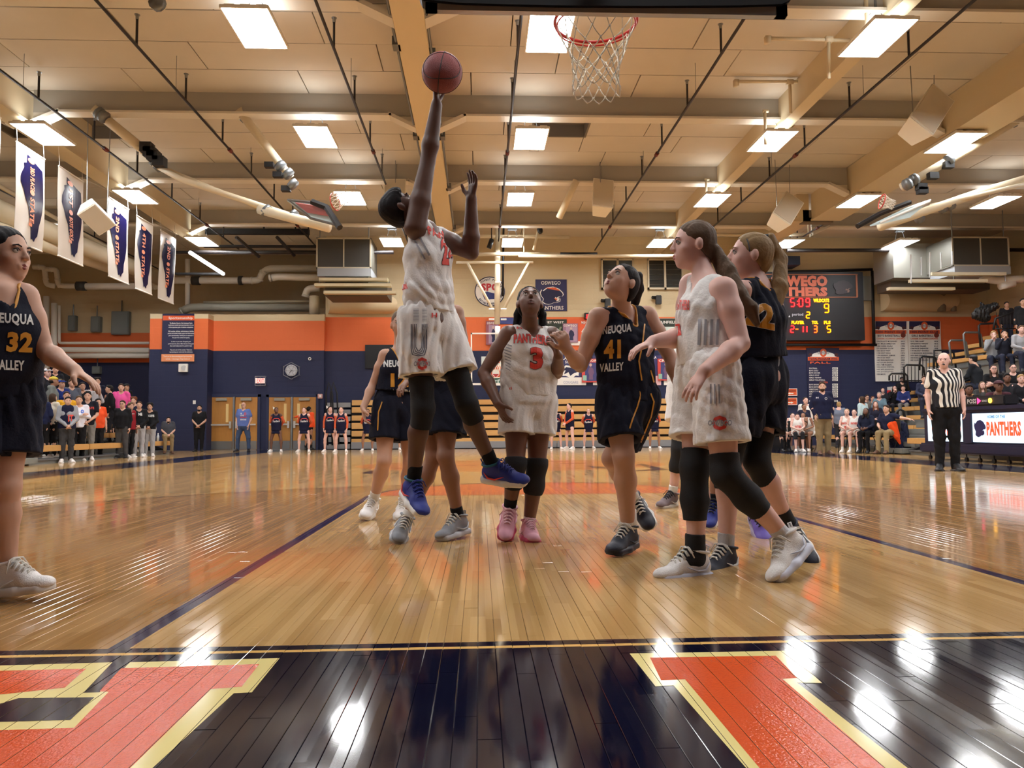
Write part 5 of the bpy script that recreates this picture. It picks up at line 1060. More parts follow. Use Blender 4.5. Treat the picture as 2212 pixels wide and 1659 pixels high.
def hand_prims(w, d, n, side, s=1., curl=.35, rmin=.0, spread=.10, thumb=1., fist=False):
    """w wrist, d finger direction, n palm normal (palm looks along n), side: +1 thumb along +axis"""
    d = nrm(d); n = nrm(n - d * (n @ d)); a = np.cross(n, d) * side; p = []
    kn = w + d * .088 * s
    p.append(EC(w, kn - d * .012, .026 * s, .040 * s, .018 * s, .0145 * s, a, k=.02))
    for i, (o, L) in enumerate(((.030, .070), (.010, .080), (-.011, .075), (-.030, .058))):
        b = kn + a * o * s - d * .006; th = (curl + .06 * i) * (2.6 if fist else 1); dd = nrm(d * math.cos(th * .5) + n * math.sin(th * .5) + a * o / .03 * spread); r0 = max(.0092 * s, rmin)
        e1 = b + dd * L * .5 * s; d2 = nrm(dd * math.cos(th) + n * math.sin(th)); e2 = e1 + d2 * L * .32 * s; d3 = nrm(d2 * math.cos(th) + n * math.sin(th)); e3 = e2 + d3 * L * .22 * s
        p += [EC(b, e1, r0, r0 * .92, k=.006), EC(e1, e2, r0 * .92, r0 * .85, k=.004), EC(e2, e3, r0 * .85, r0 * .75, k=.004)]
    b = w + d * .022 * s + a * .022 * s + n * .006; e1 = b + nrm(d * .75 + a * .8 * thumb + n * .35) * .046 * s; e2 = e1 + nrm(d * .95 + a * .25 * thumb + n * (.3 + curl)) * .034 * s; r0 = max(.0115 * s, rmin)
    p += [EC(b, e1, r0 * 1.25, r0, k=.014), EC(e1, e2, r0, r0 * .8, k=.006)]
    return p
def mid(a, b, t=.5): return a + (b - a) * t
def shoe(parent, an, toe, shank, cols, h, s=1., nm='shoe', high=True, laces=True):
    """an ankle joint, toe tip, shank: up direction of the shin"""
    v = nrm(toe - an); ax = np.cross(v, shank); ax = nrm(ax) if np.linalg.norm(ax) > 1e-3 else V(1, 0, 0)
    th = math.atan2(.052, .185); fd = v * math.cos(th) + np.cross(ax, v) * math.sin(th); fd = nrm(fd); up = nrm(np.cross(ax, fd)); up = up if up @ shank > 0 else -up
    r = np.cross(fd, up); o = an - up * .088 * s       # point under the ankle on the sole
    def q(x, y, z): return o + s * (r * x + up * y + fd * z)
    fr = [r, up, fd]
    U = [EC(q(0, .052, -.038), q(0, .040, .10), .035 * s, .044 * s, .040 * s, .032 * s, r, k=.03), EL(q(0, .030, .145), fr, (.045 * s, .030 * s, .062 * s), .03), EC(q(0, .085, -.008), q(0, .115 if high else .09, -.012), .040 * s, .038 * s, .047 * s, .044 * s, r, k=.03), EC(q(0, .100, .015), q(0, .066, .090), .032 * s, .034 * s, .026 * s, .024 * s, r, k=.03)]
    up_m = sobj(nm, sdf(U, h, planes=[(q(0, .018, 0), -up), (q(0, .122 if high else .1, -.02), nrm(up - fd * .12))]), cols[0], parent)
    Sx = [EC(q(0, .012, -.048), q(0, .012, .075), .044 * s, .056 * s, .038 * s, .038 * s, r, k=.02), EC(q(0, .012, .075), q(0, .014, .158), .056 * s, .050 * s, .038 * s, .034 * s, r, k=.02)]
    sobj('sole', sdf(Sx, h, planes=[(q(0, .001, 0), -up), (q(0, .033, 0), nrm(up - fd * .05))]), cols[1], up_m)
    if laces:
        m = MB()
        for i in range(5):
            t = i / 4.; y = .136 - .048 * t; z = .040 + .066 * t; wv = .026 - .002 * i
            m.tube([q(-wv - .006, y - .020, z - .004), q(-wv * .5, y - .002, z), q(wv * .5, y - .002, z + .008), q(wv + .006, y - .02, z + .004)], .0034 * s, 5)
            m.tube([q(wv + .006, y - .020, z - .004), q(wv * .5, y, z), q(-wv * .5, y, z + .008), q(-wv - .006, y - .02, z + .004)], .0034 * s, 5)
        m.tube([q(-.055, .10, .045), q(-.03, .135, .05), q(0, .14, .04), q(.03, .135, .05), q(.055, .09, .055)], .003 * s, 5); m.build('laces', cols[2], up_m, True)
        for sg in (-1, 1): MB().tube([q(sg * .040, .075, -.045), q(sg * .047, .045, -.02), q(sg * .049, .042, .02), q(sg * .046, .062, .075)], [.002, .0065, .006, .0015], 6).build('side_mark', cols[3] if len(cols) > 3 else cols[1], up_m, True)
        MB().tube([q(.043 * math.cos(a), .119 + .008 * math.sin(a), -.012 + .048 * math.sin(a)) for a in np.linspace(0, 2 * math.pi, 20, endpoint=False)], .007 * s, 6, closed=True).build('padded_collar', cols[4] if len(cols) > 4 else cols[0], up_m, True)
        MB().tube([q(0, .112, -.062), q(0, .135, -.070), q(0, .140, -.055), q(0, .12, -.05)], .004 * s, 6).build('heel_loop', cols[0], up_m, True)
    return up_m, q
def fold_fn(amp, seed=0, sc=1.):
    rr = np.random.RandomState(seed); D = [(nrm(rr.randn(3) * V(1, 1, .22)), rr.uniform(45, 120) * sc, rr.uniform(0, 6)) for _ in range(6)]; W_2 = [(nrm(rr.randn(3)), rr.uniform(7, 16), rr.uniform(0, 6)) for _ in range(3)]
    def f(X, Y, Z):
        w = sum(np.sin((X * d[0] + Y * d[1] + Z * d[2]) * k + p) for d, k, p in W_2) * 1.1; o = 0
        for d, k, p in D: o = o + (1 - np.abs(np.sin((X * d[0] + Y * d[1] + Z * d[2]) * k * .5 + p + w)) * 1.6) * amp * .36
        return o
    return f
def strand_fn(amp, fr):
    r, u, f_ = fr
    def f(X, Y, Z):
        a = X * r[0] + Y * r[1] + Z * r[2]; b = X * u[0] + Y * u[1] + Z * u[2]; c = X * f_[0] + Y * f_[1] + Z * f_[2]
        return amp * (np.sin(a * 330 + 3 * np.sin(c * 22 + b * 9)) * .6 + np.sin(a * 150 + 2 * np.sin(b * 16)) * .5)
    return f
def hairmat(r, g, b): return mat('hair_%d_%d_%d' % (r, g, b), rgb(r, g, b), .62, noise=.35, nscale=26, bump=.3, bscale=60, spec=.2)
def person(lbl, J, o, group=None):
    """J joints (world); o options. One continuous body with clothing, hair and shoes as children"""
    s = o.get('s', 1.); h = o['h']; hf = o.get('far', False); g = o.get('girth', 1.)
    sl, sr, hl, hr = J['sl'], J['sr'], J['hl'], J['hr']; SCn = mid(sl, sr); HC = mid(hl, hr)
    rx = nrm(sr - sl); hx = nrm(hr - hl); up = nrm(SCn - HC); fwd = nrm(np.cross(up, rx)); L = np.linalg.norm(SCn - HC)
    base = (min(J[k][0] for k in ('al', 'ar')) + max(J[k][0] for k in ('al', 'ar'))) / 2
    root = thing('person', lbl, 'person', (base, (J['al'][1] + J['ar'][1]) / 2, min(J['al'][2], J['ar'][2]) - .085 * s), group)
    fr = frame(o['face'], o.get('fup', (0, 0, 1))); hp, hs, q = head_prims(J['hd'], fr, s * o.get('hs', 1.), hf)
    nb = SCn + up * .03 * s - fwd * .005
    cw = o.get('cw', .150) * s * g; W1 = .122 * s * g; W2 = .155 * s * g; dpt = o.get('depth', 1.) * g
    chest = mid(SCn, HC, .30); waist = mid(SCn, HC, .66)
    B = [EC(SCn - up * .05 * s, chest, cw * .86, cw, .078 * s * dpt, .102 * s * dpt, rx, k=.05), EC(chest, waist, cw, W1, .102 * s * dpt, .086 * s * dpt, rx, k=.06), EC(waist, HC + up * .01, W1, W2, .086 * s * dpt, .108 * s * dpt, nrm(rx + hx), k=.06), EC(HC + up * .01, HC - up * .06 * s, W2 * .98, W2 * .85, .112 * s, .1 * s, hx, k=.05)]
    B += [EC(mid(nb, sl, .15), sl, .045 * s, .047 * s, k=.05), EC(mid(nb, sr, .15), sr, .045 * s, .047 * s, k=.05)]
    B += [EC(nb - up * .03, q(0, -.045, -.022), .056 * s * g ** .5, .050 * s, k=.03)]
    for sd in 'lr':
        S, E, Wr, H, K, A, T = [J[c_ + sd] for c_ in 'sewhkat']
        a = o.get('arm', 1.) * g ** .5; B += [EC(S, mid(S, E, .4), .049 * s * a, .045 * s * a, k=.03), EC(mid(S, E, .4), E, .045 * s * a, .034 * s * a, k=.025), EC(E, mid(E, Wr, .3), .034 * s * a, .0375 * s * a, k=.008), EC(mid(E, Wr, .3), Wr, .0375 * s * a, .0255 * s * a, k=.02)]
        hd = J.get('d' + sd); hd = nrm(Wr - E) if hd is None else hd; hn = J.get('n' + sd); hn = V(-rx[0] if sd == 'r' else rx[0], -rx[1] if sd == 'r' else rx[1], 0) if hn is None else hn
        B += hand_prims(Wr, hd, hn, (1 if sd == 'l' else -1) * o.get('tflip' + sd, 1), s * o.get('hands', 1.), o.get('curl' + sd, .35), rmin=.6 * h if hf else 0, thumb=o.get('thumb' + sd, 1.), spread=o.get('spread', .10), fist=o.get('fist' + sd, False))
        l = o.get('leg', 1.) * g ** .5; up_k = nrm(H - K); cb = -np.cross(np.cross(nrm(K - H), nrm(A - K)), nrm(A - K)); fw = fwd * 0 + o.get('kf', fwd)
        B += [EC(H - up * .02, mid(H, K, .35), .088 * s * l, .082 * s * l, k=.04), EC(mid(H, K, .35), K, .082 * s * l, .054 * s * l, k=.03), EC(K, mid(K, A, .32) - fw * .012 * s, .054 * s * l, .056 * s * l, k=.03), EC(mid(K, A, .32) - fw * .012 * s, A, .056 * s * l, .034 * s * l, k=.03), EC(K + fw * .018 * s, K + fw * .018 * s - up_k * .01, .040 * s, k=.02)]
        kk_ = nrm(K - A); B.append(EC(A - kk_ * .025, mid(A, T, .5) - kk_ * .035, .030 * s, .018 * s, k=.01))
    B += hp
    body = sobj('body', sdf(B, h, sub=hs), o['skin'], root)
    # face details
    ey = MB(); ir = MB()
    def ball(mb, c, r, n=8):
        vs = []; fs = []
        for i in range(n + 1):
            for j in range(n): vs.append(c + r * V(math.sin(math.pi * i / n) * math.cos(2 * math.pi * j / n), math.sin(math.pi * i / n) * math.sin(2 * math.pi * j / n), math.cos(math.pi * i / n)))
        for i in range(n):
            for j in range(n): fs.append((i * n + j, (i + 1) * n + j, (i + 1) * n + (j + 1) % n, i * n + (j + 1) % n))
        mb.add(vs, fs)
    hs_ = s * o.get('hs', 1.)
    if not hf:
        gz = o.get('gaze', (0, .15, 1)); gzv = nrm(fr[0] * gz[0] + fr[1] * gz[1] + fr[2] * gz[2])
        for a in (-1, 1): ball(ey, q(a * .031, .006, .0745), .0125 * hs_, 12); ball(ir, q(a * .031, .006, .0745) + gzv * .0068 * hs_, .0068 * hs_, 10)
        ey.build('eyes', cmat(190, 180, 172, .25), body, True); ir.build('iris', cmat(34, 22, 18, .2), body, True)
        m = MB()
        for a in (-1, 1): m.tube([q(a * .014, .0245, .0905), q(a * .03, .0305, .0895), q(a * .047, .0255, .078)], [.0032 * hs_, .0036 * hs_, .002 * hs_], 6)
        m.build('eyebrows', o['hair'], body, True)
        m = MB()
        for a in (-1, 1): m.tube([q(a * .016, .009, .0855), q(a * .030, .0155, .089), q(a * .045, .009, .080)], [.0014 * hs_, .0022 * hs_, .0016 * hs_], 5)
        m.build('eyelashes', cmat(24, 18, 16, .6), body, True)
        lp = o.get('open', 0); m = [EC(q(-.021, -.0535, .084), q(0, -.0515, .0905), .003 * hs_, .0052 * hs_, k=.004), EC(q(.021, -.0535, .084), q(0, -.0515, .0905), .003 * hs_, .0052 * hs_, k=.004), EC(q(-.019, -.061 - lp, .083), q(0, -.0635 - lp, .088), .003 * hs_, .0062 * hs_, k=.004), EC(q(.019, -.061 - lp, .083), q(0, -.0635 - lp, .088), .003 * hs_, .0062 * hs_, k=.004)]
        sobj('lips', sdf(m, .0022), o.get('lip', cmat(150, 84, 80, .4)), body)
        if lp: sobj('open_mouth', sdf([EL(q(0, -.058 - lp / 2, .083), fr, (.015 * hs_, .004 + lp * .5, .008), .002)], .002), cmat(60, 22, 22, .6), body)
    else:
        m = MB()
        for a in (-1, 1): ball(m, q(a * .031, .006, .084), .008 * hs_, 6)
        m.build('eyes', cmat(40, 28, 24, .5), body, True)
        m = MB()
        for a in (-1, 1): m.tube([q(a * .014, .027, .092), q(a * .047, .027, .08)], .003 * hs_, 5)
        m.tube([q(-.018, -.058, .09), q(.018, -.058, .09)], .0045 * hs_, 5); m.build('brows_and_mouth', o.get('fm', cmat(96, 56, 50, .6)), body)
    # hair
    st = o.get('style', 'pony'); hh = o.get('hh', min(h, .005) if not hf else h); k = hs_
    if st != 'bald':
        Hh = [EL(q(0, .040, -.016), fr, (.0795 * k, .0865 * k, .0965 * k)), EL(q(0, -.012, -.045), fr, (.070 * k, .073 * k, .062 * k), .03)]; sub = [EL(q(0, -.045, .075), fr, (.078 * k, .124 * k, .080 * k), .01), EL(q(0, -.08, .03), fr, (.11 * k, .075 * k, .09 * k), .01)]
        post = []
        if st == 'short': Hh.append(EL(q(0, .07, .03), fr, (.066 * k, .055 * k, .065 * k), .02))
        if st == 'curly': Hh = [EL(q(0, .05, -.012), fr, (.096 * k, .095 * k, .108 * k))] + [EL(q(.07 * math.cos(i * 2.4), .07 + .045 * math.sin(i * 1.7), -.01 + .07 * math.sin(i * 2.4)), fr, (.035 * k,) * 3, .01) for i in range(12)]
        if st in ('long', 'straight'): post = [EC(q(.06, .0, -.03), q(.075, -.22, .01), .035, .028, k=.02), EC(q(-.06, .0, -.03), q(-.075, -.22, .01), .035, .028, k=.02), EC(q(0, .0, -.06), q(0, -.25, -.07), .06, .05, .04, .03, fr[0], k=.03)]
        if st == 'bun': post = [EL(q(0, .05, -.115), fr, (.04, .04, .035), .01)]
        if st == 'pigtails': post = [EC(q(.06, -.02, -.06), q(.078, -.14, -.045), .03, .034, k=.02), EC(q(-.06, -.02, -.06), q(-.078, -.14, -.045), .03, .034, k=.02)]
        for a_, b_ in [(ch[i], ch[i + 1]) for ch in ([o['tail']] if o.get('tail') else []) + o.get('tails', []) for i in range(len(ch) - 1)]: post.append(EC(a_[0], b_[0], a_[1], b_[1], a_[1] * .7, b_[1] * .7, rx, k=.02))
        fn = strand_fn(.0018 if not hf else .0, fr); hb = sobj('hair', sdf(Hh, hh, sub=sub, post=post, fold=fn if not hf else None), o['hair'], root)
        if o.get('band'): MB().tube([q(.083 * math.cos(a), .012 + .082 * math.sin(a) + .0, .022 + .02 * math.sin(a)) for a in np.linspace(R(-5), R(185), 24)], .0035, 6).build('headband', o['band'], hb, True)
        if o.get('tie') is not None: sobj('hair_tie', sdf([EL(o['tie'], fr, (.022, .022, .022), .01)], .005), BLACK, hb)
        if o.get('bow'): c_ = q(0, .10, -.09) + fr[0] * .03; MB().prism([c_ + fr[0] * x + fr[1] * y for x, y in ((-.07, .03), (0, 0), (.07, .05), (.06, -.05), (0, -.02), (-.06, -.06))], fr[2] * .02).build('bow', W_, hb)
    elif not o.get('noring'):
        sobj('hair', sdf([EL(q(0, .0, -.03), fr, (.083 * k, .055 * k, .088 * k))], hh, sub=[EL(q(0, .0, .06), fr, (.2, .2, .075), .01)]), o['hair'], root)
    if o.get('cap'): 
        c_ = sobj('cap', sdf([EL(q(0, .055, -.01), fr, (.09 * k, .075 * k, .105 * k))], hh, planes=[(q(0, .045, 0), -fr[1])]), o['cap'], root); MB().prism([q(x, .05, z) for x, z in ((-.06, .08), (-.05, .15), (0, .17), (.05, .15), (.06, .08))], fr[1] * .008 - fr[2] * .004).build('brim', o['cap'], c_)
    if o.get('beard'): sobj('beard', sdf([EL(q(0, -.07, .045), fr, (.054 * k, .045 * k, .05 * k)), EC(q(-.06, -.03, .02), q(0, -.1, .05), .014, .02, k=.02), EC(q(.06, -.03, .02), q(0, -.1, .05), .014, .02, k=.02)], hh * .7, sub=[EL(q(0, -.03, .09), fr, (.034, .03, .04), .01)]), o['hair'], body)
    if o.get('glasses'):
        m = MB()
        for a in (-1, 1): m.tube([q(a * .031 + .022 * math.cos(t_), .005 + .016 * math.sin(t_), .098) for t_ in np.linspace(0, 6.28, 10)], .003, 4)
        m.tube([q(-.01, .006, .1), q(.01, .006, .1)], .003, 4); m.build('glasses', K_, body)
    C = o['wear']; hg = o.get('hg', h); out = {'root': root, 'body': body, 'q': q, 'up': up, 'fwd': fwd, 'rx': rx, 'fr': fr, 'SC': SCn, 'HC': HC}
    # bottoms
    lp = C.get('low')
    if lp:
        kind, cm = lp[0], lp[1]; pr = []; sub = []; pl = []
        wz = .04 if kind != 'skirt' else .06
        cwd = lp[2] if len(lp) > 2 else 1.
        pr = [EC(HC + up * .09 * s, HC - up * .02 * s, W2 + .014, (W2 + .028 * s), (.112 * s * dpt + .012), (.130 * s * dpt + .006), hx, k=.04)]
        for sd in 'lr':
            H, K, A = J['h' + sd], J['k' + sd], J['a' + sd]; dn = nrm(K - H); LT = np.linalg.norm(K - H)
            if kind == 'shorts':
                e = H + dn * LT * o.get('hem', .78); pr.append(EC(H - dn * .02, e, .104 * s * cwd, .128 * s * cwd, .106 * s * cwd, .128 * s * cwd, hx, k=.035)); sub.append(EC(e - dn * .035, e + dn * .2, .112 * s * cwd, .118 * s * cwd, k=.01)); pl.append((e, dn, sd))
            elif kind == 'brief': e = H + dn * LT * .3; pr.append(EC(H, e, .1 * s, .1 * s, k=.03))
            elif kind == 'skirt': pass
            else: pr += [EC(H, K, .103 * s * cwd * g ** .5, .070 * s * cwd, k=.04), EC(K, A + nrm(A - K) * .01, .070 * s * cwd, .054 * s * cwd, k=.03)]
        if kind == 'shorts':
            fo = fold_fn(lp[3] if len(lp) > 3 else .009, 3 + int(abs(HC[0] * 10)))
            # cut each leg at its hem with a large ellipsoid beyond the hem
            for e, dn, sd in pl:
                e2 = e + dn * (.30 + .0); sub.append(EC(e2, e2 + dn * .001, .30, .30, .30, .30, hx, k=.004)) if False else None
            pr2 = []
            vf = None
            for e, dn, sd in pl:
                H = J['h' + sd]; vfi = sdf([EC(H - dn * .02, e + dn * .02, .116 * s * cwd, .134 * s * cwd, .116 * s * cwd, .128 * s * cwd, hx, k=.03), EC(HC + up * .09 * s, HC - up * .02 * s, (W2 + .014), (W2 + .034 * s), (.112 * s * dpt + .008), (.132 * s * dpt), hx, k=.04)], hg, sub=[EC(e - dn * .02, e + dn * .2, .092 * s * cwd, .094 * s * cwd, k=.006)], planes=[(e, dn), (HC + up * .14 * s, up)], fold=fo)
                if vf is None: vf = vfi
                else: vf = (np.concatenate([vf[0], vfi[0]]), np.concatenate([vf[1], vfi[1] + len(vf[0])]))
            out['low'] = sobj('shorts', vf, cm, root)
        elif kind == 'skirt': out['low'] = sobj('skirt', sdf([EC(HC + up * .1 * s, HC - up * .22 * s, W2 * .95, W2 * 1.35, .11 * s, .17 * s, hx, k=.03)], hg, planes=[(HC - up * .2 * s, -up)]), cm, root)
        else: out['low'] = sobj('trousers', sdf(pr, hg, fold=fold_fn(.006 if not hf else .01, 2, .8)), cm, root)
        if C.get('waist'):
            out['wb'] = sobj('waistband', sdf([EC(HC + up * .085 * s, HC + up * .125 * s, W2 + .006, W2 + .004, .112 * s * dpt, .11 * s * dpt, hx, k=.02)], hg, planes=[(HC + up * .135 * s, up), (HC + up * .075 * s, -up)]), C['waist'], root)
    tp = C.get('top')
    if tp:
        kind, cm = tp[0], tp[1]; lo = tp[2] if len(tp) > 2 else .03; am = tp[3] if len(tp) > 3 else .007
        hem = HC + up * (lo - .03) * s; ex = .024 if kind == 'jersey' else .020
        if hf: ex += .010
        pr = [EC(SCn - up * .045 * s, chest, cw * .90 + ex * .4, cw + ex, .088 * s * dpt, .102 * s * dpt + ex, rx, k=.05), EC(chest, waist, cw + ex, W1 + ex * 1.9, .102 * s * dpt + ex, .088 * s * dpt + ex * 1.6, rx, k=.06), EC(waist, hem, W1 + ex * 1.9, W2 + ex * 1.1, .088 * s * dpt + ex * 1.6, (.110 if not hf else .122) * s * dpt + ex * (1 if not hf else 1.3), nrm(rx + hx), k=.06)]
        sub = []; strap = (.66 if kind == 'jersey' else 1.)
        pr += [EC(mid(nb, S, .25), mid(nb, S, .82 if kind == 'jersey' else 1.), .050 * s + (.0 if kind == 'jersey' else .006), .050 * s, .052 * s, .052 * s, rx, k=.04) for S in (sl, sr)]
        nk = EC(nb - fwd * .0 - up * .005, q(0, -.03, -.02) , .072 * s, .072 * s, k=.01); sub.append(nk)
        vn = o.get('vneck', .06); sub.append(EC(nb + fwd * .05 * s - up * .0, nb + fwd * .105 * s - up * vn * s, .052 * s, .012, k=.01))
        if kind == 'jersey':
            for S, E in ((sl, J['el']), (sr, J['er'])):
                dn = nrm(E - S); out_ = nrm(S - SCn); sub.append(EC(S + out_ * .034 * s - up * .02, S + out_ * .04 * s + dn * .25 * s, .058 * s, .056 * s, k=.012)); sub.append(EC(S + out_ * .058 * s - up * .06 * s, S + out_ * .06 * s + up * .1, .050 * s, .056 * s, .08 * s, .08 * s, rx, k=.012))
        else:
            fr_ = {'tee': .5, 'long': 1.}[kind]
            for sd in 'lr':
                S, E, Wr = J['s' + sd], J['e' + sd], J['w' + sd]
                if kind == 'tee': pr.append(EC(S, mid(S, E, .62), .066 * s * g ** .5, .066 * s * g ** .5, k=.035))
                else: pr += [EC(S, E, .066 * s * g ** .5, .052 * s, k=.035), EC(E, mid(E, Wr, .97), .052 * s, .037 * s, k=.02)]
            if o.get('hood'): pr.append(EC(nb - fwd * .06 - rx * .06, nb - fwd * .06 + rx * .06, .05, .05, k=.04))
        pln = [(hem, -up)]
        if kind == 'tee': pass
        out['top'] = sobj('jersey' if kind == 'jersey' else ('shirt' if kind == 'tee' else 'sweater'), sdf(pr, hg, sub=sub, planes=pln, fold=fold_fn(am, int(abs(SCn[0] * 13)) + 1, .9 if not hf else .5)), cm, root)
        if C.get('trim'):
            gp = [p[:3] + tuple(x + .003 for x in p[3:7]) + p[7:] for p in pr]
            cl = [p[:3] + tuple(x + .013 for x in p[3:7]) + p[7:] for p in (nk, sub[1])]
            sobj('collar_trim', sdf(gp, hg * .8, sub=sub, clip=cl), C['trim'], out['top'])
    if C.get('arms'):
        for sd in 'lr': sobj('sleeve', sdf([EC(mid(J['s' + sd], J['e' + sd], .3), J['e' + sd], .052 * s + .3 * hg, .042 * s + .3 * hg, k=.02), EC(J['e' + sd], mid(J['e' + sd], J['w' + sd], .9), .042 * s + .3 * hg, .034 * s + .3 * hg, k=.02)], hg), C['arms'], root)
    # leg wear
    for sd in 'lr':
        K, A, H, T = J['k' + sd], J['a' + sd], J['h' + sd], J['t' + sd]; sk = nrm(K - A); th = nrm(H - K); c = C.get('sleeve' + sd)
        if c:
            a_, b_, cm = c; l = o.get('leg', 1.) * g ** .5
            pr = [EC(mid(K, H, a_), K, (.054 + .028 * min(1, a_ / .65)) * s * l + .007, .054 * s * l + .012, k=.03), EC(K, mid(K, A, min(b_, .35)), .054 * s * l + .012, .056 * s * l + .008, k=.03)]
            if b_ > .35: pr.append(EC(mid(K, A, .35), mid(K, A, b_), .056 * s * l + .008, (.056 - .022 * (b_ - .35) / .65) * s * l + .007, k=.03))
            sobj('knee_sleeve', sdf(pr, hg, planes=[(mid(K, H, a_ - .02), th), (mid(K, A, b_ - .02), -sk)]), cm, root)
        c = C.get('sock' + sd) or C.get('sock')
        if c:
            a_, cm = c; sobj('sock', sdf([EC(mid(A, K, a_ + .02), A, .036 * s + .016 * min(1, a_ * 2), .037 * s + .004, k=.02), EC(A, mid(A, T, .3), .037 * s, .034 * s, k=.02)], hg, planes=[(mid(A, K, a_), sk)]), cm, root)
        c = C.get('brace' + sd)
        if c: sobj('ankle_brace', sdf([EC(mid(A, K, .30), A - sk * .01, .048 * s, .049 * s, k=.02), EC(A, mid(A, T, .25), .046 * s, .044 * s, k=.02)], hg, planes=[(mid(A, K, .27), sk)]), c, root)
        c = C.get('shoe' + sd) or C.get('shoe')
        if c: out['shoe' + sd] = shoe(root, A, T, sk, c, o.get('hsh', h), s * o.get('fs', 1.13), laces=not hf, high=not hf)
    return out
def bvh(o):
    off = V(*wloc(o)); me = o.data; v = [tuple(np.array(x.co) + off) for x in me.vertices]; return BVHTree.FromPolygons(v, [tuple(p.vertices) for p in me.polygons])
def decal(o, polys_v, faces, mtl, name, lift=.003, step=None):
    """print laid on the cloth: pixel-space vertices followed down to the surface"""
    bm = bmesh.new(); vs = [bm.verts.new((x, y, 0)) for x, y in polys_v]
    for f in faces:
        try: bm.faces.new([vs[i] for i in f])
        except Exception: pass
    xs = [v.co.x for v in bm.verts]; ys = [v.co.y for v in bm.verts]; step = step or 5
    for ax, a in ((0, xs), (1, ys)):
        x = min(a) + step
        while x < max(a):
            co = [0, 0, 0]; co[ax] = x; no = [0, 0, 0]; no[ax] = 1
            bmesh.ops.bisect_plane(bm, geom=bm.verts[:] + bm.edges[:] + bm.faces[:], plane_co=co, plane_no=no); x += step
    bmesh.ops.triangulate(bm, faces=[f for f in bm.faces if len(f.verts) > 4]); bm.verts.index_update()
    t = o if isinstance(o, BVHTree) else bvh(o); pos = []; ok = []; last = None
    for v in bm.verts:
        d = nrm(ray(v.co.x, v.co.y)); hit = t.ray_cast(Vector(CAMP), Vector(d), 50)
        if hit[0] is None: pos.append(V(0, 0, 0)); ok.append(False)
        else:
            n = np.array(hit[1]); n = n if n @ d < 0 else -n; pos.append(np.array(hit[0]) + n * lift - d * lift * .6); ok.append(True)
    fs = [tuple(v.index for v in f.verts) for f in bm.faces if all(ok[v.index] for v in f.verts)]
    bm.free()
    if not fs: return None
    fs = [f if np.cross(pos[f[1]] - pos[f[0]], pos[f[2]] - pos[f[0]]) @ (CAMP - pos[f[0]]) > 0 else f[::-1] for f in fs]
    return mkobj(name, pos, fs, mtl, o if not isinstance(o, BVHTree) else None)
def text_decal(o, s, x0, y0, x1, y1, mtl, slant=0., bold=.04, curve=0., name='lettering', skew=0., lift=.003, tb=None, outline=None):
    """(x0,y0)-(x1,y1): pixel box; slant: rise in px over the width; skew: x shift bottom to top; curve: arch"""
    v, f, _ = text_mesh(s, bold)
    if outline is not None: text_decal(o, s, x0 - .8, y0 - .8, x1 + .8, y1 + .8, outline, slant, bold + .025, curve, name + '_edge', skew, lift * .6)
    vv = [(x0 + (x1 - x0) * a + skew * b, y1 - (y1 - y0) * b - slant * a - curve * 4 * a * (1 - a)) for a, b in v]
    return decal(o, vv, f, mtl, name, lift)
def line_decal(o, pts, w, mtl, name='piping', lift=.003):
    """ribbon of width w px along pixel points"""
    v = []; f = []; P_ = [np.array(p, float) for p in pts]
    for i, p in enumerate(P_):
        t = P_[min(i + 1, len(P_) - 1)] - P_[max(i - 1, 0)]; n = V(-t[1], t[0]) / (np.linalg.norm(t) + 1e-9) * w / 2; v += [p + n, p - n]
        if i: f.append((2 * i - 2, 2 * i, 2 * i + 1, 2 * i - 1))
    return decal(o, v, f, mtl, name, lift)
# ---------------------------------------------------------------- the players
def JJ(**k): return {a: (P(*b) if not isinstance(b, np.ndarray) else b) for a, b in k.items()}
JW = cloth(232, 228, 224); JN = cloth(18, 20, 36); SB_ = cloth(16, 16, 20); PADB = mat('knit_black', rgb(20, 20, 24), .8, bump=.3, bscale=300); PR = mat('print_red', rgb(214, 62, 48), .5); PK = mat('print_black', rgb(30, 26, 30), .5); PG = mat('print_gold', rgb(206, 142, 40), .5); PWh = mat('print_white', rgb(216, 214, 210), .5); PGY = mat('print_grey', rgb(150, 148, 152), .6)
HB = hairmat(30, 26, 28); HBR = hairmat(96, 76, 58); HBL = hairmat(150, 122, 84); HDB = hairmat(96, 76, 56)
SOLEW = cmat(226, 224, 220, .5); SH_W = mat('shoe_white', rgb(232, 228, 224), .5, bump=.3, bscale=200); SH_G = mat('shoe_grey', rgb(140, 144, 150), .6, bump=.3, bscale=300); SH_B = mat('shoe_blue', rgb(18, 40, 140), .5, bump=.3, bscale=300); SH_P = mat('shoe_pink', rgb(222, 160, 176), .5, bump=.3, bscale=300); SH_N = mat('shoe_navy', rgb(20, 26, 46), .5, bump=.3, bscale=300)
WHS = cloth(226, 222, 214); BKS = cloth(18, 18, 22)
HP = .0065
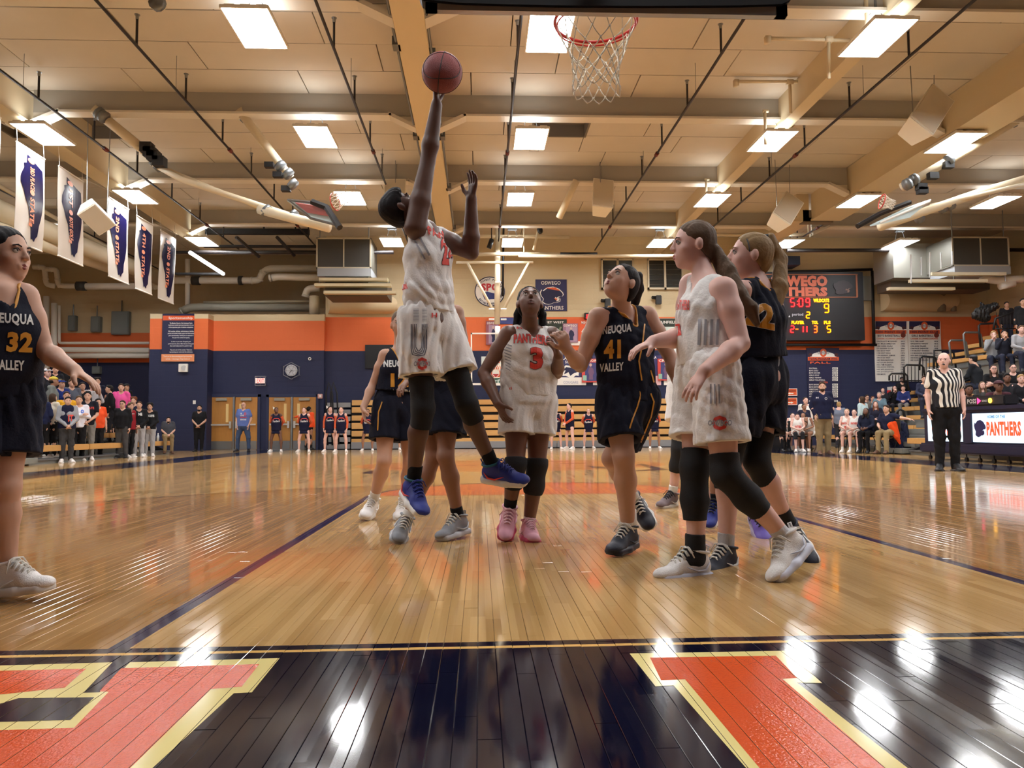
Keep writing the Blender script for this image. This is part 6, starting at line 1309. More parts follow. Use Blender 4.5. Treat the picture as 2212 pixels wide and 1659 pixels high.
# A: the shooter
Yk = 4.6
A_ = person('person leaping to shoot in a white PANTHERS jersey, number twenty-four, blue shoes', JJ(hd=(866, 452, 4.62), sr=(897, 492, 4.50), sl=(948, 512, 4.74), er=(924, 350, 4.52), wr=(943, 228, 4.5), el=(1018, 546, 4.68), wl=(1018, 432, 4.62), hr=(902, 700, 4.52), hl=(952, 702, 4.68), kr=(914, 882, 4.48), ar=(892, 1048, 4.55), tr=(920, 1112, 4.38), kl=(1008, 872, 4.58), al=(1066, 1010, 4.72), tl=(1134, 1034, 4.66), dr=V(-.05, -.15, 1), nr=V(.85, -.1, .45), dl=V(.12, -.1, 1), nl=V(-.7, -.5, .1)),
    dict(h=HP, hs=1.05, s=1.0, skin=SKE, hair=HB, face=(.62, .12, .80), fup=(-.72, -.1, .6), style='short', cw=.135, hgs=1, kf=V(.9, -.2, 0), curlr=.3, curll=.18, spread=.22, tflipl=1, lip=cmat(90, 50, 50, .4), depth=1.0, hem=.62, hands=1.1, arm=1.34,
         wear=dict(top=('jersey', JW, .10, .010), low=('shorts', JW, 1.02, .012), waist=cloth(224, 218, 206), sleever=(.38, .28, PADB), sleevel=(.42, .30, PADB), sockr=(.26, BKS), sockl=(.26, BKS), shoe=(SH_B, SOLEW, SH_B, cmat(230, 70, 60, .5), cmat(20, 90, 110, .6)))))
tb = A_['top']
for x0, c in ((957, 0), (0, 0)):
    if x0:
        text_decal(tb, 'PAN', 926, 486, 962, 506, PR, slant=-14, bold=0.048, skew=-6); text_decal(tb, '24', 955, 515, 985, 572, PR, slant=-2, bold=0.050, skew=-4, outline=PK)
line_decal(tb, [(858, 545), (864, 585), (876, 625)], 12, PR, 'back_number'); line_decal(tb, [(896, 520), (918, 560)], 4, PGY, 'side_stripe'); line_decal(tb, [(906, 512), (928, 552)], 4, PGY, 'side_stripe')
sh = A_['low']; M_ = mat('stripe_dark', rgb(60, 60, 76), .6)
for d in (0, 3.4, 6.8, 10.2): line_decal(sh, [(889 + d, 700), (888 + d, 752 - d * .2), (891 + d, 766 - d), (903, 769 - d), (917 - d, 767 - d), (921 - d, 752), (922 - d, 700)], 1.5 if d else 1.8, M_, 'side_graphic')
for k in range(9): line_decal(sh, [(893, 668 + 3.2 * k), (905, 668 + 3.2 * k)], 1.1, PGY, 'side_graphic'); line_decal(sh, [(912, 668 + 3.2 * k), (922, 668 + 3.2 * k)], 1.1, PGY, 'side_graphic')
text_decal(sh, 'O', 900, 772, 924, 800, PR, bold=0.050); text_decal(sh, 'OSWEGO', 895, 781, 929, 792, PGY, bold=0.036, curve=1.5, lift=.006); text_decal(sh, 'H', 932, 676, 944, 686, PR, bold=0.030)
# ball
def ball_obj(c, r):
    m = MB(); n = 24; vs = []; fs = []
    for i in range(n + 1):
        for j in range(2 * n): vs.append(c + r * V(math.sin(math.pi * i / n) * math.cos(math.pi * j / n), math.sin(math.pi * i / n) * math.sin(math.pi * j / n), math.cos(math.pi * i / n)))
    for i in range(n):
        for j in range(2 * n): fs.append((i * 2 * n + j, (i + 1) * 2 * n + j, (i + 1) * 2 * n + (j + 1) % (2 * n), i * 2 * n + (j + 1) % (2 * n)))
    t = thing('basketball', 'maroon leather basketball leaving the leaping shooter\'s raised hand', 'ball', c - V(0, 0, r)); m.add(vs, fs); m.build('leather', mat('ball_leather', rgb(134, 52, 50), .5, bump=.6, bscale=260), t, True)
    s = MB()
    for a in (0, 90): s.tube([c + r * (V(math.cos(R(a)), math.sin(R(a)), 0) * math.cos(b) + nrm(V(.2 * math.sin(R(a)), -.2 * math.cos(R(a)), 1)) * math.sin(b)) for b in np.linspace(0, 2 * math.pi, 40, endpoint=False)], .0028, 5, closed=True)
    for sg in (-1, 1): s.tube([c + r * 1.001 * nrm(V(math.cos(b) * .75, sg * (.62 - .28 * math.cos(2 * b)), math.sin(b) * .8)) for b in np.linspace(0, 2 * math.pi, 40, endpoint=False)], .0028, 5, closed=True)
    s.build('seams', cmat(40, 22, 22, .6), t)
ball_obj(P(955, 157, 4.42), .119)
# D: number three
D_ = person('person in a white PANTHERS jersey, number three, pink shoes, looking up', JJ(hd=(1144, 655, 4.93), sr=(1098, 722, 5.0), sl=(1192, 724, 5.05), er=(1045, 806, 5.0), wr=(1076, 872, 4.86), el=(1203, 806, 5.02), wl=(1206, 768, 4.80), hr=(1117, 862, 5.0), hl=(1165, 862, 5.05), kr=(1114, 1000, 4.92), ar=(1100, 1106, 5.05), tr=(1093, 1150, 4.92), kl=(1160, 1002, 5.0), al=(1142, 1136, 5.06), tl=(1154, 1162, 4.86), dr=V(.35, -.15, -.8), nr=V(.8, .5, .2), dl=V(-.2, -.5, .5), nl=V(-.8, -.2, .0)),
    dict(h=HP, hs=1.05, s=.97, skin=SKD, hair=hairmat(20, 18, 20), face=(.02, -.80, .48), fup=(0, .5, .86), style='pony', tails=[[(P(1128, 655, 5.02), .03), (P(1119, 680, 5.04), .028), (P(1117, 704, 5.04), .03)], [(P(1162, 655, 5.02), .03), (P(1171, 680, 5.04), .028), (P(1173, 706, 5.04), .03)]], arm=1.14, cw=.150, kf=V(0, -1, 0), lip=cmat(110, 64, 60, .4), open=.008, girth=1.08, vneck=.045, hem=.56, curlr=.4, curll=.5, leg=1.03, gaze=(0, .12, 1),
         wear=dict(top=('jersey', JW, .05, .008), low=('shorts', JW, .96, .008), sleever=(.10, .5, PADB), sleevel=(.10, .5, PADB), sockr=(.3, BKS), sockl=(.16, WHS), shoe=(SH_P, cmat(190, 60, 96, .5), cmat(240, 200, 210, .6), cmat(236, 200, 208, .5)))))
tb = D_['top']; text_decal(tb, 'PANTHERS', 1110, 722, 1186, 742, PR, slant=-5, bold=0.042, outline=PGY, curve=3); text_decal(tb, '3', 1145, 750, 1173, 798, PR, bold=0.050, outline=PK); text_decal(tb, 'H', 1116, 706, 1129, 711, PR)
for k in range(9): line_decal(tb, [(1088 + k * .6, 742 + k * 6.6), (1106 - k * .4, 748 + k * 6.6)], 2.4 - .12 * k, PGY, 'side_graphic')
text_decal(D_['low'], 'H', 1100, 832, 1106, 842, PR)
for sd in 'lr':
    pass
# E: number forty-one
E_ = person('person in a dark NEUQUA VALLEY jersey, number forty-one, gazing up with arms out', JJ(hd=(1341, 614, 4.34), sr=(1292, 686, 4.36), sl=(1398, 682, 4.52), er=(1254, 790, 4.36), wr=(1226, 757, 4.14), el=(1448, 772, 4.5), wl=(1474, 852, 4.42), hr=(1330, 866, 4.42), hl=(1382, 868, 4.50), kr=(1347, 985, 4.30), ar=(1357, 1149, 4.42), tr=(1318, 1188, 4.24), kl=(1322, 990, 4.62), al=(1372, 1082, 4.98), tl=(1400, 1130, 4.84), dr=V(-.25, -.25, .6), nr=V(-.5, .6, .5), dl=V(.1, -.3, -.9), nl=V(-1, 0, 0)),
    dict(h=HP, hs=1.06, s=1.0, skin=SKM, hair=HB, face=(-.62, -.52, .50), fup=(.38, .30, .86), style='pony', cw=.158, arm=1.14, kf=V(-.35, -.9, 0), vneck=.09, girth=1.04, hem=.72, leg=1.06, curlr=.6, fistr=True, lip=cmat(150, 84, 84, .4), gaze=(0, .3, 1), tail=[(P(1372, 600, 4.45), .05), (P(1377, 625, 4.52), .04), (P(1372, 655, 4.55), .03)],
         wear=dict(top=('jersey', JN, .03, .007), trim=PG, low=('shorts', JN, 1.0, .009), sockr=(.16, WHS), sockl=(.3, WHS), shoer=(SH_N, cmat(24, 28, 44, .4), WHS), shoel=(SH_N, SOLEW, WHS))))
tb = E_['top']; text_decal(tb, 'NEUQUA', 1302, 706, 1364, 726, PWh, slant=7, bold=0.042); text_decal(tb, '41', 1305, 735, 1341, 776, PG, bold=0.050, slant=2); text_decal(tb, 'VALLEY', 1296, 786, 1347, 804, PWh, slant=4, bold=0.036)
line_decal(tb, [(1392, 700), (1388, 740), (1380, 780), (1386, 822)], 3, PG); line_decal(tb, [(1405, 800), (1412, 826)], 3, PG); line_decal(tb, [(1291, 684), (1297, 684)], 3, PWh, 'maker_mark')
tb = E_['low']; line_decal(tb, [(1382, 838), (1383, 855), (1376, 880), (1366, 905), (1360, 926)], 3, PG); line_decal(tb, [(1405, 850), (1412, 868), (1406, 900), (1394, 930), (1384, 955)], 3, PG)
t_ = E_['root']; q_ = E_['shoer'][1] if 'shoer' in E_ else None
an = P(1357, 1138, 4.42); MB().tube([an + V(0, 0, -.01), an + V(0, 0, .10)], [.052, .05], 16).build('ankle_guard', WHS, t_, True)
m_ = bvh([o for o in t_.children if o.name.startswith('ankle_guard')][0]); g_ = [o for o in t_.children if o.name.startswith('ankle_guard')][0]; text_decal(g_, 'ZAMST', 1345, 1114, 1367, 1121, PK, bold=0.024, lift=.002)
# F: the white runner (turned to the left)
F_ = person('person in white running across with long brown ponytail and black leg sleeves', JJ(hd=(1497, 532, 3.86), sl=(1563, 626, 3.64), sr=(1494, 616, 3.95), el=(1600, 742, 3.56), wl=(1524, 800, 3.44), er=(1474, 728, 3.90), wr=(1412, 738, 3.74), hl=(1545, 806, 3.66), hr=(1510, 804, 3.86), kl=(1568, 1024, 3.60), al=(1702, 1168, 3.64), tl=(1662, 1252, 3.52), kr=(1500, 1010, 3.76), ar=(1502, 1206, 3.76), tr=(1418, 1240, 3.68), dl=V(-.55, -.05, -.7), nl=V(.2, .3, -.6), dr=V(-.85, -.15, -.35), nr=V(-.1, .1, -1)),
    dict(h=HP, hs=1.06, s=1.03, skin=SKP, hair=HBR, face=(-1, -.02, .04), fup=(0.05, 0, 1), style='pony', arm=1.26, cw=.150, kf=V(-.9, -.2, .1), hem=.70, curll=.22, curlr=.4, leg=1.02, girth=1.0, tail=[(P(1545, 545, 3.84), .045), (P(1570, 590, 3.80), .06), (P(1594, 640, 3.74), .062), (P(1622, 668, 3.70), .045), (P(1636, 700, 3.68), .02)], tie=P(1543, 540, 3.84), lip=cmat(196, 120, 112, .4),
         wear=dict(top=('jersey', JW, .06, .007), low=('shorts', JW, 1.0, .007), sleevel=(.22, .58, PADB), sleever=(.20, .60, PADB), sockl=(.2, cloth(200, 200, 204)), bracer=PADB, shoe=(SH_W, cmat(206, 208, 222, .4), WHS))))
tb = F_['top']; text_decal(tb, 'PANTHERS', 1455, 648, 1490, 670, PR, bold=0.042); line_decal(tb, [(1462, 700), (1466, 725)], 14, PR, 'number'); 
for k in range(4): line_decal(tb, [(1512 + 13 * k, 690), (1510 + 13 * k, 745)], 6, PGY, 'side_graphic')
tb = F_['low']; text_decal(tb, 'O', 1538, 898, 1572, 930, PR, bold=0.050); text_decal(tb, 'OSWEGO', 1530, 908, 1580, 920, PGY, bold=0.036, lift=.006)
for k in range(3): line_decal(tb, [(1535 + 9 * k, 830), (1536 + 9 * k, 872)], 3.5, PGY, 'side_graphic')
# G: number twenty-two from behind
G_ = person('person with blonde ponytail and headband in dark jersey, number twenty-two, back turned', JJ(hd=(1619, 556, 4.0), sl=(1600, 628, 3.86), sr=(1668, 628, 4.10), el=(1590, 736, 3.96), wl=(1560, 780, 4.1), er=(1684, 738, 4.2), wr=(1622, 772, 4.42), hl=(1618, 822, 3.95), hr=(1655, 824, 4.12), kr=(1634, 995, 4.05), ar=(1706, 1142, 4.14), tr=(1748, 1208, 4.02), kl=(1570, 1000, 3.98), al=(1568, 1196, 4.0), tl=(1532, 1226, 3.88), dl=V(-.6, .5, -.3), nl=V(0, 0, -1), dr=V(-.8, .5, -.1), nr=V(0, 0, -1)),
    dict(h=HP, hs=1.08, s=1.02, skin=SKP, hair=HBL, face=(-.96, .10, .16), fup=(.15, 0, 1), style='pony', cw=.150, kf=V(-.5, .3, 0), hem=.62, tail=[(P(1664, 512, 4.02), .03), (P(1686, 560, 4.04), .045), (P(1684, 620, 3.98), .055), (P(1672, 672, 3.94), .04), (P(1684, 715, 3.92), .016)], tie=P(1656, 514, 4.02), band=cmat(40, 40, 44, .6), lip=cmat(196, 120, 112, .4), vneck=.0,
         wear=dict(top=('jersey', JN, .16, .007), trim=PG, low=('shorts', JN, 1.0, .009), waist=cloth(170, 172, 178), sleever=(.36, .32, PADB), sleevel=(.36, .3, PADB), sockr=(.2, WHS), bracer=PADB, sockl=(.24, cloth(176, 176, 180)), shoe=(SH_N, SOLEW, WHS))))
tb = G_['top']; text_decal(tb, '22', 1606, 646, 1672, 700, PG, bold=0.050, slant=-14, outline=PWh)
q = G_['shoer'][1]
# B: number twelve
B_ = person('person in a dark NEUQUA VALLEY jersey, number twelve, half hidden by the shooter', JJ(hd=(866, 702, 6.2), sr=(832, 768, 6.2), sl=(896, 768, 6.25), er=(805, 832, 6.2), wr=(785, 880, 6.1), el=(920, 830, 6.3), wl=(930, 880, 6.2), hr=(834, 878, 6.2), hl=(880, 880, 6.25), kr=(830, 995, 6.1), ar=(806, 1084, 6.3), tr=(790, 1111, 6.12), kl=(886, 1000, 6.2), al=(872, 1088, 6.3), tl=(864, 1114, 6.12), dr=V(.1, -.2, -1), nr=V(1, 0, 0)),
    dict(h=.008, s=.98, skin=SKM, hair=HBR, face=(.1, -1, 0), style='pony', cw=.145, kf=V(0, -1, 0), vneck=.08, hem=.62, curlr=.6, wear=dict(top=('jersey', JN, .16, .007), trim=PG, low=('shorts', JN, .96, .008), waist=cloth(176, 178, 182), sock=(.26, WHS), shoe=(SH_W, SOLEW, WHS))))
tb = B_['top']; text_decal(tb, 'NEUQUA', 829, 778, 889, 796, PWh, bold=0.036); text_decal(tb, '12', 844, 806, 882, 836, PG, bold=0.050); text_decal(tb, 'VALLEY', 835, 840, 887, 857, PWh, bold=0.036, slant=-2)
tb = B_['low']; line_decal(tb, [(826, 868), (818, 890), (816, 930)], 2.5, PG)
# C: dark player right behind the shooter
C_ = person('person in dark shorts with bent elbow standing directly behind the shooter', JJ(hd=(930, 640, 5.1), sr=(912, 700, 5.2), sl=(985, 676, 5.06), er=(905, 790, 5.2), wr=(884, 820, 5.1), el=(1000, 730, 5.02), wl=(960, 700, 4.98), hr=(925, 856, 5.15), hl=(970, 856, 5.1), kr=(938, 985, 5.1), ar=(876, 1126, 5.05), tr=(862, 1159, 4.88), kl=(962, 985, 5.0), al=(991, 1124, 5.1), tl=(953, 1152, 4.96), dr=V(-.4, -.5, -.5), nr=V(.3, .2, -.9), dl=V(-.8, 0, .4), nl=V(0, 0, -1)),
    dict(h=.0075, s=.98, skin=SKT, hair=HB, face=(-.5, -.8, 0), style='bun', cw=.145, kf=V(-.4, -.9, 0), hem=.66, leg=.98, wear=dict(top=('jersey', JN, .03, .007), low=('shorts', JN, 1.0, .008), sockl=(.22, BKS), sockr=(.16, WHS), shoe=(SH_G, cmat(176, 178, 184, .5), WHS))))
tb = None
# H and J: hidden players
H_ = person('person in white far behind the runner, grey-brown shoes and black knee sleeve showing', JJ(hd=(1478, 690, 6.9), sr=(1462, 745, 6.95), sl=(1498, 745, 6.8), er=(1466, 800, 6.9), wr=(1468, 852, 6.8), el=(1505, 800, 6.8), wl=(1500, 845, 6.7), hr=(1468, 850, 6.9), hl=(1500, 850, 6.85), kr=(1466, 970, 6.8), ar=(1452, 1072, 6.9), tr=(1420, 1092, 6.75), kl=(1500, 965, 6.8), al=(1510, 1060, 6.9), tl=(1495, 1096, 6.7), dr=V(0, -.1, -1), nr=V(1, 0, 0)),
    dict(h=.010, s=.96, skin=SKP, hair=HBR, face=(-.8, -.5, 0), style='pony', kf=V(-.6, -.8, 0), hem=.5, wear=dict(top=('jersey', JW, .05), low=('shorts', JW, 1.), sleever=(.2, .5, PADB), sock=(.24, WHS), shoe=(mat('shoe_brown', rgb(112, 96, 98), .6), cmat(196, 188, 176, .5), K_))))
J_ = person('person in white hidden behind the runner, one blue and one purple shoe showing', JJ(hd=(1572, 645, 5.3), sr=(1540, 705, 5.3), sl=(1605, 705, 5.35), er=(1530, 775, 5.3), wr=(1545, 820, 5.2), el=(1615, 775, 5.3), wl=(1610, 820, 5.2), hr=(1550, 850, 5.35), hl=(1595, 850, 5.35), kr=(1556, 985, 5.3), ar=(1542, 1085, 5.35), tr=(1530, 1136, 5.2), kl=(1602, 985, 5.2), al=(1634, 1112, 5.05), tl=(1652, 1160, 4.9)),
    dict(h=.010, s=.98, skin=SKT, hair=HB, face=(-.3, -1, .1), style='bun', kf=V(0, -1, 0), hem=.5, wear=dict(top=('jersey', JW, .05), low=('shorts', JW, 1.), sock=(.2, BKS), shoer=(SH_B, SOLEW, K_), shoel=(mat('shoe_purple', rgb(110, 90, 190), .5), cmat(170, 160, 190, .5), K_))))
# K: number thirty-two at the picture edge
Kp = person('person in a dark jersey, number thirty-two, striding in at the picture edge', JJ(hd=(12, 552, 3.42), sl=(52, 640, 3.42), sr=(-62, 640, 3.26), el=(96, 757, 3.44), wl=(160, 800, 3.36), er=(-92, 760, 3.2), wr=(-60, 850, 3.1), hl=(22, 852, 3.46), hr=(-42, 852, 3.38), kl=(12, 1052, 3.40), al=(16, 1236, 3.42), tl=(134, 1262, 3.34), kr=(-60, 1060, 3.3), ar=(-110, 1236, 3.4), tr=(-60, 1266, 3.3), dl=V(.75, -.1, -.45), nl=V(-.3, -.1, -.9)),
    dict(h=HP, hs=1.06, s=1.0, skin=SKM, hair=HB, face=(1, -.22, .06), fup=(0, 0, 1), style='bun', cw=.152, arm=1.14, kf=V(.8, -.5, 0), vneck=.10, hem=.66, curll=.25, lip=cmat(150, 80, 76, .4), leg=1.03, wear=dict(top=('jersey', JN, .04, .007), trim=PG, low=('shorts', JN, 1., .008), sock=(.14, cloth(170, 172, 180)), shoe=(SH_W, SOLEW, WHS))))
tb = Kp['top']; text_decal(tb, 'NEUQUA', -18, 674, 72, 700, PWh, bold=0.036, slant=-6); text_decal(tb, '32', 12, 716, 68, 760, PG, bold=0.050, slant=-2, skew=4); text_decal(tb, 'VALLEY', -14, 776, 52, 798, PWh, bold=0.036, slant=-3)
# ---------------------------------------------------------------- everyone else
SKS = dict(l=SKL, m=SKM, t=SKT, d=SKD, p=SKP)
HRS = dict(k=hairmat(26, 22, 22), b=hairmat(62, 44, 32), d=hairmat(92, 70, 50), y=hairmat(168, 136, 92), g=hairmat(150, 146, 140), r=hairmat(110, 64, 40))
def CL(c): return cloth(*c)
SHW = (SH_W, SOLEW, W_); SHK = (cmat(24, 24, 28, .5), cmat(40, 40, 44, .5), K_); SHBR = (cmat(90, 60, 44, .5), cmat(60, 44, 36, .5), K_)
def local(pose, arms):
    if pose == 'stand' or pose == 'apart' or pose == 'stride':
        ax = .10 if pose == 'stand' else .19
        d = dict(a=(ax, 0, .085), k=(ax * .96, .02, .48), h=(.085, 0, .90), s=(.165, 0, 1.41), hd=(0, .03, 1.585), t=(ax + .05, .19, .03))
    else:
        ax = .12; d = dict(a=(ax, .44, -.36), k=(.12, .42, .08), h=(.09, .04, .10), s=(.165, .08, .60), hd=(0, .13, .78), t=(ax + .03, .63, -.41))
    sz = d['s'][2]; sy = d['s'][1]
    A = dict(down=((.22, sy - .02, sz - .28), (.225, sy + .06, sz - .53)), cross=((.23, sy + .06, sz - .27), (-.07, sy + .21, sz - .21)), hips=((.34, sy - .06, sz - .27), (.17, sy + .10, sz - .44)), clasp=((.22, sy + .03, sz - .28), (.04, sy + .22, sz - .46)), back=((.25, sy - .10, sz - .25), (.10, sy - .20, sz - .42)), lap=((.23, sy + .10, sz - .27), (.08, sy + .33, sz - .36)), phone=((.22, sy + .06, sz - .28), (.07, sy + .28, sz - .18)), face=((.22, sy + .10, sz - .24), (.06, sy + .22, sz + .03)), pocket=((.25, sy - .04, sz - .27), (.19, sy + .06, sz - .50)), wide=((.40, sy, sz - .08), (.62, sy, sz - .12)))[arms]
    d['e'], d['w'] = A; return d
def crowd(lbl, px, top, foot=None, Y=None, pose='stand', arms='down', yaw=0, sk='l', hair='b', style='short', tp=('long', (40, 40, 46)), lw=('pants', (40, 40, 46)), sh=SHK, zone=None, H=1.72, lean=0., look=None, group=None, **ex):
    sit = pose == 'sit'
    tot = (.78 + .12 if sit else 1.705)
    if zone in ('L', 'R', 'W'):
        best = None; sx, x0, run, rise = (-1, SLX, .66, .27) if zone == 'L' else (1, SRX + (2.0 if zone == 'W' else 0), .72, .33)
        for k in range({'L': 9, 'R': 12, 'W': 7}[zone]):
            X = x0 + sx * (run * k + (.18 if sit else .42)); r = ray(px, top); Yk = X * r[1] / r[0]
            if not {'L': (13, 31), 'R': (13, 31), 'W': (20, 29)}[zone][0] < Yk < 31: continue
            zt = P(px, top, Yk)[2]; z0 = .42 + rise * k if sit else .42 + rise * k - .3
            err = abs(zt - z0 - (tot * .97 if sit else H * tot / 1.705))
            if best is None or err < best[0]: best = (err, k, X, Yk, z0, zt)
        _, k, X, Yy, z0, zt = best; s = (zt - z0) / tot
        if abs(best[0]) > .2: print('FIT', lbl, round(best[0], 2), k, round(Yk, 1))
    elif Y is not None: p = P(px, top, Y); X, Yy, zt = p; z0 = ex.get('z0', 0.); s = (zt - z0) / tot
    else:
        g_ = G(px, foot - 1.5); Yy = min(g_[1] + .05, 28.15); zt = P(px, top, Yy)[2]; X = P(px, top, Yy)[0]; z0 = 0.; s = zt / tot
    if sit and zone is None: z0 = .46 if 'z0' not in ex else ex['z0']; s = (zt - z0) / tot
    s = min(1.2, max(.8, s))
    f = V(math.sin(R(yaw)), -math.cos(R(yaw)), 0); r = np.cross(f, V(0, 0, 1)); L = local(pose, arms); La = local(pose, ex.get('armsr', arms)); O = V(X, Yy, z0) - f * L['hd'][1] * s
    def w(a, sg): return O + s * (r * a[0] * sg + f * (a[1] + lean * max(0, a[2] - (.9 if not sit else .1))) + V(0, 0, a[2]))
    J = dict(hd=w(L['hd'], 1)); J['hd'][2] = zt - .118 * s
    for sd, sg, q in (('r', 1, La), ('l', -1, L)):
        for k in 'ahsket': J[k + sd] = w(q[k], sg)
        J['w' + sd] = w(q['w'], sg)
    if sit:
        zf = z0 - (.46 if zone is None else (.27 + .19 if zone == 'L' else .33 + .13))
        for sd in 'lr':
            dz = zf + .085 * s - J['a' + sd][2]; J['a' + sd][2] += dz; J['t' + sd][2] += dz
    if pose == 'stand' and ex.get('jit', True): 
        jx = (hash(lbl) if False else sum(map(ord, lbl))) % 7 / 7. - .5; J['al'] += f * .06 * jx; J['tl'] += f * .06 * jx; J['ar'] -= f * .05 * jx; J['tr'] -= f * .05 * jx
    if arms in ('down', 'pocket', 'hips'): J['dr'] = J['dl'] = f * .25 - V(0, 0, 1)
    J['nr'] = -r; J['nl'] = r
    yl = R(look if look is not None else yaw); hh = 1.5 * Yy / 1640; hh = max(.0105, hh)
    wear = dict(top=(tp[0], CL(tp[1]), *(tp[2:] or (.0, .010))), low=(lw[0], CL(lw[1]) if not isinstance(lw[1], bpy.types.Material) else lw[1], *lw[2:]), shoe=sh)
    for k in ('sleevel', 'sleever', 'sock', 'waist'):
        if k in ex: wear[k] = ex[k]
    if 'sleeves' in ex: wear['arms'] = ex['sleeves']
    o = dict(h=hh, s=s, far=True, skin=SKS[sk], hair=HRS[hair], style=style, face=(math.sin(yl), -math.cos(yl), ex.get('lookup', .05)), kf=f, wear=wear, hem=ex.get('hem', .6), hsh=hh * .85, cw=ex.get('cw', .145), girth=ex.get('girth', 1.), vneck=ex.get('vneck', .04))
    for k in ('hood', 'cap', 'beard', 'glasses', 'bow', 'fm', 'noring', 'depth'):
        if k in ex: o[k] = ex[k]
    if style == 'tail': o['style'] = 'pony'; hc = J['hd']; bk = -V(math.sin(yl), -math.cos(yl), 0); o['tail'] = [(hc + bk * .10 + V(0, 0, .06), .03), (hc + bk * .15 - V(0, 0, .04), .035), (hc + bk * .14 - V(0, 0, .2), .02)]
    if isinstance(wear['top'][1], str): pass
    return person(lbl, J, o, group)
def pt(P_, s, x0, y0, x1, y1, m, **k):
    if P_.get('top') is not None: text_decal(P_['top'], s, x0, y0, x1, y1, m, lift=.008, **k)
NVY = (22, 24, 50); BK = (20, 20, 24); GY = (120, 122, 126); LGY = (166, 166, 170); CHA = (58, 58, 62); KH = (136, 116, 84); WH = (228, 226, 222); ORG = (232, 84, 40); GLD = (214, 160, 40)
CW_ = cloth(*WH)
# referee
rf = crowd('bald referee in black and white striped shirt and black trousers with whistle', 2038, 762, 1019, yaw=-22, arms='down', sk='p', hair='g', style='bald', tp=('tee', WH, .04, .006), lw=('pants', (22, 22, 26), 1.08), sh=SHK, girth=1.03, look=-38, cw=.165)
tb = rf['top']; K2 = cloth(24, 24, 30)
sm = bpy.data.materials.new('striped_cloth'); sm.use_nodes = True; nt = sm.node_tree; b_ = nt.nodes['Principled BSDF']; b_.inputs['Roughness'].default_value = .85
g_ = nt.nodes.new('ShaderNodeNewGeometry'); vm = nt.nodes.new('ShaderNodeVectorMath'); vm.operation = 'DOT_PRODUCT'; vm.inputs[1].default_value = (math.cos(R(22)), -math.sin(R(22)) * -1, 0); nt.links.new(g_.outputs['Position'], vm.inputs[0])
m1 = nt.nodes.new('ShaderNodeMath'); m1.operation = 'MULTIPLY'; m1.inputs[1].default_value = 1 / .052; nt.links.new(vm.outputs['Value'], m1.inputs[0]); m2 = nt.nodes.new('ShaderNodeMath'); m2.operation = 'FRACT'; nt.links.new(m1.outputs[0], m2.inputs[0]); m3 = nt.nodes.new('ShaderNodeMath'); m3.operation = 'GREATER_THAN'; m3.inputs[1].default_value = .5; nt.links.new(m2.outputs[0], m3.inputs[0])
mx_ = nt.nodes.new('ShaderNodeMix'); mx_.data_type = 'RGBA'; mx_.inputs[6].default_value = rgb(24, 24, 32); mx_.inputs[7].default_value = rgb(226, 222, 214); nt.links.new(m3.outputs[0], mx_.inputs[0]); nt.links.new(mx_.outputs[2], b_.inputs['Base Color']); tb.data.materials[0] = sm
c_ = rf['q'](0, -.058, .1); MB().tube([c_, c_ - V(0, .03, .01)], .012, 8).build('whistle', K_, rf['body'])
# standing coach
cc = crowd('standing coach in navy quarter-zip and khaki trousers before the bench', 1776, 825, 984, yaw=-5, arms='pocket', sk='l', hair='b', tp=('long', (24, 28, 56), -.04, .008), lw=('pants', KH, 1.15), sh=SHBR, girth=1.22, beard=True, cw=.165, look=-25)
pt(cc, 'H', 1763, 858, 1768, 861, PWh); pt(cc, 'O', 1781, 858, 1787, 864, PGY)
# men by the doors
a_ = crowd('man in black uniform standing by the wall pier with a bottle', 431, 875, 977, yaw=10, arms='clasp', sk='m', hair='k', tp=('tee', BK), lw=('pants', BK, 1.1), girth=1.12, beard=True)
a_ = crowd('grey-haired man in blue tee and jeans before the first doors', 526, 869, 977, pose='apart', arms='pocket', sk='l', hair='g', style='bald', tp=('tee', (92, 112, 172), .0), lw=('pants', (62, 78, 106), 1.08), girth=1.18, glasses=True, lookup=.15)
pt(a_, 'I', 520, 892, 522, 895, PWh); pt(a_, 'LOVE', 519, 896, 527, 899, PWh); pt(a_, 'O', 527, 891, 532, 898, PR); pt(a_, 'OSWEGO', 519, 900, 533, 903, PR); pt(a_, 'SENIORS', 519, 905, 532, 908, PWh)
# cheerleaders
CHO = cloth(214, 96, 60)
def cheer(lbl, x, top, foot, yaw=0, sk='p', hair='b', bow=False, arms='back', look=None, pose='apart', armsr=None):
    c = crowd(lbl, x, top, foot, yaw=yaw, arms=arms, sk=sk, hair=hair, style='bun', tp=('jersey', (20, 22, 48), -.06, .004), lw=('skirt', NVY), sh=SHW, pose=pose, look=look, bow=bow, sleeves=CHO, group='cheerleaders along the far wall', cw=.13, girth=.92, **({'armsr': armsr} if armsr else {}), **{'vneck': .05})
    for sd in 'lr':
        pass
    if abs(yaw) < 45: pt(c, 'Panthers', x - 7.2, top + 28, x + 7.2, top + 32.5, PWh, bold=.03, slant=1); line_decal(c['top'], [(x - 8, top + 28), (x - 4, top + 24), (x + 4, top + 24), (x + 8, top + 28)], 1.4, PR, 'chest_stripe', .008)
    r_ = c['root']; return c
_cr = crowd
def crowd_cheer(*a, **k): return _cr(*a, **k)
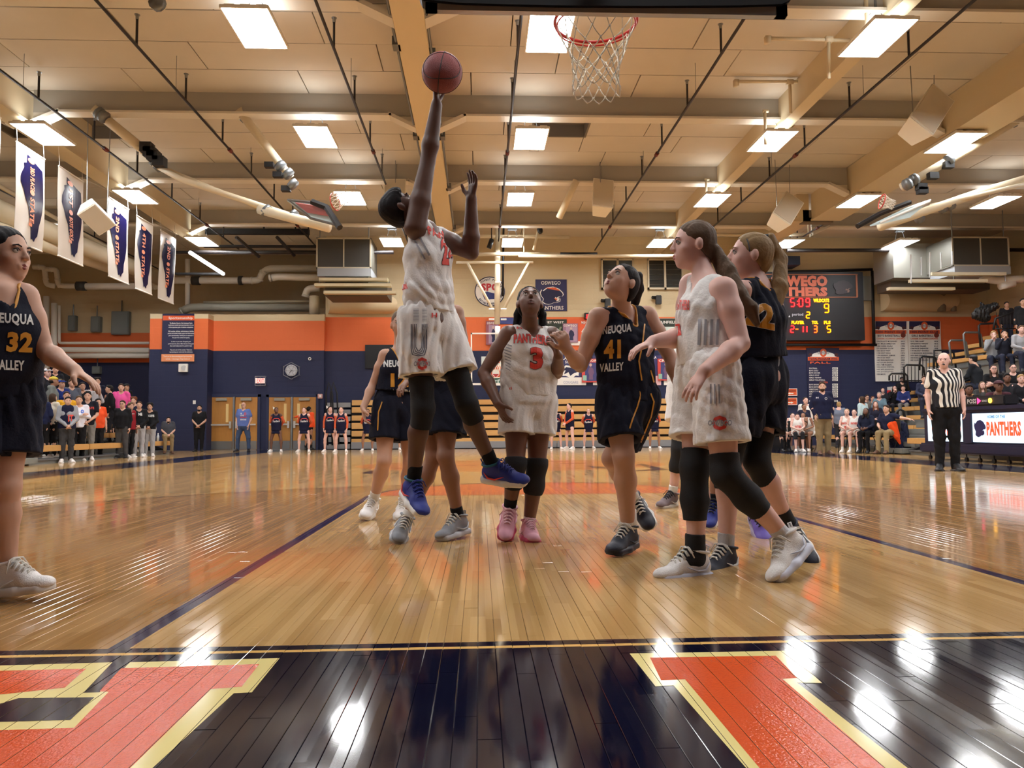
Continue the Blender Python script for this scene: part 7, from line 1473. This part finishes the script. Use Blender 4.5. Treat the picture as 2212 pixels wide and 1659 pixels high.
for args in (dict(lbl='cheerleader with dark skin and white bow in front of the second doors', x=597, top=880, foot=978, sk='d', hair='k', bow=True, look=25), dict(lbl='cheerleader in navy dress standing before the right door leaf', x=657, top=880, foot=978, look=0), dict(lbl='cheerleader with large white bow looking down, at the end of the steps', x=713, top=878, foot=978, hair='b', bow=True, arms='down', look=40), dict(lbl='cheerleader with head tilted back beside the one with the bow', x=737, top=879, foot=978, hair='d', arms='down'), dict(lbl='cheerleader seen just left of the number twelve player', x=794, top=883, foot=976, sk='t', hair='k'), dict(lbl='cheerleader almost hidden by the number twelve player', x=853, top=884, foot=974, sk='m', hair='k'),
             dict(lbl='cheerleader right beside the number three player', x=1201, top=880, foot=972, hair='b'), dict(lbl='cheerleader in profile with ponytail turned to her neighbour', x=1229, top=871, foot=972, yaw=-60, hair='k', arms='clasp', pose='apart'), dict(lbl='small blonde cheerleader between the numbers three and forty-one', x=1271, top=882, foot=971, sk='p', hair='y'), dict(lbl='cheerleader hidden behind the number forty-one player', x=1322, top=880, foot=971, sk='m', hair='b'), dict(lbl='cheerleader between number forty-one and the runner', x=1413, top=880, foot=971, sk='t', hair='k')):
    cheer(**args)
a_ = crowd('woman in orange sweatshirt with arm stretched out behind the cheerleader', 668, 878, 972, yaw=160, arms='wide', armsr='down', sk='t', hair='k', style='bun', tp=('long', ORG, .02), lw=('pants', BK, .8), sh=SHK, look=150)
# student row on the floor
S = [('student in grey hoodie under navy jersey with orange letters, near end of the row', 147, 857, 1001, 35, 'l', 'k', 'short', ('long', (150, 152, 158)), (60, 60, 62), SHW, 'clasp', dict(hood=True)),
     ('student in white quarter-zip with blue paw print, arms folded', 171, 855, 997, 30, 'l', 'd', 'short', ('long', (226, 226, 236)), BK, SHW, 'cross', {}),
     ('student in black STATE tee and grey sweatpants shouting', 190, 846, 996, 20, 'l', 'k', 'short', ('tee', (24, 24, 34)), (128, 126, 122), SHW, 'clasp', {}),
     ('student in orange tee behind the shouting student', 212, 861, 993, 45, 'l', 'k', 'short', ('tee', ORG), BK, SHW, 'down', {}),
     ('student with glasses in black sweater and charcoal trousers', 265, 865, 991, 5, 'l', 'b', 'short', ('long', BK), (70, 70, 72), SHK, 'down', dict(glasses=True, girth=1.08)),
     ('student in dark red hoodie looking back at his neighbour', 282, 870, 990, 70, 'l', 'd', 'short', ('long', (140, 28, 40)), BK, SHW, 'down', {}),
     ('student in black hoodie with white chest print and grey sweatpants', 301, 867, 989, 20, 'l', 'b', 'short', ('long', BK), LGY, SHW, 'clasp', dict(hood=True)),
     ('student with shaggy hair in black hoodie, last of the standing row', 324, 871, 988, 15, 'm', 'k', 'curly', ('long', BK), (160, 160, 162), SHW, 'clasp', dict(hood=True))]
SG = {}
for lbl, x, t_, f_, yw, sk, hr, st, tp, lw, sh, ar, ex in S:
    SG[x] = crowd(lbl, x, t_, f_, yaw=yw, arms=ar, sk=sk, hair=hr, style=st, tp=tp, lw=('pants', lw, 1.05), sh=sh, group='students standing by the student stand', **ex)
c = SG[147]; jv = sobj('jersey_vest', sdf([EC(mid(c['SC'], c['HC'], .05), mid(c['SC'], c['HC'], .5), .15, .175, .12, .14, c['rx'], k=.03), EC(mid(c['SC'], c['HC'], .5), c['HC'] + c['up'] * 0, .175, .195, .14, .155, c['rx'], k=.03)], .013, planes=[(c['HC'] - c['up'] * .02, -c['up'])]), cloth(*NVY), c['root'])
text_decal(jv, 'IT', 147, 896, 158, 911, PR, lift=.008); pt(SG[171], 'O', 174, 885, 181, 893, mat('print_blue', rgb(50, 100, 200), .5), bold=.05); pt(SG[190], 'STATE', 184, 879, 203, 884, PR); pt(SG[301], 'NE', 299, 892, 307, 898, PWh); pt(SG[324], 'BUCKEYES', 317, 896, 333, 901, PWh); pt(SG[282], 'COLORADO', 277, 893, 290, 895, PWh)
# students in the stand
T = [('girl with long brown hair in grey crew sweatshirt, arms folded', 64, 816, 20, 'p', 'b', 'long', ('long', (150, 152, 162)), BK, 'cross', {}),
     ('boy in orange sweatshirt with white square letter patch', 90, 791, 40, 'l', 'b', 'short', ('long', ORG), BK, 'phone', {}),
     ('man in grey hoodie with yellow patterned bandana turned away', 117, 814, 120, 't', 'k', 'bald', ('long', (120, 126, 124)), BK, 'down', dict(hood=True, cap=cmat(210, 190, 60, .6))),
     ('boy in blue sweatshirt and blue cap behind the bandana man', 133, 820, 60, 'l', 'b', 'short', ('long', (28, 48, 120)), NVY, 'phone', dict(cap=cmat(30, 70, 170, .6))),
     ('boy in grey tee behind the reaching hand', 156, 818, 50, 'l', 'd', 'short', ('tee', (88, 94, 108)), BK, 'down', {}),
     ('student with white hood beside the reaching hand', 201, 825, 55, 'p', 'y', 'short', ('long', (198, 196, 200)), BK, 'face', dict(hood=True)),
     ('curly dark-haired boy in dark tee against the navy wall', 211, 816, 30, 'm', 'k', 'curly', ('tee', (24, 26, 44)), BK, 'down', {}),
     ('boy in black jacket and striped track pants turned away', 236, 832, -60, 'l', 'k', 'short', ('long', BK), (34, 34, 40), 'down', {}),
     ('boy in bright pink tee standing above the row', 262, 829, 20, 'l', 'b', 'short', ('tee', (236, 92, 160)), BK, 'down', {}),
     ('person in black wide hat behind the pink tee', 274, 829, 60, 'm', 'k', 'short', ('long', BK), BK, 'down', dict(cap=cmat(18, 18, 22, .7))),
     ('girl with dark hair and navy hoodie seen from behind', 95, 850, 170, 'm', 'k', 'long', ('long', (28, 34, 66)), BK, 'clasp', {}),
     ('girl with long brown hair and cream top seen from behind', 115, 850, 165, 'l', 'b', 'long', ('long', (206, 198, 182)), BK, 'clasp', {}),
     ('boy in yellow hoodie grinning behind the row', 144, 846, 35, 'm', 'b', 'short', ('long', GLD), BK, 'down', dict(hood=True)),
     ('boy with curly hair peeking behind the red hoodie', 289, 858, 10, 'l', 'r', 'curly', ('long', NVY), BK, 'down', {}),
     ('boy with short fair hair high at the back of the stand', 151, 782, 30, 'l', 'y', 'short', ('long', BK), BK, 'down', {}),
     ('student with white cap beside the orange sweatshirt', 103, 796, 60, 'p', 'd', 'short', ('long', (36, 36, 44)), BK, 'down', dict(cap=cmat(226, 228, 236, .6))),
     ('boy with glasses and dark hair left of the orange sweatshirt', 76, 799, 30, 't', 'k', 'short', ('long', (30, 30, 36)), BK, 'down', {}),
     ('person in navy high in the stand behind the outstretched arm', 68, 773, 40, 'l', 'b', 'short', ('long', (26, 30, 56)), BK, 'down', {}),
     ('person in black coat at the near end of the stand', 38, 818, 60, 'm', 'k', 'long', ('long', (26, 26, 30)), BK, 'cross', {}),
     ('dark-haired boy in black between the grey tee and white hood', 178, 826, 40, 'm', 'k', 'short', ('long', (22, 22, 26)), BK, 'down', {}),
     ('boy in dark jacket high in the stand above the bandana man', 120, 790, 40, 'l', 'k', 'short', ('long', (28, 28, 34)), BK, 'down', {})]
TG = {}
for lbl, x, t_, yw, sk, hr, st, tp, lw, ar, ex in T:
    TG[x] = crowd(lbl, x, t_, yaw=yw, arms=ar, sk=sk, hair=hr, style=st, tp=tp, lw=('pants', lw, 1.), sh=SHW if x % 2 else SHK, zone='L', group='students up in the student stand', **ex)
line_decal(TG[90]['top'], [(93, 826), (93, 838)], 12, PWh, 'patch', .008); text_decal(TG[90]['top'], 'D', 90, 828, 96, 836, PR, lift=.012); pt(TG[64], 'OSWEGO', 57, 846, 72, 851, PGY); pt(TG[144], 'BELIEVE', 136, 876, 150, 881, PK)
crowd('bearded man in grey polo and khaki sitting at the end of the student bench', 364, 901, Y=24.3, pose='sit', arms='clasp', yaw=25, sk='l', hair='k', tp=('tee', (62, 64, 72), .03), lw=('pants', KH, 1.1), sh=SHBR, girth=1.18, beard=True, z0=.50)
# bench on the right
def bench(lbl, x, top, Y, chair_lbl, **k):
    p = P(x, top, Y); yw = k.get('yaw', -30); chair(chair_lbl, p[0] + .12 * math.sin(R(-yw)) , Y + .12, R(yw) + 0)
    return crowd(lbl, x, top, Y=Y, pose='sit', z0=.47, **k)
WJ = dict(tp=('jersey', WH, .03), lw=('shorts', WH, .95))
bench('bench player in white tee with folded arms beside the cooler', 1683, 886, 22.2, 'black folding chair at the cooler end of the bench', yaw=10, arms='cross', sk='l', hair='b', style='bun', tp=('tee', WH), lw=('pants', BK, .8), sh=SHK)
b1 = bench('bench player in white jersey half hidden, second from the cooler', 1712, 892, 22.4, 'black folding chair second from the cooler', yaw=-15, arms='lap', sk='p', hair='b', style='bun', sock=(.2, CW_), sh=SHW, **WJ)
b2 = bench('bench player in white jersey leaning on black knee pads', 1722, 894, 21.8, 'black folding chair third from the cooler', yaw=-15, arms='lap', sk='p', hair='b', style='bun', sleevel=(.2, .4, PADB), sleever=(.2, .4, PADB), sh=SHW, **WJ)
b3 = bench('dark-haired bench player behind the leaning one', 1735, 891, 22.5, 'black folding chair behind the leaning player', yaw=-30, arms='lap', sk='t', hair='k', style='long', sh=SHW, **WJ)
b4 = bench('bench player bending forward beside the standing coach', 1748, 909, 22.0, 'black folding chair beside the standing coach', yaw=-50, arms='lap', sk='t', hair='b', style='bun', sh=SHW, lean=.5, **WJ)
b5 = bench('bench player number one right of the standing coach', 1829, 883, 20.9, 'black folding chair under bench player number one', yaw=-35, arms='lap', sk='p', hair='y', style='bun', sock=(.2, CW_), sh=SHW, **WJ)
b6 = bench('bench player with brown hair next to number one', 1845, 884, 20.6, 'black folding chair next to bench player number one', yaw=-35, arms='lap', sk='p', hair='b', style='bun', sock=(.2, CW_), sh=SHW, **WJ)
pt(b5, 'PANTHERS', 1819, 912, 1834, 917, PR); pt(b5, '1', 1824, 920, 1828, 930, PR); pt(b6, 'PANTHERS', 1838, 912, 1852, 917, PR); pt(b2, 'PANTHERS', 1717, 919, 1731, 924, PR)
bench('assistant coach in dark hoodie leaning back and looking up', 1870, 881, 20.2, 'black folding chair under the hooded assistant', yaw=-45, arms='lap', sk='d', hair='k', style='long', tp=('long', (26, 30, 52)), lw=('pants', BK, 1.), sh=SHK, lookup=.3)
bench('seated coach in navy polo and khaki, arm over the chair back', 1914, 875, 19.6, 'brown folding chair under the seated coach', yaw=-55, arms='wide', armsr='lap', sk='l', hair='b', tp=('tee', (26, 30, 56)), lw=('pants', (150, 132, 98), 1.1), sh=SHBR, girth=1.15, look=-60)
m = sobj('draped_jacket', sdf([EC(P(1942, 918, 19.8), P(1945, 965, 19.8), .2, .26, .1, .16, k=.05), EC(P(1930, 945, 19.7), P(1952, 982, 19.8), .14, .16, k=.05)], .014, fold=fold_fn(.02, 4)), cloth(28, 32, 56), None); tag(m, 'navy jacket hanging off the seated coach\'s chair to the floor', 'jacket')
m = sobj('orange_vest', sdf([EC(P(1927, 916, 19.5), P(1936, 942, 19.5), .13, .10, .08, .07, k=.03), EC(P(1936, 942, 19.5), P(1944, 958, 19.5), .07, .03, k=.03)], .012, fold=fold_fn(.01, 5)), cloth(240, 84, 30), None); tag(m, 'bright orange vest hanging on the seated coach\'s chair', 'vest')
# heads behind the coach and spectators of the wall side
Q = [('woman standing behind the leaning bench player', 1740, 858, 24.5, 0, 'stand', 'p', 'b', 'bun', ('long', WH), 'down', {}), ('dark-haired girl standing in front of the record chart', 1737, 872, 23.6, 0, 'stand', 't', 'k', 'bun', ('long', (40, 40, 60)), 'down', {}), ('spectator with grey-blond hair and grey shirt seen from behind', 1812, 868, 25.5, 150, 'stand', 'p', 'y', 'short', ('tee', (110, 118, 136)), 'down', {}),
     ('girl with long plait and pale blue top behind the bench', 1861, 856, 25.0, -150, 'stand', 'l', 'b', 'straight', ('long', (190, 214, 220)), 'down', {}), ('man with glasses between the plait girl and the grey-haired man', 1873, 853, 27.2, -10, 'sit', 'l', 'b', 'short', ('long', (80, 84, 96)), 'lap', dict(glasses=True)), ('woman with short brown hair beside the grey-haired man', 1885, 856, 26.8, -10, 'sit', 'l', 'r', 'short', ('long', (104, 96, 90)), 'lap', {}),
     ('grey-haired man in blue-grey shirt looking towards the court', 1899, 847, 26.2, -40, 'sit', 'p', 'g', 'short', ('long', (96, 120, 134)), 'lap', {}), ('woman with pale face high beside the extinguisher box', 1907, 838, 28.3, -20, 'sit', 'p', 'b', 'bun', ('long', (30, 30, 36)), 'lap', {}), ('woman in black shouting with hand at her cheek', 1932, 833, 27.0, -20, 'sit', 'p', 'k', 'long', ('long', BK), 'face', {}),
     ('young man in royal blue jacket with clasped hands', 1951, 833, 25.2, -35, 'sit', 'p', 'b', 'short', ('long', (34, 44, 96)), 'lap', {}), ('bearded man in black cap at the top of the wall side section', 1949, 814, 28.6, -10, 'sit', 'l', 'k', 'short', ('long', BK), 'lap', dict(cap=cmat(28, 26, 30, .6), beard=True)), ('woman in dark vest and orange collar behind the assistant coach', 1891, 867, 23.5, -20, 'sit', 'p', 'r', 'long', ('long', (34, 34, 52)), 'lap', {})]
for lbl, x, t_, Yq, yw, ps, sk, hr, st, tp, ar, ex in Q:
    zz = P(x, t_, Yq)[2]
    if ps == 'sit': ex['zone'] = 'W'
    crowd(lbl, x, t_, Y=Yq, pose=ps, yaw=yw, arms=ar, sk=sk, hair=hr, style=st, tp=tp, lw=('pants', (120, 118, 116) if 'royal' in lbl else (44, 44, 52)), sh=SHK, group='spectators behind the team bench', **ex)
U = [('man in black cap and jacket facing up the spectator stand', 2101, 767, -150, 'l', 'k', 'short', ('long', (30, 32, 38)), 'lap', dict(cap=cmat(30, 30, 36, .6))), ('boy in grey hoodie high beside the dark-jacket man', 2146, 715, -30, 'p', 'y', 'short', ('long', (140, 142, 146)), 'face', dict(hood=True)), ('man in dark jacket with hand on chin beside the boy', 2169, 713, -25, 'l', 'k', 'short', ('long', (34, 36, 48)), 'face', {}), ('balding man in grey sweater at the picture edge', 2206, 703, -20, 'p', 'd', 'short', ('long', (148, 148, 152)), 'lap', {}),
     ('woman with long wavy hair and glasses in black tee', 2146, 788, -25, 'p', 'b', 'long', ('tee', BK), 'cross', dict(glasses=True)), ('woman with tied dark hair and glasses in black', 2188, 786, -25, 'p', 'k', 'bun', ('long', BK), 'lap', dict(glasses=True)), ('dark-skinned boy in black track jacket with white stripes', 2175, 807, -25, 'd', 'k', 'short', ('long', (26, 28, 34)), 'lap', {}),
     ('blonde-brown woman looking up beside the referee', 2122, 824, -20, 'p', 'd', 'long', ('long', (60, 60, 60)), 'lap', {}), ('child in maroon hood between the women', 2157, 822, -20, 'd', 'k', 'bald', ('long', (70, 34, 44)), 'lap', dict(hood=True, cap=cmat(70, 34, 44, .8))), ('dark-skinned woman in black just right of the referee', 2093, 831, -20, 'd', 'k', 'short', ('long', (28, 28, 30)), 'lap', {}),
     ('blonde woman in black blazer and blue top behind the table', 2205, 809, -20, 'p', 'y', 'short', ('long', (24, 24, 30)), 'lap', {}), ('bearded person in black standing at the top rail', 2174, 652, -20, 'm', 'k', 'short', ('long', (34, 32, 36)), 'down', {}), ('person in black leaning at the very top by the picture edge', 2209, 645, -20, 'm', 'k', 'short', ('long', (26, 26, 30)), 'down', {}), ('person in jeans half hidden left of the referee', 1996, 812, -25, 'l', 'b', 'short', ('long', (44, 48, 70)), 'lap', {})]
for lbl, x, t_, yw, sk, hr, st, tp, ar, ex in U:
    st_ = 'sit' if 'standing' not in lbl and 'leaning' not in lbl else 'stand'
    crowd(lbl, x, t_, pose=st_, yaw=yw, arms=ar, sk=sk, hair=hr, style=st, tp=tp, lw=('pants', (40, 44, 62)), sh=SHK, zone='R', group='spectators in the spectator stand', **ex)
tag(sobj('equipment_bag', sdf([EC(P(2116, 676, 25), P(2148, 662, 25), .17, .12, k=.08), EC(P(2106, 682, 25), P(2128, 686, 25), .10, .15, k=.08), EC(P(2128, 668, 25), P(2120, 655, 25), .08, .03, k=.06)], .025, fold=fold_fn(.05, 3)), BLACK, None), 'black bulky bag on top of the stand wall', 'bag')
